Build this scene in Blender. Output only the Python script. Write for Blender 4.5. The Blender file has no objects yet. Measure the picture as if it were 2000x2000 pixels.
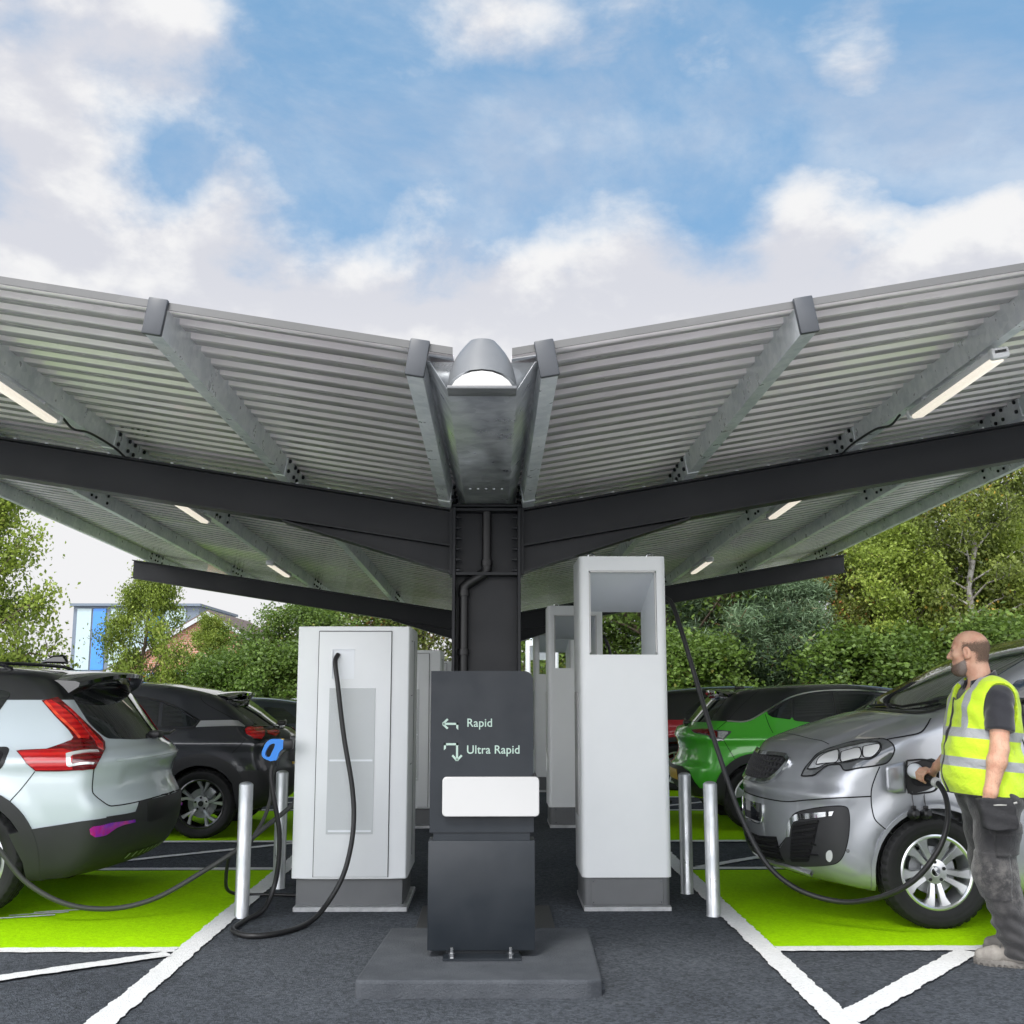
import bpy, bmesh, math, random, time
import numpy as np
from mathutils import Vector, Matrix, geometry
SC = bpy.context.scene
COL = SC.collection
R = math.radians
# ------------------------------------------------------------------ camera
CAM_POS = (0.0, 0.0, 1.45)
cam_d = bpy.data.cameras.new('camera'); cam = bpy.data.objects.new('camera', cam_d); COL.objects.link(cam)
cam_d.sensor_width = 36; cam_d.lens = 39.06; cam_d.clip_start = 0.05; cam_d.clip_end = 2000
cam.location = CAM_POS
cam.rotation_euler = (R(90 + 9.162), 0, R(-0.912))
SC.camera = cam
SC.render.resolution_x = SC.render.resolution_y = 1024
SC.view_settings.view_transform = 'Standard'; SC.view_settings.look = 'None'
SC.view_settings.exposure = 1.28; SC.view_settings.gamma = 1.0
SC.view_settings.use_curve_mapping = False
SC.cycles.use_denoising = True
SC.cycles.max_bounces = 7; SC.cycles.diffuse_bounces = 4; SC.cycles.glossy_bounces = 4
SC.cycles.transmission_bounces = 4; SC.cycles.transparent_max_bounces = 8
SC.cycles.sample_clamp_indirect = 6.0
SC.cycles.caustics_reflective = False; SC.cycles.caustics_refractive = False
# ------------------------------------------------------------------ node helper
class NT:
    def __init__(s, tree): s.t = tree; s.n = tree.nodes; s.l = tree.links
    def node(s, kind, **kw):
        n = s.n.new(kind)
        for k, v in kw.items():
            if k == 'inp':
                for a, b in v.items():
                    if hasattr(b, 'is_output'): s.l.new(b, n.inputs[a])
                    else: n.inputs[a].default_value = b
            else: setattr(n, k, v)
        return n
    def math(s, op, a, b=0.0, clamp=False):
        return s.node('ShaderNodeMath', operation=op, use_clamp=clamp, inp={0: a, 1: b}).outputs[0]
    def vmath(s, op, a, b=(0, 0, 0), out=0):
        return s.node('ShaderNodeVectorMath', operation=op, inp={0: a, 1: b}).outputs[out]
    def rng(s, v, a, b, c=0.0, d=1.0, smooth=True):
        return s.node('ShaderNodeMapRange', interpolation_type='SMOOTHSTEP' if smooth else 'LINEAR', clamp=True,
                      inp={0: v, 1: a, 2: b, 3: c, 4: d}).outputs[0]
    def noise(s, vec, scale, detail=4.0, rough=0.5, dist=0.0):
        return s.node('ShaderNodeTexNoise', inp={'Vector': vec, 'Scale': scale, 'Detail': detail, 'Roughness': rough, 'Distortion': dist}).outputs[0]
    def mix(s, f, a, b):
        n = s.node('ShaderNodeMix', data_type='RGBA', inp={0: f})
        for i, v in ((6, a), (7, b)):
            if hasattr(v, 'is_output'): s.l.new(v, n.inputs[i])
            else: n.inputs[i].default_value = (*v[:3], 1)
        return n.outputs[2]
# ------------------------------------------------------------------ world sky with clouds
SUN_EL, SUN_AZ = 50.0, 205.0     # azimuth clockwise from +y: the sun stands behind the camera, to its left
W = bpy.data.worlds.new('World'); SC.world = W; W.use_nodes = True
t = NT(W.node_tree); t.n.clear()
out = t.node('ShaderNodeOutputWorld'); bg = t.node('ShaderNodeBackground'); t.l.new(bg.outputs[0], out.inputs[0])
bg.inputs[1].default_value = 0.105
sky = t.node('ShaderNodeTexSky', sky_type='NISHITA', sun_disc=False, sun_elevation=R(SUN_EL), sun_rotation=R(SUN_AZ))
sky.altitude = 50; sky.air_density = 1.0; sky.dust_density = 0.6; sky.ozone_density = 1.5
tc = t.node('ShaderNodeTexCoord'); D = tc.outputs['Generated']
sep = t.node('ShaderNodeSeparateXYZ', inp={0: D})
st = t.vmath('MULTIPLY', D, (1.0, 1.0, 1.55))
n1 = t.noise(st, 5.4, 12.0, 0.57, 0.15)
n2 = t.noise(t.vmath('ADD', st, (3.1, 1.7, 0.4)), 11.0, 6.0, 0.6)
dens = t.math('ADD', t.math('MULTIPLY', n1, 0.8), t.math('MULTIPLY', n2, 0.2))
def sky_dir(az, el):
    a, e = R(az), R(el); return (math.sin(a) * math.cos(e), math.cos(a) * math.cos(e), math.sin(e))
# cloud masses by compass direction (deg right of straight ahead), elevation, angular radius (deg), weight
bias = t.rng(sep.outputs[2], math.sin(R(17.5)), math.sin(R(24)), 0.42, -0.03)
for az, el, rad, amp in ((-22.8, 29.5, 9, 0.3), (-17.1, 31.1, 5, 0.2), (-23.9, 24.9, 6, 0.26), (-14.9, 23.8, 5.5, 0.26), (-22.0, 21.5, 8, 0.3), (2.3, 22.9, 3.5, 0.16), (7.8, 21.5, 4.5, 0.2), (16.7, 22.8, 4.5, 0.3), (26.0, 22.1, 4.5, 0.26), (0.9, 33.5, 4, 0.12), (10.9, 32.4, 5, 0.13), (18.9, 30.6, 5, 0.14), (20.5, 26.8, 5, 0.14), (6.0, 30.2, 3.5, 0.1), (-5.3, 28.3, 3, 0.09), (-5.8, 24.7, 2.5, 0.06), (-7.5, 26.6, 5, -0.14), (0.9, 27.5, 6, -0.18), (11.5, 25.9, 5, -0.16), (-9.3, 31.1, 4, -0.08), (23.8, 24.7, 3.5, -0.12), (-17.3, 25.2, 2.5, -0.1), (-4.2, 31.1, 4, -0.12)):
    d = t.vmath('DISTANCE', D, sky_dir(az, el), out=1)
    bias = t.math('ADD', bias, t.rng(d, 0.0, 2 * math.sin(R(rad) / 2), amp * (0.62 if amp > 0.15 else 0.95), 0.0))
# more cloud round the sky that the picture does not show, lighter overhead
bias = t.math('ADD', bias, t.rng(sep.outputs[1], 0.55, -0.1, 0.0, 0.10))
m = t.rng(t.math('ADD', dens, bias), 0.475, 0.735)
veil = t.rng(t.noise(t.vmath('ADD', st, (5.0, 2.0, 1.0)), 3.1, 10.0, 0.62, 0.3), 0.40, 0.72, 0.0, 0.5)
m = t.math('MAXIMUM', m, veil)
n1b = t.noise(t.vmath('ADD', st, (0.0, 0.0, 0.07)), 5.4, 8.0, 0.57, 0.15)
shade = t.rng(t.math('SUBTRACT', n1, n1b), -0.07, 0.12)
ccol = t.mix(shade, (2.75, 2.8, 3.05), (3.6, 3.6, 3.63))
hz = t.rng(sep.outputs[2], 0.20, 0.36, 1.0, 0.0)
ccol = t.mix(hz, ccol, (3.5, 3.5, 3.56))
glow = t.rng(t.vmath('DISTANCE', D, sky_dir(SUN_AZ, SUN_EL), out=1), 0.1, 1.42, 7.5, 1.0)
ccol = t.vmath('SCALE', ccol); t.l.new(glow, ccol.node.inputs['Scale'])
blue = t.mix(0.5, t.vmath('MULTIPLY', sky.outputs[0], (0.46, 0.46, 0.46)), (1.2, 2.45, 3.9))
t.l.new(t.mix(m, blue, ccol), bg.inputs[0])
# ------------------------------------------------------------------ sun through thin cloud
sd = bpy.data.lights.new('sun', 'SUN'); sun = bpy.data.objects.new('sun', sd); COL.objects.link(sun)
sd.energy = 1.25; sd.angle = R(14); sd.color = (1.0, 0.96, 0.9)
to_sun = Vector(sky_dir(SUN_AZ, SUN_EL)); sun.location = to_sun * 60
sun.rotation_euler = to_sun.to_track_quat('Z', 'Y').to_euler()
# ------------------------------------------------------------------ materials
def mat(name, col, rough=0.5, metal=0.0, coat=0.0, spec=0.5, var=None, bump=None, emit=None, rvar=None, alpha=None, trans=0.0, sheen=0.0, sss=0.0):
    """var=(scale, amount, colour) mottles the base colour; bump=(scale, strength, distance); rvar=(scale, lo, hi) roughness"""
    m = bpy.data.materials.new(name); m.use_nodes = True
    t = NT(m.node_tree); b = t.n['Principled BSDF']
    b.inputs['Base Color'].default_value = (*col, 1); b.inputs['Roughness'].default_value = rough
    b.inputs['Metallic'].default_value = metal; b.inputs['Specular IOR Level'].default_value = spec
    b.inputs['Coat Weight'].default_value = coat; b.inputs['Coat Roughness'].default_value = 0.03
    b.inputs['Transmission Weight'].default_value = trans
    b.inputs['Sheen Weight'].default_value = sheen
    if sss: b.inputs['Subsurface Weight'].default_value = sss; b.inputs['Subsurface Radius'].default_value = (0.012, 0.005, 0.003); b.inputs['Subsurface Scale'].default_value = 0.6
    P = t.node('ShaderNodeTexCoord').outputs['Object']
    if var:
        f = t.rng(t.noise(P, var[0], 6, 0.6), 0.3, 0.7, 0, var[1])
        t.l.new(t.mix(f, col, var[2]), b.inputs['Base Color'])
    if rvar: t.l.new(t.rng(t.noise(P, rvar[0], 5, 0.6), 0.3, 0.7, rvar[1], rvar[2]), b.inputs['Roughness'])
    if bump:
        bn = t.node('ShaderNodeBump', inp={'Height': t.noise(P, bump[0], 5, 0.6), 'Strength': bump[1], 'Distance': bump[2]})
        t.l.new(bn.outputs[0], b.inputs['Normal'])
    if emit: b.inputs['Emission Color'].default_value = (*emit[:3], 1); b.inputs['Emission Strength'].default_value = emit[3]
    return m
M = {}
def addm(key, *a, **k): M[key] = mat(key, *a, **k); return M[key]
addm('white_powder', (0.70, 0.72, 0.73), 0.42, var=(1.6, 0.35, (0.60, 0.625, 0.64)), bump=(420, 0.05, 0.001))
addm('white_gloss', (0.47, 0.47, 0.465), 0.3, coat=0.2, var=(3, 0.3, (0.44, 0.44, 0.435)))
addm('inner_panel', (0.72, 0.75, 0.78), 0.35, var=(2, 0.3, (0.66, 0.69, 0.73)))
addm('plinth_grey', (0.12, 0.125, 0.13), 0.45, var=(4, 0.4, (0.09, 0.095, 0.10)))
addm('galv_plate', (0.5, 0.51, 0.52), 0.5, 0.7, var=(18, 0.7, (0.33, 0.34, 0.35)), rvar=(20, 0.35, 0.65))
addm('seam_dark', (0.010, 0.010, 0.011), 0.7, spec=0.2)
addm('anthracite', (0.013, 0.0165, 0.021), 0.4, spec=0.3, var=(3.5, 0.5, (0.020, 0.0245, 0.030)), rvar=(5, 0.3, 0.52))
addm('mint_ink', (0.34, 0.45, 0.39), 0.5)
addm('cap_grey', (0.042, 0.046, 0.053), 0.42, var=(5, 0.4, (0.055, 0.06, 0.068)))
addm('steel_dark', (0.0075, 0.0088, 0.0115), 0.42, 0.0, spec=0.28, var=(6, 0.2, (0.012, 0.0135, 0.0165)), bump=(160, 0.12, 0.002), rvar=(3, 0.38, 0.46))
addm('rubber', (0.009, 0.009, 0.010), 0.6, spec=0.3, var=(20, 0.4, (0.017, 0.017, 0.017)))
addm('cable_black', (0.011, 0.011, 0.012), 0.45, spec=0.4, var=(9, 0.5, (0.022, 0.022, 0.022)))
addm('cable_grey', (0.045, 0.046, 0.045), 0.5, var=(9, 0.5, (0.05, 0.05, 0.05)))
addm('plastic_black', (0.008, 0.008, 0.009), 0.4, spec=0.4, var=(14, 0.4, (0.014, 0.014, 0.015)))
addm('cladding', (0.025, 0.025, 0.0275), 0.5, spec=0.4, var=(8, 0.35, (0.032, 0.032, 0.035)), bump=(700, 0.08, 0.001))
addm('gloss_black', (0.006, 0.006, 0.008), 0.08, coat=1.0)
addm('glass_dark', (0.010, 0.012, 0.013), 0.02, coat=0.3, spec=0.7)
addm('chrome', (0.82, 0.83, 0.84), 0.08, 1.0)
addm('alloy', (0.62, 0.63, 0.65), 0.28, 0.85, coat=0.4)
addm('alloy_dark', (0.03, 0.03, 0.033), 0.25, 0.4, coat=0.6)
addm('blue_plastic', (0.01, 0.21, 0.72), 0.35)
addm('batten_lens', (0.5, 0.49, 0.47), 0.3, emit=(1.0, 0.90, 0.76, 0.33))
addm('flood_lens', (0.7, 0.7, 0.7), 0.15, emit=(1.0, 0.98, 0.96, 0.32))
addm('lamp_grey', (0.62, 0.63, 0.64), 0.4)
addm('flood_grey', (0.12, 0.125, 0.13), 0.42, var=(5, 0.4, (0.16, 0.165, 0.17)))
def galv(name, lo, hi, scale=22, metal=0.75, stretch=(1, 1, 1)):
    m = mat(name, hi, 0.4, metal); t = NT(m.node_tree); b = t.n['Principled BSDF']
    P = t.vmath('MULTIPLY', t.node('ShaderNodeTexCoord').outputs['Object'], stretch)
    v = t.node('ShaderNodeTexVoronoi', inp={'Vector': P, 'Scale': scale, 'Randomness': 1.0})
    sp = t.rng(t.node('ShaderNodeSeparateColor', inp={0: v.outputs['Color']}).outputs[0], 0, 1)
    big = t.rng(t.noise(P, scale * 0.12, 6, 0.62), 0.32, 0.68)
    f = t.math('ADD', t.math('MULTIPLY', sp, 0.35), t.math('MULTIPLY', big, 0.65))
    t.l.new(t.mix(f, lo, hi), b.inputs['Base Color'])
    t.l.new(t.rng(t.noise(P, scale * 0.4, 5, 0.6), 0.3, 0.7, 0.26, 0.5), b.inputs['Roughness'])
    M[name] = m
galv('galv', (0.55, 0.585, 0.62), (0.80, 0.82, 0.84), 24, 0.45)
galv('galv_dark', (0.30, 0.315, 0.33), (0.50, 0.515, 0.53), 16)
galv('bollard_galv', (0.40, 0.42, 0.44), (0.56, 0.575, 0.59), 30, 0.7, (1, 1, 0.5))
def deck_mat():
    m = mat('deck_sheet', (0.80, 0.76, 0.745), 0.3, 0.0, spec=0.5, coat=0.75); m.node_tree.nodes['Principled BSDF'].inputs['Coat IOR'].default_value = 1.7; m.node_tree.nodes['Principled BSDF'].inputs['Coat Roughness'].default_value = 0.09; t = NT(m.node_tree); b = t.n['Principled BSDF']; P = t.node('ShaderNodeTexCoord').outputs['Object']
    t.l.new(t.mix(t.rng(t.noise(P, 1.1, 6, 0.6), 0.3, 0.7), (0.85, 0.79, 0.80), (0.91, 0.85, 0.86)), b.inputs['Base Color'])
    t.l.new(t.rng(t.noise(t.vmath('MULTIPLY', P, (0.5, 3, 1)), 2.0, 5, 0.6), 0.3, 0.7, 0.16, 0.34), b.inputs['Roughness'])
    t.l.new(t.node('ShaderNodeBump', inp={'Height': t.noise(t.vmath('MULTIPLY', P, (0.35, 1.6, 1)), 2.6, 3, 0.5), 'Strength': 0.18, 'Distance': 0.02}).outputs[0], b.inputs['Normal']); M['deck_sheet'] = m
deck_mat()
galv('flashing', (0.09, 0.09, 0.088), (0.12, 0.119, 0.117), 3, 0.2)
def paint(name, col, metal=0.0, rough=0.35, flake=0.0):
    m = mat(name, col, rough, metal, coat=1.0); t = NT(m.node_tree); b = t.n['Principled BSDF']
    P = t.node('ShaderNodeTexCoord').outputs['Object']
    t.l.new(t.rng(t.noise(P, 2.0, 3), 0.3, 0.7, 0.02, 0.06), b.inputs['Coat Roughness'])
    M[name] = m
paint('paint_pale_blue', (0.55, 0.62, 0.65), 0.15, 0.4)
paint('paint_graphite', (0.028, 0.030, 0.036), 0.5, 0.35)
paint('paint_silver', (0.36, 0.373, 0.40), 0.6, 0.36)
paint('paint_green', (0.045, 0.33, 0.02), 0.25, 0.35)
paint('paint_red', (0.34, 0.008, 0.02), 0.2, 0.35)
paint('paint_dark_blue', (0.02, 0.025, 0.035), 0.4, 0.35)
def lamp_mat(name, col, dark, scale):
    m = mat(name, col, 0.12, coat=1.0); t = NT(m.node_tree); b = t.n['Principled BSDF']
    P = t.node('ShaderNodeTexCoord').outputs['Object']
    w = t.node('ShaderNodeTexWave', wave_type='BANDS', bands_direction='Z', inp={'Vector': P, 'Scale': scale, 'Distortion': 1.5, 'Detail': 2.0})
    t.l.new(t.mix(t.rng(w.outputs['Fac'], 0.2, 0.8), col, dark), b.inputs['Base Color'])
    t.l.new(t.node('ShaderNodeBump', inp={'Height': w.outputs['Fac'], 'Strength': 0.15, 'Distance': 0.004}).outputs[0], b.inputs['Normal'])
    M[name] = m
lamp_mat('lamp_red', (0.62, 0.012, 0.012), (0.40, 0.004, 0.008), 9)
lamp_mat('lamp_red_dark', (0.16, 0.003, 0.006), (0.09, 0.002, 0.004), 12)
lamp_mat('lamp_orange', (0.85, 0.08, 0.03), (0.7, 0.04, 0.02), 6)
addm('lamp_clear', (0.66, 0.68, 0.70), 0.1, 0.4, coat=1.0, var=(30, 0.9, (0.36, 0.37, 0.385)))
addm('lamp_chrome', (0.92, 0.93, 0.94), 0.18, 0.5, coat=1.0)
addm('lamp_smoke', (0.10, 0.105, 0.11), 0.05, 0.2, coat=1.0)
addm('reflector_purple', (0.48, 0.012, 0.15), 0.12, coat=1.0, var=(8, 1.0, (0.07, 0.03, 0.55)))
addm('plate_yellow', (0.65, 0.42, 0.03), 0.35)
# ------------------------------------------------------------------ object helpers
def tag(o, label=None, cat=None, group=None, kind=None):
    if label: o['label'] = label
    if cat: o['category'] = cat
    if group: o['group'] = group
    if kind: o['kind'] = kind
    return o
def empty(name, label, cat, loc=(0, 0, 0), rz=0.0, group=None):
    o = bpy.data.objects.new(name, None); COL.objects.link(o); o.location = loc; o.rotation_euler = (0, 0, rz)
    o.empty_display_size = 0.1
    return tag(o, label, cat, group)
def link(name, me, parent=None, m=None, smooth=None):
    o = bpy.data.objects.new(name, me); COL.objects.link(o)
    if parent is not None: o.parent = parent
    if m is not None: me.materials.append(M[m] if isinstance(m, str) else m)
    if smooth is not None:
        me.polygons.foreach_set('use_smooth', [True] * len(me.polygons))
        if smooth < 179: me.set_sharp_from_angle(angle=R(smooth))
    return o
def pydata(V, Fc):
    me = bpy.data.meshes.new('mesh'); me.from_pydata([tuple(map(float, v)) for v in V], [], [tuple(map(int, f)) for f in Fc]); me.update(); return me
def npmesh(V, Q):
    """quads only, fast"""
    V = np.asarray(V, np.float32); Q = np.asarray(Q, np.int32)
    me = bpy.data.meshes.new('mesh'); me.vertices.add(len(V)); me.vertices.foreach_set('co', V.ravel())
    k = Q.shape[1]
    me.loops.add(Q.size); me.loops.foreach_set('vertex_index', Q.ravel())
    me.polygons.add(len(Q)); me.polygons.foreach_set('loop_start', np.arange(0, Q.size, k, dtype=np.int32)); me.polygons.foreach_set('loop_total', np.full(len(Q), k, np.int32))
    me.update(calc_edges=True); me.validate(); return me
class MB:
    """collects shapes into one mesh"""
    def __init__(s): s.b = bmesh.new()
    def box(s, c, d, rot=None, bev=0.0, seg=2):
        r = bmesh.ops.create_cube(s.b, size=1.0); vs = r['verts']
        bmesh.ops.scale(s.b, vec=d, verts=vs)
        if bev > 0:
            es = list({e for v in vs for e in v.link_edges})
            q = bmesh.ops.bevel(s.b, geom=es, offset=bev, segments=seg, affect='EDGES', profile=0.5)
            vs = list({v for f in q['faces'] for v in f.verts} | {v for v in vs if v.is_valid})
        if rot is not None: bmesh.ops.rotate(s.b, cent=(0, 0, 0), matrix=rot if isinstance(rot, Matrix) else Matrix.Rotation(rot[0], 3, rot[1]), verts=vs)
        bmesh.ops.translate(s.b, vec=c, verts=vs); return vs
    def tube(s, pts, r, n=10, caps=True):
        P = [Vector(p) for p in pts]; rs = r if isinstance(r, (list, tuple)) else [r] * len(P)
        rings = []; up = None
        for i, p in enumerate(P):
            d = (P[min(i + 1, len(P) - 1)] - P[max(i - 1, 0)]).normalized()
            if up is None: up = d.orthogonal().normalized()
            up = (up - d * up.dot(d)); up = up.normalized() if up.length > 1e-6 else d.orthogonal().normalized()
            sd = d.cross(up)
            rings.append([s.b.verts.new(p + (up * math.cos(2 * math.pi * k / n) + sd * math.sin(2 * math.pi * k / n)) * rs[i]) for k in range(n)])
        for a, b in zip(rings, rings[1:]):
            for k in range(n): s.b.faces.new((a[k], a[(k + 1) % n], b[(k + 1) % n], b[k]))
        if caps: s.b.faces.new(list(reversed(rings[0]))); s.b.faces.new(rings[-1])
        return s
    def lathe(s, prof, n=48, M4=None, closed=False, caps=True):
        """prof: (radius, height) round local z"""
        rings = []
        for r, h in prof:
            rings.append([s.b.verts.new((M4 @ Vector((r * math.cos(a), r * math.sin(a), h))) if M4 else Vector((r * math.cos(a), r * math.sin(a), h))) for a in (2 * math.pi * k / n for k in range(n))])
        pr = list(zip(rings, rings[1:])) + ([(rings[-1], rings[0])] if closed else [])
        for a, b in pr:
            for k in range(n): s.b.faces.new((a[k], a[(k + 1) % n], b[(k + 1) % n], b[k]))
        if not closed and caps:
            if prof[0][0] > 1e-5: s.b.faces.new(list(reversed(rings[0])))
            if prof[-1][0] > 1e-5: s.b.faces.new(rings[-1])
        return s
    def prism(s, poly, a, b, axis='y'):
        """poly: 2D outline; axis is the extrusion direction"""
        def f(p, q): return {'y': (p[0], q, p[1]), 'x': (q, p[0], p[1]), 'z': (p[0], p[1], q)}[axis]
        A = [s.b.verts.new(f(p, a)) for p in poly]; B = [s.b.verts.new(f(p, b)) for p in poly]; n = len(poly)
        for k in range(n): s.b.faces.new((A[k], A[(k + 1) % n], B[(k + 1) % n], B[k]))
        s.b.faces.new(list(reversed(A))); s.b.faces.new(B)
        return A + B
    def faces(s, V, Fc):
        vs = [s.b.verts.new(v) for v in V]
        for f in Fc: s.b.faces.new([vs[i] for i in f])
        return vs
    def xform(s, m4): bmesh.ops.transform(s.b, matrix=m4, verts=s.b.verts[:]); return s
    def done(s, name, m, parent=None, smooth=35, loc=None):
        bmesh.ops.remove_doubles(s.b, verts=s.b.verts[:], dist=1e-5)
        bmesh.ops.recalc_face_normals(s.b, faces=s.b.faces[:])
        me = bpy.data.meshes.new(name); s.b.to_mesh(me); s.b.free()
        o = link(name, me, parent, m, smooth)
        if loc is not None: o.location = loc
        return o
def rrect(x0, x1, y0, y1, r, n=5, corners=(1, 1, 1, 1)):
    """rounded rectangle; corners: (x1y1, x0y1, x0y0, x1y0)"""
    out = []
    for i, (cx, cy, a0) in enumerate(((x1 - r, y1 - r, 0), (x0 + r, y1 - r, 90), (x0 + r, y0 + r, 180), (x1 - r, y0 + r, 270))):
        if corners[i]:
            for k in range(n + 1):
                a = R(a0 + 90 * k / n); out.append((cx + r * math.cos(a), cy + r * math.sin(a)))
        else: out.append(((x1, y1), (x0, y1), (x0, y0), (x1, y0))[i])
    return out
def spline(pts, n=12, closed=False):
    """Catmull-Rom through points of any dimension"""
    P = [np.array(p, float) for p in pts]; N = len(P); out = []
    seg = N if closed else N - 1
    for i in range(seg):
        if closed: a, b, c, d = P[(i - 1) % N], P[i], P[(i + 1) % N], P[(i + 2) % N]
        else:
            b, c = P[i], P[i + 1]; a = P[i - 1] if i else 2 * b - c; d = P[i + 2] if i + 2 < N else 2 * c - b
        for k in range(n):
            s = k / n
            out.append(0.5 * ((2 * b) + (c - a) * s + (2 * a - 5 * b + 4 * c - d) * s * s + (3 * b - a - 3 * c + d) * s ** 3))
    if not closed: out.append(P[-1])
    return out
def copy_tree(o, parent=None):
    c = o.copy(); COL.objects.link(c)
    if parent is not None: c.parent = parent
    for ch in list(o.children): copy_tree(ch, c)
    return c
# ================================================================== implicit shapes (numpy)
import numpy as np, math
def cr(pts, n=8, closed=False):
    P = [np.array(p, float) for p in pts]; N = len(P); out = []
    for i in range(N if closed else N - 1):
        if closed: a, b, c, d = P[(i - 1) % N], P[i], P[(i + 1) % N], P[(i + 2) % N]
        else:
            b, c = P[i], P[i + 1]; a = P[i - 1] if i else 2 * b - c; d = P[i + 2] if i + 2 < N else 2 * c - b
        # centripetal weighting keeps the curve from overshooting
        ta, tb, tg = [max(np.linalg.norm(q - p), 1e-6) ** 0.5 for p, q in ((a, b), (b, c), (c, d))]
        m1 = (c - b) + tb * ((b - a) / ta - (c - a) / (ta + tb)); m2 = (c - b) + tb * ((d - c) / tg - (d - b) / (tb + tg))
        for k in range(n):
            s = k / n; s2 = s * s; s3 = s2 * s
            out.append((2 * s3 - 3 * s2 + 1) * b + (s3 - 2 * s2 + s) * m1 + (-2 * s3 + 3 * s2) * c + (s3 - s2) * m2)
    if not closed: out.append(P[-1])
    return np.array(out)
def sd_poly(P, poly):
    A = poly; B = np.roll(poly, -1, 0); E = B - A; L = (E ** 2).sum(1) + 1e-12
    out = np.empty(len(P))
    for s in range(0, len(P), 20000):
        p = P[s:s + 20000]; w = p[:, None, :] - A[None]
        tt = np.clip((w * E).sum(2) / L, 0, 1); d = ((w - E * tt[..., None]) ** 2).sum(2).min(1)
        c = ((A[None, :, 1] <= p[:, None, 1]) != (B[None, :, 1] <= p[:, None, 1]))
        xi = A[None, :, 0] + (p[:, None, 1] - A[None, :, 1]) / np.where(np.abs(E[:, 1]) < 1e-12, 1e-12, E[:, 1])[None] * E[None, :, 0]
        ins = ((c & (p[:, None, 0] < xi)).sum(1) % 2) == 1
        out[s:s + 20000] = np.sqrt(d) * np.where(ins, -1, 1)
    return out
def smax(a, b, k): h = np.maximum(k - np.abs(a - b), 0) / k; return np.maximum(a, b) + h * h * k * 0.25
def smin(a, b, k): return -smax(-a, -b, k)
def sstep(x, a, b): t = np.clip((x - a) / (b - a), 0, 1); return t * t * (3 - 2 * t)
class CarShape:
    """body = side outline (bowed in plan) blended with a width that varies with height and length; wheel arches cut out"""
    def __init__(s, prof, wz, L, ends, k=0.07, arches=(), crown=0.035, taper=(0.06, 0.06), flare=0.0, bumps=None):
        s.poly = cr(prof, 7, True); z = cr(wz, 10); o = np.argsort(z[:, 0]); s.wz = z[o]
        s.L, s.ends, s.k, s.arches, s.crown, s.taper, s.flare, s.bumps = L, ends, k, arches, crown, taper, flare, bumps
        s.hw = s.wz[:, 1].max(); s.tab = None
        lo = s.poly.min(0) - 0.4; hi = s.poly.max(0) + 0.4; s.h = 0.012
        nx, ny = ((hi - lo) / s.h).astype(int) + 1; s.lo = lo
        X, Y = np.meshgrid(lo[0] + s.h * np.arange(nx), lo[1] + s.h * np.arange(ny), indexing='ij')
        s.tab = sd_poly(np.stack([X.ravel(), Y.ravel()], 1), s.poly).reshape(nx, ny)
    def side(s, u, z, fast):
        if not fast: return sd_poly(np.stack([u, z], 1), s.poly)
        x = np.clip((u - s.lo[0]) / s.h, 0, s.tab.shape[0] - 1.001); y = np.clip((z - s.lo[1]) / s.h, 0, s.tab.shape[1] - 1.001)
        i = x.astype(int); j = y.astype(int); a = x - i; b = y - j; T = s.tab
        return T[i, j] * (1 - a) * (1 - b) + T[i + 1, j] * a * (1 - b) + T[i, j + 1] * (1 - a) * b + T[i + 1, j + 1] * a * b
    def width(s, u, z):
        w = np.interp(z, s.wz[:, 0], s.wz[:, 1])
        w = w - s.taper[0] * np.clip((1.1 - u) / 1.1, 0, 1) ** 2 - s.taper[1] * np.clip((u - (s.L - 1.1)) / 1.1, 0, 1) ** 2
        if s.flare:
            for (au, az, ar) in s.arches:
                d = np.hypot(u - au, z - az); w = w + s.flare * sstep(-np.abs(d - ar - 0.03), -0.16, -0.03) * (z < 1.0)
        return w
    def F(s, p, fast=False, arch=True):
        u, v, z = p[:, 0], np.abs(p[:, 1]), p[:, 2]
        r = v / s.hw
        (c0, p0, l0), (c1, p1, l1) = s.ends
        ue = u - c0 * r ** p0 * (1 - sstep(u, l0 * 0.25, l0)) + c1 * r ** p1 * (1 - sstep(s.L - u, l1 * 0.25, l1))
        ze = z + s.crown * r ** 2 * sstep(z, 0.7, 1.0)
        a = s.side(ue, ze, fast); b = v - s.width(u, z)
        f = smax(a, b, s.k)
        if s.bumps is not None: f = f + s.bumps(u, p[:, 1], z)
        if arch:
            for (au, az, ar) in s.arches:
                d = np.hypot(u - au, z - az)
                f = np.maximum(f, -np.maximum(d - ar, (s.hw - 0.33) - v))
        return f
def grad(F, p, e=8e-4):
    g = np.empty_like(p)
    for a in range(3):
        d = np.zeros(3); d[a] = e; g[:, a] = (F(p + d) - F(p - d)) / (2 * e)
    return g
def newton(F, p, it=3, clampd=0.03):
    for _ in range(it):
        f = F(p); g = grad(F, p); n2 = (g ** 2).sum(1) + 1e-9
        st = g * (f / n2)[:, None]; l = np.linalg.norm(st, axis=1); st *= np.minimum(1, clampd / np.maximum(l, 1e-9))[:, None]
        p = p - st
    return p
def raycast(F, o, d, tmax=6.0, n=110):
    t = np.zeros(len(o)); best = np.full(len(o), 9.0); bt = t.copy()
    for _ in range(n):
        f = F(o + d * t[:, None]); m = np.abs(f) < best; best = np.where(m, np.abs(f), best); bt = np.where(m, t, bt)
        t = np.minimum(t + f * 0.75, tmax)
    return o + d * bt[:, None], best
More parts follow.
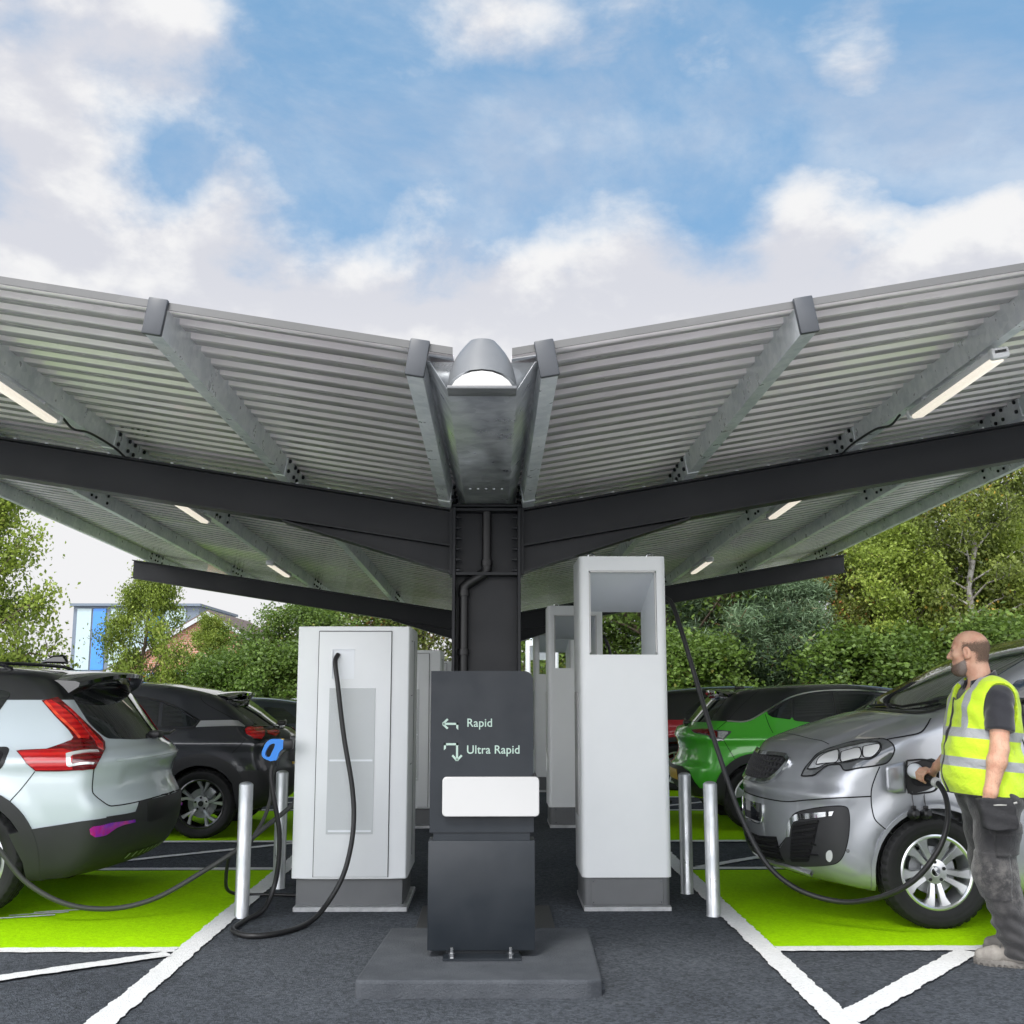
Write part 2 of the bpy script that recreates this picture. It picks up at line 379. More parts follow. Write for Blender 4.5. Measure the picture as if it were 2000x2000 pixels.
def surface_nets(F, lo, hi, h, sym=False, block=None):
    lo = np.array(lo, float); hi = np.array(hi, float); n = np.ceil((hi - lo) / h).astype(int) + 1
    if sym:
        ny = int(np.ceil(hi[1] / h)) + 1; ys = np.arange(ny) * h
    else: ys = lo[1] + h * np.arange(n[1])
    xs = lo[0] + h * np.arange(n[0]); zs = lo[2] + h * np.arange(n[2])
    G = np.ones((len(xs), len(ys), len(zs)), np.float32)
    if block is None:
        for i in range(0, len(xs), 8):
            X, Y, Z = np.meshgrid(xs[i:i + 8], ys, zs, indexing='ij')
            G[i:i + 8] = F(np.stack([X.ravel(), Y.ravel(), Z.ravel()], 1)).reshape(X.shape)
    else:
        B = block; bx, by, bz = [np.arange(0, len(a), B) for a in (xs, ys, zs)]
        CX_, CY_, CZ_ = np.meshgrid(bx, by, bz, indexing='ij'); idx = np.stack([CX_.ravel(), CY_.ravel(), CZ_.ravel()], 1)
        ce = np.stack([xs[0] + h * (idx[:, 0] + B / 2), ys[0] + h * (idx[:, 1] + B / 2), zs[0] + h * (idx[:, 2] + B / 2)], 1)
        fc = F(ce); rad = h * B * 0.87 * 1.35 + h
        for (i, j, k), f in zip(idx, fc):
            sl = (slice(i, i + B), slice(j, j + B), slice(k, k + B))
            if abs(f) > rad: G[sl] = 1 if f > 0 else -1; continue
            X, Y, Z = np.meshgrid(xs[sl[0]], ys[sl[1]], zs[sl[2]], indexing='ij')
            G[sl] = F(np.stack([X.ravel(), Y.ravel(), Z.ravel()], 1)).reshape(X.shape)
    if sym: G = np.concatenate([G[:, :0:-1], G], 1); ys = np.concatenate([-ys[:0:-1], ys])
    o = np.array([xs[0], ys[0], zs[0]])
    S = G < 0
    c8 = [S[a:S.shape[0] - 1 + a, b:S.shape[1] - 1 + b, c:S.shape[2] - 1 + c] for a in (0, 1) for b in (0, 1) for c in (0, 1)]
    cnt = sum(c.astype(np.int8) for c in c8); act = (cnt > 0) & (cnt < 8)
    ci = np.argwhere(act); vid = np.full(act.shape, -1, np.int32); vid[act] = np.arange(len(ci))
    acc = np.zeros((len(ci), 3)); num = np.zeros(len(ci))
    cor = [(a, b, c) for a in (0, 1) for b in (0, 1) for c in (0, 1)]
    for A in cor:
        for ax in range(3):
            if A[ax]: continue
            Bc = list(A); Bc[ax] = 1
            ga = G[ci[:, 0] + A[0], ci[:, 1] + A[1], ci[:, 2] + A[2]]; gb = G[ci[:, 0] + Bc[0], ci[:, 1] + Bc[1], ci[:, 2] + Bc[2]]
            m = (ga < 0) != (gb < 0); tt = np.where(m, ga / np.where(ga == gb, 1, ga - gb), 0)
            q = np.tile(np.array(A, float), (len(ci), 1)); q[:, ax] += tt
            acc += np.where(m[:, None], q, 0); num += m
    V = o + h * (ci + acc / num[:, None]); Q = []
    for ax in range(3):
        a1, a2 = (ax + 1) % 3, (ax + 2) % 3
        sl0 = [slice(None)] * 3; sl1 = [slice(None)] * 3; sl0[ax] = slice(0, -1); sl1[ax] = slice(1, None)
        ch = S[tuple(sl0)] != S[tuple(sl1)]; e = np.argwhere(ch)
        e = e[(e[:, a1] > 0) & (e[:, a2] > 0) & (e[:, a1] < S.shape[a1] - 1) & (e[:, a2] < S.shape[a2] - 1)]
        def cell(d1, d2):
            c = e.copy(); c[:, a1] += d1; c[:, a2] += d2; return vid[c[:, 0], c[:, 1], c[:, 2]]
        q = np.stack([cell(-1, -1), cell(0, -1), cell(0, 0), cell(-1, 0)], 1)
        inside = S[e[:, 0], e[:, 1], e[:, 2]]; q[~inside] = q[~inside][:, ::-1]; Q.append(q)
    return V, np.concatenate(Q)
def relax(F, V, Q, it=2, w=0.5):
    e = np.concatenate([Q[:, [0, 1]], Q[:, [1, 2]], Q[:, [2, 3]], Q[:, [3, 0]]])
    for _ in range(it):
        s = np.zeros_like(V); c = np.zeros(len(V))
        np.add.at(s, e[:, 0], V[e[:, 1]]); np.add.at(s, e[:, 1], V[e[:, 0]]); np.add.at(c, e[:, 0], 1); np.add.at(c, e[:, 1], 1)
        V = newton(F, V * (1 - w) + w * s / c[:, None], 2)
    return V
# ================================================================== car bodies (u from the end that faces the chargers, v across, z up)
def shape_pale():
    prof = [(1.2, 0.22), (0.5, 0.235), (0.20, 0.28), (0.07, 0.38), (0.015, 0.50), (0.0, 0.60), (0.004, 0.70), (0.035, 0.765), (0.06, 0.82), (0.052, 0.92), (0.055, 1.0), (0.085, 1.06), (0.15, 1.105), (0.36, 1.335), (0.52, 1.50),
            (0.64, 1.575), (0.9, 1.612), (1.4, 1.642), (2.0, 1.650), (2.55, 1.615), (2.78, 1.56), (3.1, 1.35), (3.42, 1.12), (3.65, 1.065), (4.1, 1.01), (4.33, 0.93), (4.41, 0.78), (4.43, 0.58), (4.40, 0.36), (4.2, 0.24), (3.4, 0.22)]
    wz = [(0.18, 0.80), (0.30, 0.86), (0.5, 0.91), (0.70, 0.93), (0.88, 0.930), (1.0, 0.918), (1.07, 0.895), (1.13, 0.87), (1.3, 0.80), (1.48, 0.715), (1.58, 0.655), (1.68, 0.58)]
    def bumps(u, v, z):     # shoulder over the rear wheel, hollow tailgate
        sh = 0.020 * sstep(-np.abs(z - 1.0), -0.09, 0.0) * sstep(-u, -1.9, -0.25)
        hol = 0.018 * sstep(-np.abs(z - 0.88), -0.10, 0.0) * sstep(0.35 - u, 0.0, 0.25) * sstep(0.66 - np.abs(v), 0.0, 0.12)
        return hol - sh
    return CarShape(prof, wz, 4.43, ((0.26, 2.4, 0.9), (0.25, 2.3, 1.2)), 0.075, ((1.04, 0.365, 0.405), (3.74, 0.365, 0.405)), 0.03, (0.05, 0.06), 0.012, bumps)
def shape_graphite():
    prof = [(1.2, 0.2), (0.5, 0.23), (0.16, 0.31), (0.04, 0.43), (0.0, 0.56), (0.008, 0.68), (0.04, 0.78), (0.045, 0.90), (0.06, 0.98), (0.12, 1.045), (0.22, 1.085), (0.50, 1.27), (0.72, 1.395), (0.9, 1.452),
            (1.3, 1.52), (1.8, 1.552), (2.2, 1.545), (2.55, 1.49), (2.95, 1.28), (3.3, 1.08), (3.6, 1.01), (4.1, 0.91), (4.3, 0.81), (4.385, 0.65), (4.39, 0.5), (4.33, 0.32), (4.1, 0.22), (3.4, 0.2)]
    wz = [(0.18, 0.78), (0.3, 0.83), (0.5, 0.875), (0.7, 0.897), (0.85, 0.9), (0.96, 0.885), (1.03, 0.86), (1.08, 0.835), (1.25, 0.755), (1.4, 0.675), (1.5, 0.61), (1.58, 0.54)]
    def bumps(u, v, z): return -0.014 * sstep(-np.abs(z - 0.93), -0.09, 0.0) * sstep(-u, -1.9, -0.3)
    return CarShape(prof, wz, 4.395, ((0.24, 2.3, 0.9), (0.25, 2.3, 1.2)), 0.075, ((0.83, 0.345, 0.385), (3.48, 0.345, 0.385)), 0.03, (0.06, 0.06), 0.012, bumps)
def shape_green():
    prof = [(1.2, 0.2), (0.45, 0.24), (0.14, 0.33), (0.03, 0.44), (0.0, 0.55), (0.01, 0.65), (0.06, 0.70), (0.085, 0.80), (0.085, 0.92), (0.07, 1.0), (0.10, 1.055), (0.18, 1.085), (0.36, 1.27), (0.50, 1.40), (0.62, 1.455),
            (0.9, 1.49), (1.4, 1.525), (1.9, 1.532), (2.35, 1.49), (2.55, 1.44), (2.9, 1.22), (3.15, 1.06), (3.4, 1.02), (3.9, 0.96), (4.07, 0.86), (4.14, 0.7), (4.15, 0.5), (4.08, 0.32), (3.9, 0.22), (3.2, 0.2)]
    wz = [(0.18, 0.78), (0.3, 0.83), (0.5, 0.872), (0.7, 0.893), (0.88, 0.895), (1.0, 0.875), (1.06, 0.85), (1.12, 0.825), (1.28, 0.755), (1.4, 0.69), (1.48, 0.635), (1.55, 0.56)]
    def bumps(u, v, z):
        return -0.018 * sstep(-np.abs(z - 0.95), -0.07, 0.0) * sstep(-u, -1.7, -0.2) + 0.015 * sstep(-np.abs(z - 0.80), -0.08, 0.0) * sstep(0.3 - u, 0.0, 0.2) * sstep(0.62 - np.abs(v), 0.0, 0.1)
    return CarShape(prof, wz, 4.15, ((0.22, 2.4, 0.85), (0.24, 2.3, 1.1)), 0.07, ((0.745, 0.345, 0.385), (3.30, 0.345, 0.385)), 0.028, (0.06, 0.06), 0.014, bumps)
def shape_van():
    prof = [(1.2, 0.2), (0.4, 0.215), (0.16, 0.26), (0.05, 0.34), (0.01, 0.46), (0.0, 0.58), (0.004, 0.70), (0.02, 0.80), (0.055, 0.91), (0.10, 1.00), (0.16, 1.065), (0.32, 1.135), (0.60, 1.225), (0.9, 1.30), (1.06, 1.35),
            (1.3, 1.475), (1.65, 1.655), (1.92, 1.775), (2.15, 1.842), (2.6, 1.885), (3.3, 1.905), (4.3, 1.895), (4.78, 1.85), (4.91, 1.7), (4.955, 1.2), (4.96, 0.5), (4.88, 0.28), (4.5, 0.22), (3.4, 0.2)]
    wz = [(0.18, 0.87), (0.28, 0.915), (0.45, 0.945), (0.8, 0.96), (1.0, 0.957), (1.15, 0.945), (1.28, 0.925), (1.45, 0.885), (1.65, 0.825), (1.78, 0.775), (1.86, 0.72), (1.93, 0.62)]
    def bumps(u, v, z):
        a = np.abs(v)
        hood = 0.022 * sstep(0.60 - a, -0.06, 0.05) * sstep(z, 1.02, 1.12) * sstep(1.02 - u, 0.0, 0.2)            # raised bonnet centre
        brow = 0.02 * sstep(-np.abs(z - 0.80), -0.07, 0.0) * sstep(0.5 - u, 0.0, 0.25)                           # bumper shelf
        return -hood - brow
    return CarShape(prof, wz, 4.96, ((0.36, 2.3, 1.25), (0.08, 3.0, 0.6)), 0.085, ((0.95, 0.345, 0.395), (4.22, 0.345, 0.395)), 0.045, (0.09, 0.02), 0.014, bumps)
# outlines of lamps, grilles and joints on the car bodies, in each car's own metres (u, v, z)
TR = {
 'pale': {
  'lamp': [(0.670,-0.754,1.385), (0.572,-0.736,1.406), (0.457,-0.731,1.304), (0.377,-0.682,1.218), (0.307,-0.645,1.145), (0.274,-0.649,1.106), (0.244,-0.709,1.065), (0.236,-0.808,1.019), (0.259,-0.858,0.946), (0.316,-0.901,0.941), (0.463,-0.914,0.936), (0.611,-0.920,0.937), (0.673,-0.929,0.985), (0.756,-0.897,1.061), (0.727,-0.893,1.067), (0.566,-0.883,1.074), (0.466,-0.862,1.111), (0.422,-0.848,1.129), (0.416,-0.834,1.147), (0.450,-0.824,1.188), (0.559,-0.795,1.284)],
  'lamp_bright': [(0.647,-0.756,1.378), (0.604,-0.750,1.387), (0.353,-0.738,1.157), (0.343,-0.766,1.129), (0.388,-0.823,1.136)],
  'lamp_mid': [(0.523,-0.753,1.350), (0.495,-0.740,1.339), (0.275,-0.678,1.095), (0.243,-0.752,1.053), (0.292,-0.748,1.081), (0.314,-0.724,1.115)],
  'lamp_low': [(0.745,-0.899,1.058), (0.564,-0.887,1.068), (0.457,-0.880,1.071), (0.385,-0.885,1.054), (0.375,-0.912,0.950), (0.608,-0.922,0.946), (0.666,-0.928,0.989)],
  'lamp_clear': [(0.430,-0.898,1.041), (0.409,-0.893,1.047), (0.268,-0.794,1.054), (0.257,-0.803,1.044), (0.384,-0.901,1.033), (0.393,-0.909,1.021), (0.388,-0.918,0.994), (0.375,-0.917,0.984), (0.262,-0.869,0.988), (0.266,-0.874,0.977), (0.395,-0.916,0.966), (0.412,-0.918,0.974)],
  'seam_gate': [(0.259,-0.858,0.946), (0.267,-0.848,0.820), (0.257,-0.848,0.786), (0.209,-0.817,0.736), (0.173,-0.777,0.703), (0.143,-0.719,0.698), (0.074,-0.538,0.702), (0.009,-0.070,0.713), (0.013,0.161,0.716)],
  'seam_quarter': [(0.618,-0.920,0.934), (0.693,-0.935,0.828), (0.761,-0.938,0.742), (0.808,-0.927,0.671)],
  'bumper': [(0.623,-0.914,0.571), (0.440,-0.916,0.600), (0.228,-0.866,0.633), (0.082,-0.581,0.640), (0.072,-0.534,0.697), (0.031,-0.350,0.706), (0.008,-0.111,0.709)],
  'reflector': [(0.260,-0.881,0.569), (0.242,-0.872,0.583), (0.163,-0.767,0.595), (0.080,-0.569,0.593), (0.078,-0.560,0.575), (0.118,-0.666,0.570), (0.146,-0.727,0.559), (0.189,-0.799,0.521), (0.235,-0.855,0.517), (0.255,-0.874,0.537)],
  'recess': [(0.069,-0.528,0.694), (0.008,-0.111,0.709), (0.000,0.027,0.595), (0.010,0.072,0.522), (0.053,-0.435,0.515), (0.058,-0.467,0.526), (0.066,-0.526,0.610), (0.080,-0.574,0.629)],
  'sensor': [(0.226,-0.838,0.489)],
  'screen': [(0.560,-0.738,1.396), (0.421,-0.706,1.268), (0.306,-0.638,1.148), (0.199,-0.098,1.153), (0.274,0.538,1.165), (0.405,0.190,1.377), (0.442,-0.387,1.393)],
 },
 'graphite': {
  'lamp': [(0.439,-0.809,1.070), (0.419,-0.775,1.090), (0.296,-0.491,1.087), (0.271,-0.545,1.064), (0.163,-0.346,1.049), (0.131,-0.420,1.014), (0.127,-0.551,0.967), (0.253,-0.833,0.949), (0.323,-0.859,0.967), (0.404,-0.838,1.017)],
  'lamp_red': [(0.422,-0.811,1.060), (0.409,-0.778,1.082), (0.302,-0.543,1.080), (0.258,-0.643,1.043), (0.240,-0.752,0.994), (0.252,-0.816,0.967), (0.315,-0.849,0.977), (0.400,-0.832,1.024)],
  'lamp_red_b': [(0.246,-0.597,1.047), (0.162,-0.408,1.041), (0.145,-0.463,1.015), (0.155,-0.577,0.989), (0.225,-0.667,1.018)],
  'seam_hatch': [(0.915,-0.658,1.409), (0.907,-0.686,1.376), (0.877,-0.704,1.344), (0.819,-0.722,1.307), (0.599,-0.766,1.198), (0.475,-0.779,1.124), (0.435,-0.782,1.096)],
  'seam_bumper': [(0.397,-0.862,0.978), (0.443,-0.885,0.916), (0.525,-0.884,0.838)],
  'strip': [(0.873,-0.798,1.155), (0.500,-0.768,1.152), (0.428,-0.769,1.101), (0.430,-0.782,1.093), (0.911,-0.827,1.092)],
 },
 'green': {
  'lamp': [(0.136,-0.480,1.032), (0.284,-0.793,1.038), (0.495,-0.846,1.030), (0.482,-0.856,1.006), (0.402,-0.880,0.938), (0.334,-0.873,0.924), (0.265,-0.853,0.956), (0.254,-0.835,0.977), (0.150,-0.593,0.999)],
  'lamp_red': [(0.141,-0.508,1.028), (0.310,-0.811,1.034), (0.350,-0.832,1.025), (0.336,-0.868,0.968), (0.305,-0.872,0.944), (0.260,-0.832,0.986), (0.159,-0.603,1.007)],
  'lamp_clear': [(0.359,-0.835,1.025), (0.455,-0.846,1.023), (0.458,-0.854,1.006), (0.393,-0.878,0.954), (0.350,-0.869,0.968)],
  'seam_door': [(0.876,-0.785,1.207), (0.884,-0.806,1.159), (0.903,-0.839,1.083), (0.932,-0.870,1.011)],
  'seam_gate': [(0.862,-0.631,1.457), (0.643,-0.732,1.304), (0.453,-0.800,1.130), (0.349,-0.813,1.048)],
  'seam_quarter': [(0.406,-0.880,0.935), (0.458,-0.876,0.844), (0.515,-0.892,0.739)],
 },
 'van': {
  'grille': [(0.144,0.364,1.010), (0.118,0.094,1.022), (0.152,-0.312,1.029), (0.230,-0.534,1.032), (0.237,-0.564,1.024), (0.219,-0.604,0.975), (0.177,-0.583,0.915), (0.135,-0.533,0.868), (0.110,-0.485,0.856), (0.071,-0.324,0.870), (0.047,-0.090,0.885), (0.051,0.014,0.899)],
  'lamp': [(0.204,-0.647,0.904), (0.230,-0.650,0.953), (0.270,-0.662,1.002), (0.307,-0.661,1.039), (0.394,-0.676,1.081), (0.531,-0.731,1.126), (0.656,-0.853,1.149), (0.684,-0.893,1.143), (0.710,-0.926,1.119), (0.716,-0.938,1.090), (0.700,-0.942,1.051), (0.672,-0.943,1.016), (0.650,-0.942,1.002), (0.487,-0.927,0.973), (0.410,-0.894,0.957), (0.394,-0.861,0.987), (0.334,-0.791,0.976), (0.293,-0.763,0.942), (0.265,-0.740,0.917), (0.230,-0.691,0.906)],
  'lamp_in': [(0.242,-0.678,0.946), (0.284,-0.684,1.004), (0.331,-0.695,1.041), (0.427,-0.749,1.074), (0.567,-0.830,1.115), (0.642,-0.900,1.118), (0.635,-0.925,1.083), (0.570,-0.930,1.031), (0.489,-0.908,1.024), (0.402,-0.861,0.998), (0.342,-0.791,0.987), (0.287,-0.740,0.957)],
  'lamp_a': [(0.287,-0.721,0.976), (0.306,-0.707,1.012), (0.346,-0.716,1.042), (0.418,-0.755,1.068), (0.399,-0.834,1.019), (0.383,-0.836,1.000), (0.333,-0.776,0.988)],
  'lamp_b': [(0.427,-0.800,1.057), (0.524,-0.853,1.086), (0.520,-0.901,1.052), (0.495,-0.911,1.024), (0.408,-0.864,1.003)],
  'lamp_c': [(0.548,-0.864,1.093), (0.637,-0.904,1.112), (0.629,-0.921,1.086), (0.571,-0.928,1.038), (0.528,-0.915,1.037)],
  'fender_seam': [(0.684,-0.889,1.146), (0.809,-0.920,1.171), (0.896,-0.925,1.194), (0.949,-0.900,1.240), (0.996,-0.846,1.278)],
  'bonnet_seam': [(0.146,0.209,1.048), (0.193,0.074,1.107), (0.285,-0.160,1.142), (0.354,-0.509,1.128), (0.452,-0.672,1.107)],
  'bumper_seam': [(0.016,0.195,0.726), (0.019,-0.216,0.730), (0.066,-0.438,0.728), (0.117,-0.571,0.736), (0.203,-0.742,0.762), (0.327,-0.899,0.788), (0.552,-0.938,0.802)],
  'wing_seam': [(0.617,-0.940,0.983), (0.587,-0.940,0.922), (0.562,-0.939,0.857), (0.554,-0.938,0.802), (0.556,-0.939,0.728), (0.568,-0.947,0.665), (0.595,-0.951,0.634), (0.668,-0.952,0.576)],
  'intake': [(0.113,-0.574,0.513), (0.118,-0.590,0.577), (0.131,-0.618,0.633), (0.153,-0.659,0.671), (0.220,-0.767,0.708), (0.313,-0.879,0.735), (0.376,-0.916,0.741), (0.405,-0.923,0.731), (0.415,-0.923,0.699), (0.408,-0.918,0.568), (0.381,-0.906,0.460), (0.362,-0.893,0.420), (0.336,-0.873,0.392), (0.288,-0.825,0.373), (0.161,-0.554,0.329), (0.122,-0.352,0.303), (0.094,-0.308,0.319)],
  'slat_zone': [(0.140,-0.637,0.589), (0.155,-0.666,0.611), (0.259,-0.830,0.652), (0.235,-0.794,0.517), (0.213,-0.717,0.380), (0.142,-0.556,0.357)],
  'drl': [(0.114,-0.577,0.514), (0.119,-0.593,0.578), (0.131,-0.618,0.633), (0.157,-0.667,0.665), (0.263,-0.832,0.694), (0.332,-0.894,0.708), (0.321,-0.888,0.680), (0.261,-0.833,0.664), (0.173,-0.698,0.634), (0.149,-0.655,0.619), (0.134,-0.625,0.581), (0.128,-0.608,0.518)],
  'fog': [(0.288,-0.847,0.446), (0.297,-0.860,0.466), (0.310,-0.870,0.470), (0.319,-0.872,0.444), (0.316,-0.864,0.413), (0.306,-0.852,0.399), (0.292,-0.842,0.410)],
  'center_intake': [(0.014,0.167,0.472), (0.017,-0.213,0.488), (0.067,-0.442,0.483), (0.129,-0.608,0.513), (0.141,-0.535,0.344), (0.094,-0.308,0.319), (0.064,-0.132,0.328), (0.039,0.264,0.354)],
  'plate': [(0.005,0.045,0.709), (0.025,-0.268,0.721), (0.088,-0.500,0.731), (0.076,-0.487,0.660), (0.067,-0.463,0.637), (0.020,-0.276,0.634), (0.002,0.085,0.641)],
  'lip': [(0.153,-0.148,0.265), (0.074,-0.089,0.315), (0.049,0.218,0.333)],
  'sensor': [(0.534,-0.942,0.535)],
  'flap': [(0.783,-0.950,0.985), (0.819,-0.951,1.007), (0.884,-0.952,1.024), (0.943,-0.953,1.035), (0.971,-0.954,1.024), (0.984,-0.957,0.985), (0.982,-0.959,0.928), (0.963,-0.965,0.872), (0.890,-0.968,0.839), (0.815,-0.965,0.821), (0.775,-0.962,0.821), (0.781,-0.952,0.905)],
  'screen': [(0.651,0.468,1.248), (0.730,-0.083,1.280), (0.765,-0.372,1.277), (0.812,-0.564,1.272), (0.917,-0.682,1.269), (1.044,-0.781,1.304), (1.118,-0.770,1.342), (1.237,-0.756,1.413), (1.381,-0.743,1.491), (1.517,-0.724,1.563)],
 },
}
# ================================================================== ground
def ground_mat(name, lo, hi, speck, bumpd, rough=0.85, wear=None, grain=0.42):
    m = bpy.data.materials.new(name); m.use_nodes = True; t = NT(m.node_tree); b = t.n['Principled BSDF']
    P = t.node('ShaderNodeTexCoord').outputs['Object']
    big = t.rng(t.noise(P, 0.9, 7, 0.62, 0.3), 0.32, 0.68)
    fine = t.noise(P, 95, 3, 0.7)
    v = t.node('ShaderNodeTexVoronoi', inp={'Vector': P, 'Scale': 120.0}).outputs['Distance']
    c = t.mix(t.math('ADD', t.math('MULTIPLY', big, 0.6), t.math('MULTIPLY', t.rng(fine, 0.3, 0.7), 0.4)), lo, hi)
    sp = t.rng(t.noise(P, 210, 2, 0.5), 0.70, 0.76)
    c = t.mix(t.math('MULTIPLY', sp, 0.6), c, speck)
    hole = t.rng(t.noise(P, 60, 2, 0.6), 0.36, 0.30)
    if wear: c = t.mix(t.math('MULTIPLY', hole, wear[0]), c, wear[1])
    scuff = t.rng(t.noise(t.vmath('MULTIPLY', P, (1.0, 2.2, 1)), 2.3, 9, 0.72, 0.6), 0.60, 0.78)
    if not wear: c = t.mix(t.math('MULTIPLY', scuff, 0.5), c, (0.15, 0.158, 0.168))
    ag = t.node('ShaderNodeTexVoronoi', inp={'Vector': P, 'Scale': 62.0, 'Randomness': 1.0}).outputs['Color']; ag = t.node('ShaderNodeSeparateColor', inp={0: ag}).outputs[0]
    c = t.vmath('SCALE', c); t.l.new(t.rng(ag, 0, 1, 1 - grain, 1 + grain, False), c.node.inputs['Scale'])
    t.l.new(c, b.inputs['Base Color']); b.inputs['Roughness'].default_value = rough; b.inputs['Specular IOR Level'].default_value = 0.08 if 'green' in name else 0.25
    h = t.math('ADD', t.math('MULTIPLY', fine, 0.7), t.math('MULTIPLY', v, 0.6))
    t.l.new(t.node('ShaderNodeBump', inp={'Height': h, 'Strength': 0.85, 'Distance': bumpd}).outputs[0], b.inputs['Normal'])
    M[name] = m
ground_mat('asphalt', (0.040, 0.0455, 0.054), (0.074, 0.083, 0.096), (0.22, 0.22, 0.21), 0.014)
ground_mat('bounce_ground', (0.36, 0.36, 0.355), (0.46, 0.46, 0.45), (0.3, 0.3, 0.3), 0.006)  # outer ground made pale like concrete so it throws light up under the canopy
ground_mat('concrete', (0.52, 0.51, 0.49), (0.62, 0.61, 0.58), (0.5, 0.5, 0.5), 0.004)
ground_mat('pale_concrete', (0.62, 0.61, 0.59), (0.70, 0.69, 0.67), (0.5, 0.5, 0.5), 0.004)
ground_mat('green_paint', (0.26, 0.53, 0.0), (0.33, 0.62, 0.0), (0.42, 0.6, 0.02), 0.003, 0.9, wear=(0.3, (0.12, 0.24, 0.0)), grain=0.10)
ground_mat('line_paint', (0.60, 0.61, 0.61), (0.72, 0.725, 0.72), (0.8, 0.8, 0.8), 0.006, 0.7, wear=(0.5, (0.28, 0.29, 0.3)), grain=0.06)
rng = random.Random(5)
def rect(x0, x1, y0, y1): return [(x0, y0), (x1, y0), (x1, y1), (x0, y1)]
def sheet(name, poly_list, z, m, jag=0.0):
    """flat outlines on the ground, edges slightly ragged as paint on rough asphalt is"""
    b = MB()
    for poly in poly_list:
        pts = []
        n = len(poly)
        for i in range(n):
            a, c = Vector(poly[i]), Vector(poly[(i + 1) % n]); L = (c - a).length
            k = max(1, int(L / 0.022)) if jag else 1
            nr = Vector((-(c - a).y, (c - a).x)).normalized() if L > 0 else Vector((0, 0)); w = 0
            for j in range(k):
                if jag: w = w * 0.6 + rng.uniform(-jag, jag) if j else 0
                pts.append(a + (c - a) * j / k + nr * w)
        b.b.faces.new([b.b.verts.new((p.x, p.y, z)) for p in pts])
    bmesh.ops.triangulate(b.b, faces=b.b.faces[:])
    o = b.done(name, m, None, None); o['kind'] = 'structure'; return o
g = MB(); g.faces([(-400, -120, 0), (400, -120, 0), (400, 600, 0), (-400, 600, 0)], [(0, 1, 2, 3)])
g.done('ground', 'bounce_ground', None, None)['kind'] = 'structure'
sheet('car_park_ground', [rect(-9.0, 9.0, 3.0, 19.8)], 0.002, 'asphalt')
sheet('bounce_pavement', [rect(-30, 30, -40, 3.0)], 0.002, 'concrete')  # unseen pale ground added behind the camera to bounce light under the canopy
sheet('service_road', [rect(-30, 30, 19.8, 27.0)], 0.002, 'pale_concrete')
PITCH = 4.56
LX0, LX1, RX0, RX1 = -1.79, -1.66, 1.475, 1.605
greens, lines = [], []
def strip(p, q, w):
    p, q = Vector(p), Vector(q); d = (q - p).normalized(); nn = Vector((-d.y, d.x)) * w / 2
    return [p - nn, q - nn, q + nn, p + nn]
XE = 7.2
for side in (-1, 1):
    xi = LX0 if side < 0 else RX1
    lo = min(xi, side * XE); hi = max(xi, side * XE)
    for k in range(4):
        y0 = 6.68 + PITCH * k - (0.04 if side > 0 else 0); y1 = y0 + 2.78
        greens.append(rect(lo, hi, y0, y1))
        lines.append(rect(lo, hi, y0 - 0.115, y0)); lines.append(rect(lo, hi, y1, y1 + 0.115))
        ya, yb = y1 + 0.115, y0 + PITCH - 0.115
        for j in range(3):
            xa = xi + side * (0.1 + 1.9 * j)
            lines.append(strip((xa, ya), (xa + side * 1.75, yb), 0.1) if side > 0 else strip((xa, yb - 0.02), (xa - 1.75, ya), 0.1))
    lines.append(rect(*( (LX0, LX1) if side < 0 else (RX0, RX1)), 4.2 if side < 0 else 5.12, 24.0))
# the first hatched strip, in front of the near bays
lines.append(strip((1.56, 5.2), (2.66, 6.5), 0.135)); lines.append(strip((3.0, 5.2), (4.1, 6.5), 0.135))
lines.append(strip((-1.80, 6.50), (-3.1, 5.55), 0.115)); lines.append(strip((-3.3, 6.50), (-4.6, 5.55), 0.115))
# letters painted in the left bay, mostly hidden under the car
for x, y in ((-2.83, 7.72), (-2.95, 7.62), (-3.0, 7.52)): lines.append(strip((x - 0.2, y - 0.02), (x + 0.14, y + 0.10), 0.035))
sheet('bay_road_marking', greens, 0.006, 'green_paint', 0.004)
lines2 = []
for i, l in enumerate(lines): lines2.append(l)
# overlapping strips are laid as separate thin sheets so that no two coincide
def layer(polys, z0): 
    b = MB()
    for i, poly in enumerate(polys):
        pts = []; n = len(poly)
        for q in range(n):
            a, c = Vector(poly[q]), Vector(poly[(q + 1) % n]); L = (c - a).length; k = max(1, int(L / 0.02)) if L < 30 else 1
            nr = Vector((-(c - a).y, (c - a).x)).normalized(); w = 0
            for j in range(k):
                w = w * 0.55 + rng.uniform(-0.0055, 0.0055) if j else 0
                pts.append(a + (c - a) * j / k + nr * w)
        f = b.b.faces.new([b.b.verts.new((p.x, p.y, z0 + 0.0006 * (i % 9))) for p in pts])
    bmesh.ops.triangulate(b.b, faces=b.b.faces[:])
    bmesh.ops.recalc_face_normals(b.b, faces=b.b.faces[:])
    for f in b.b.faces:
        if f.normal.z < 0: f.normal_flip()
    me = bpy.data.meshes.new('road_marking'); b.b.to_mesh(me); b.b.free()
    o = link('road_marking', me, None, 'line_paint'); o['kind'] = 'structure'
layer(lines2, 0.010)

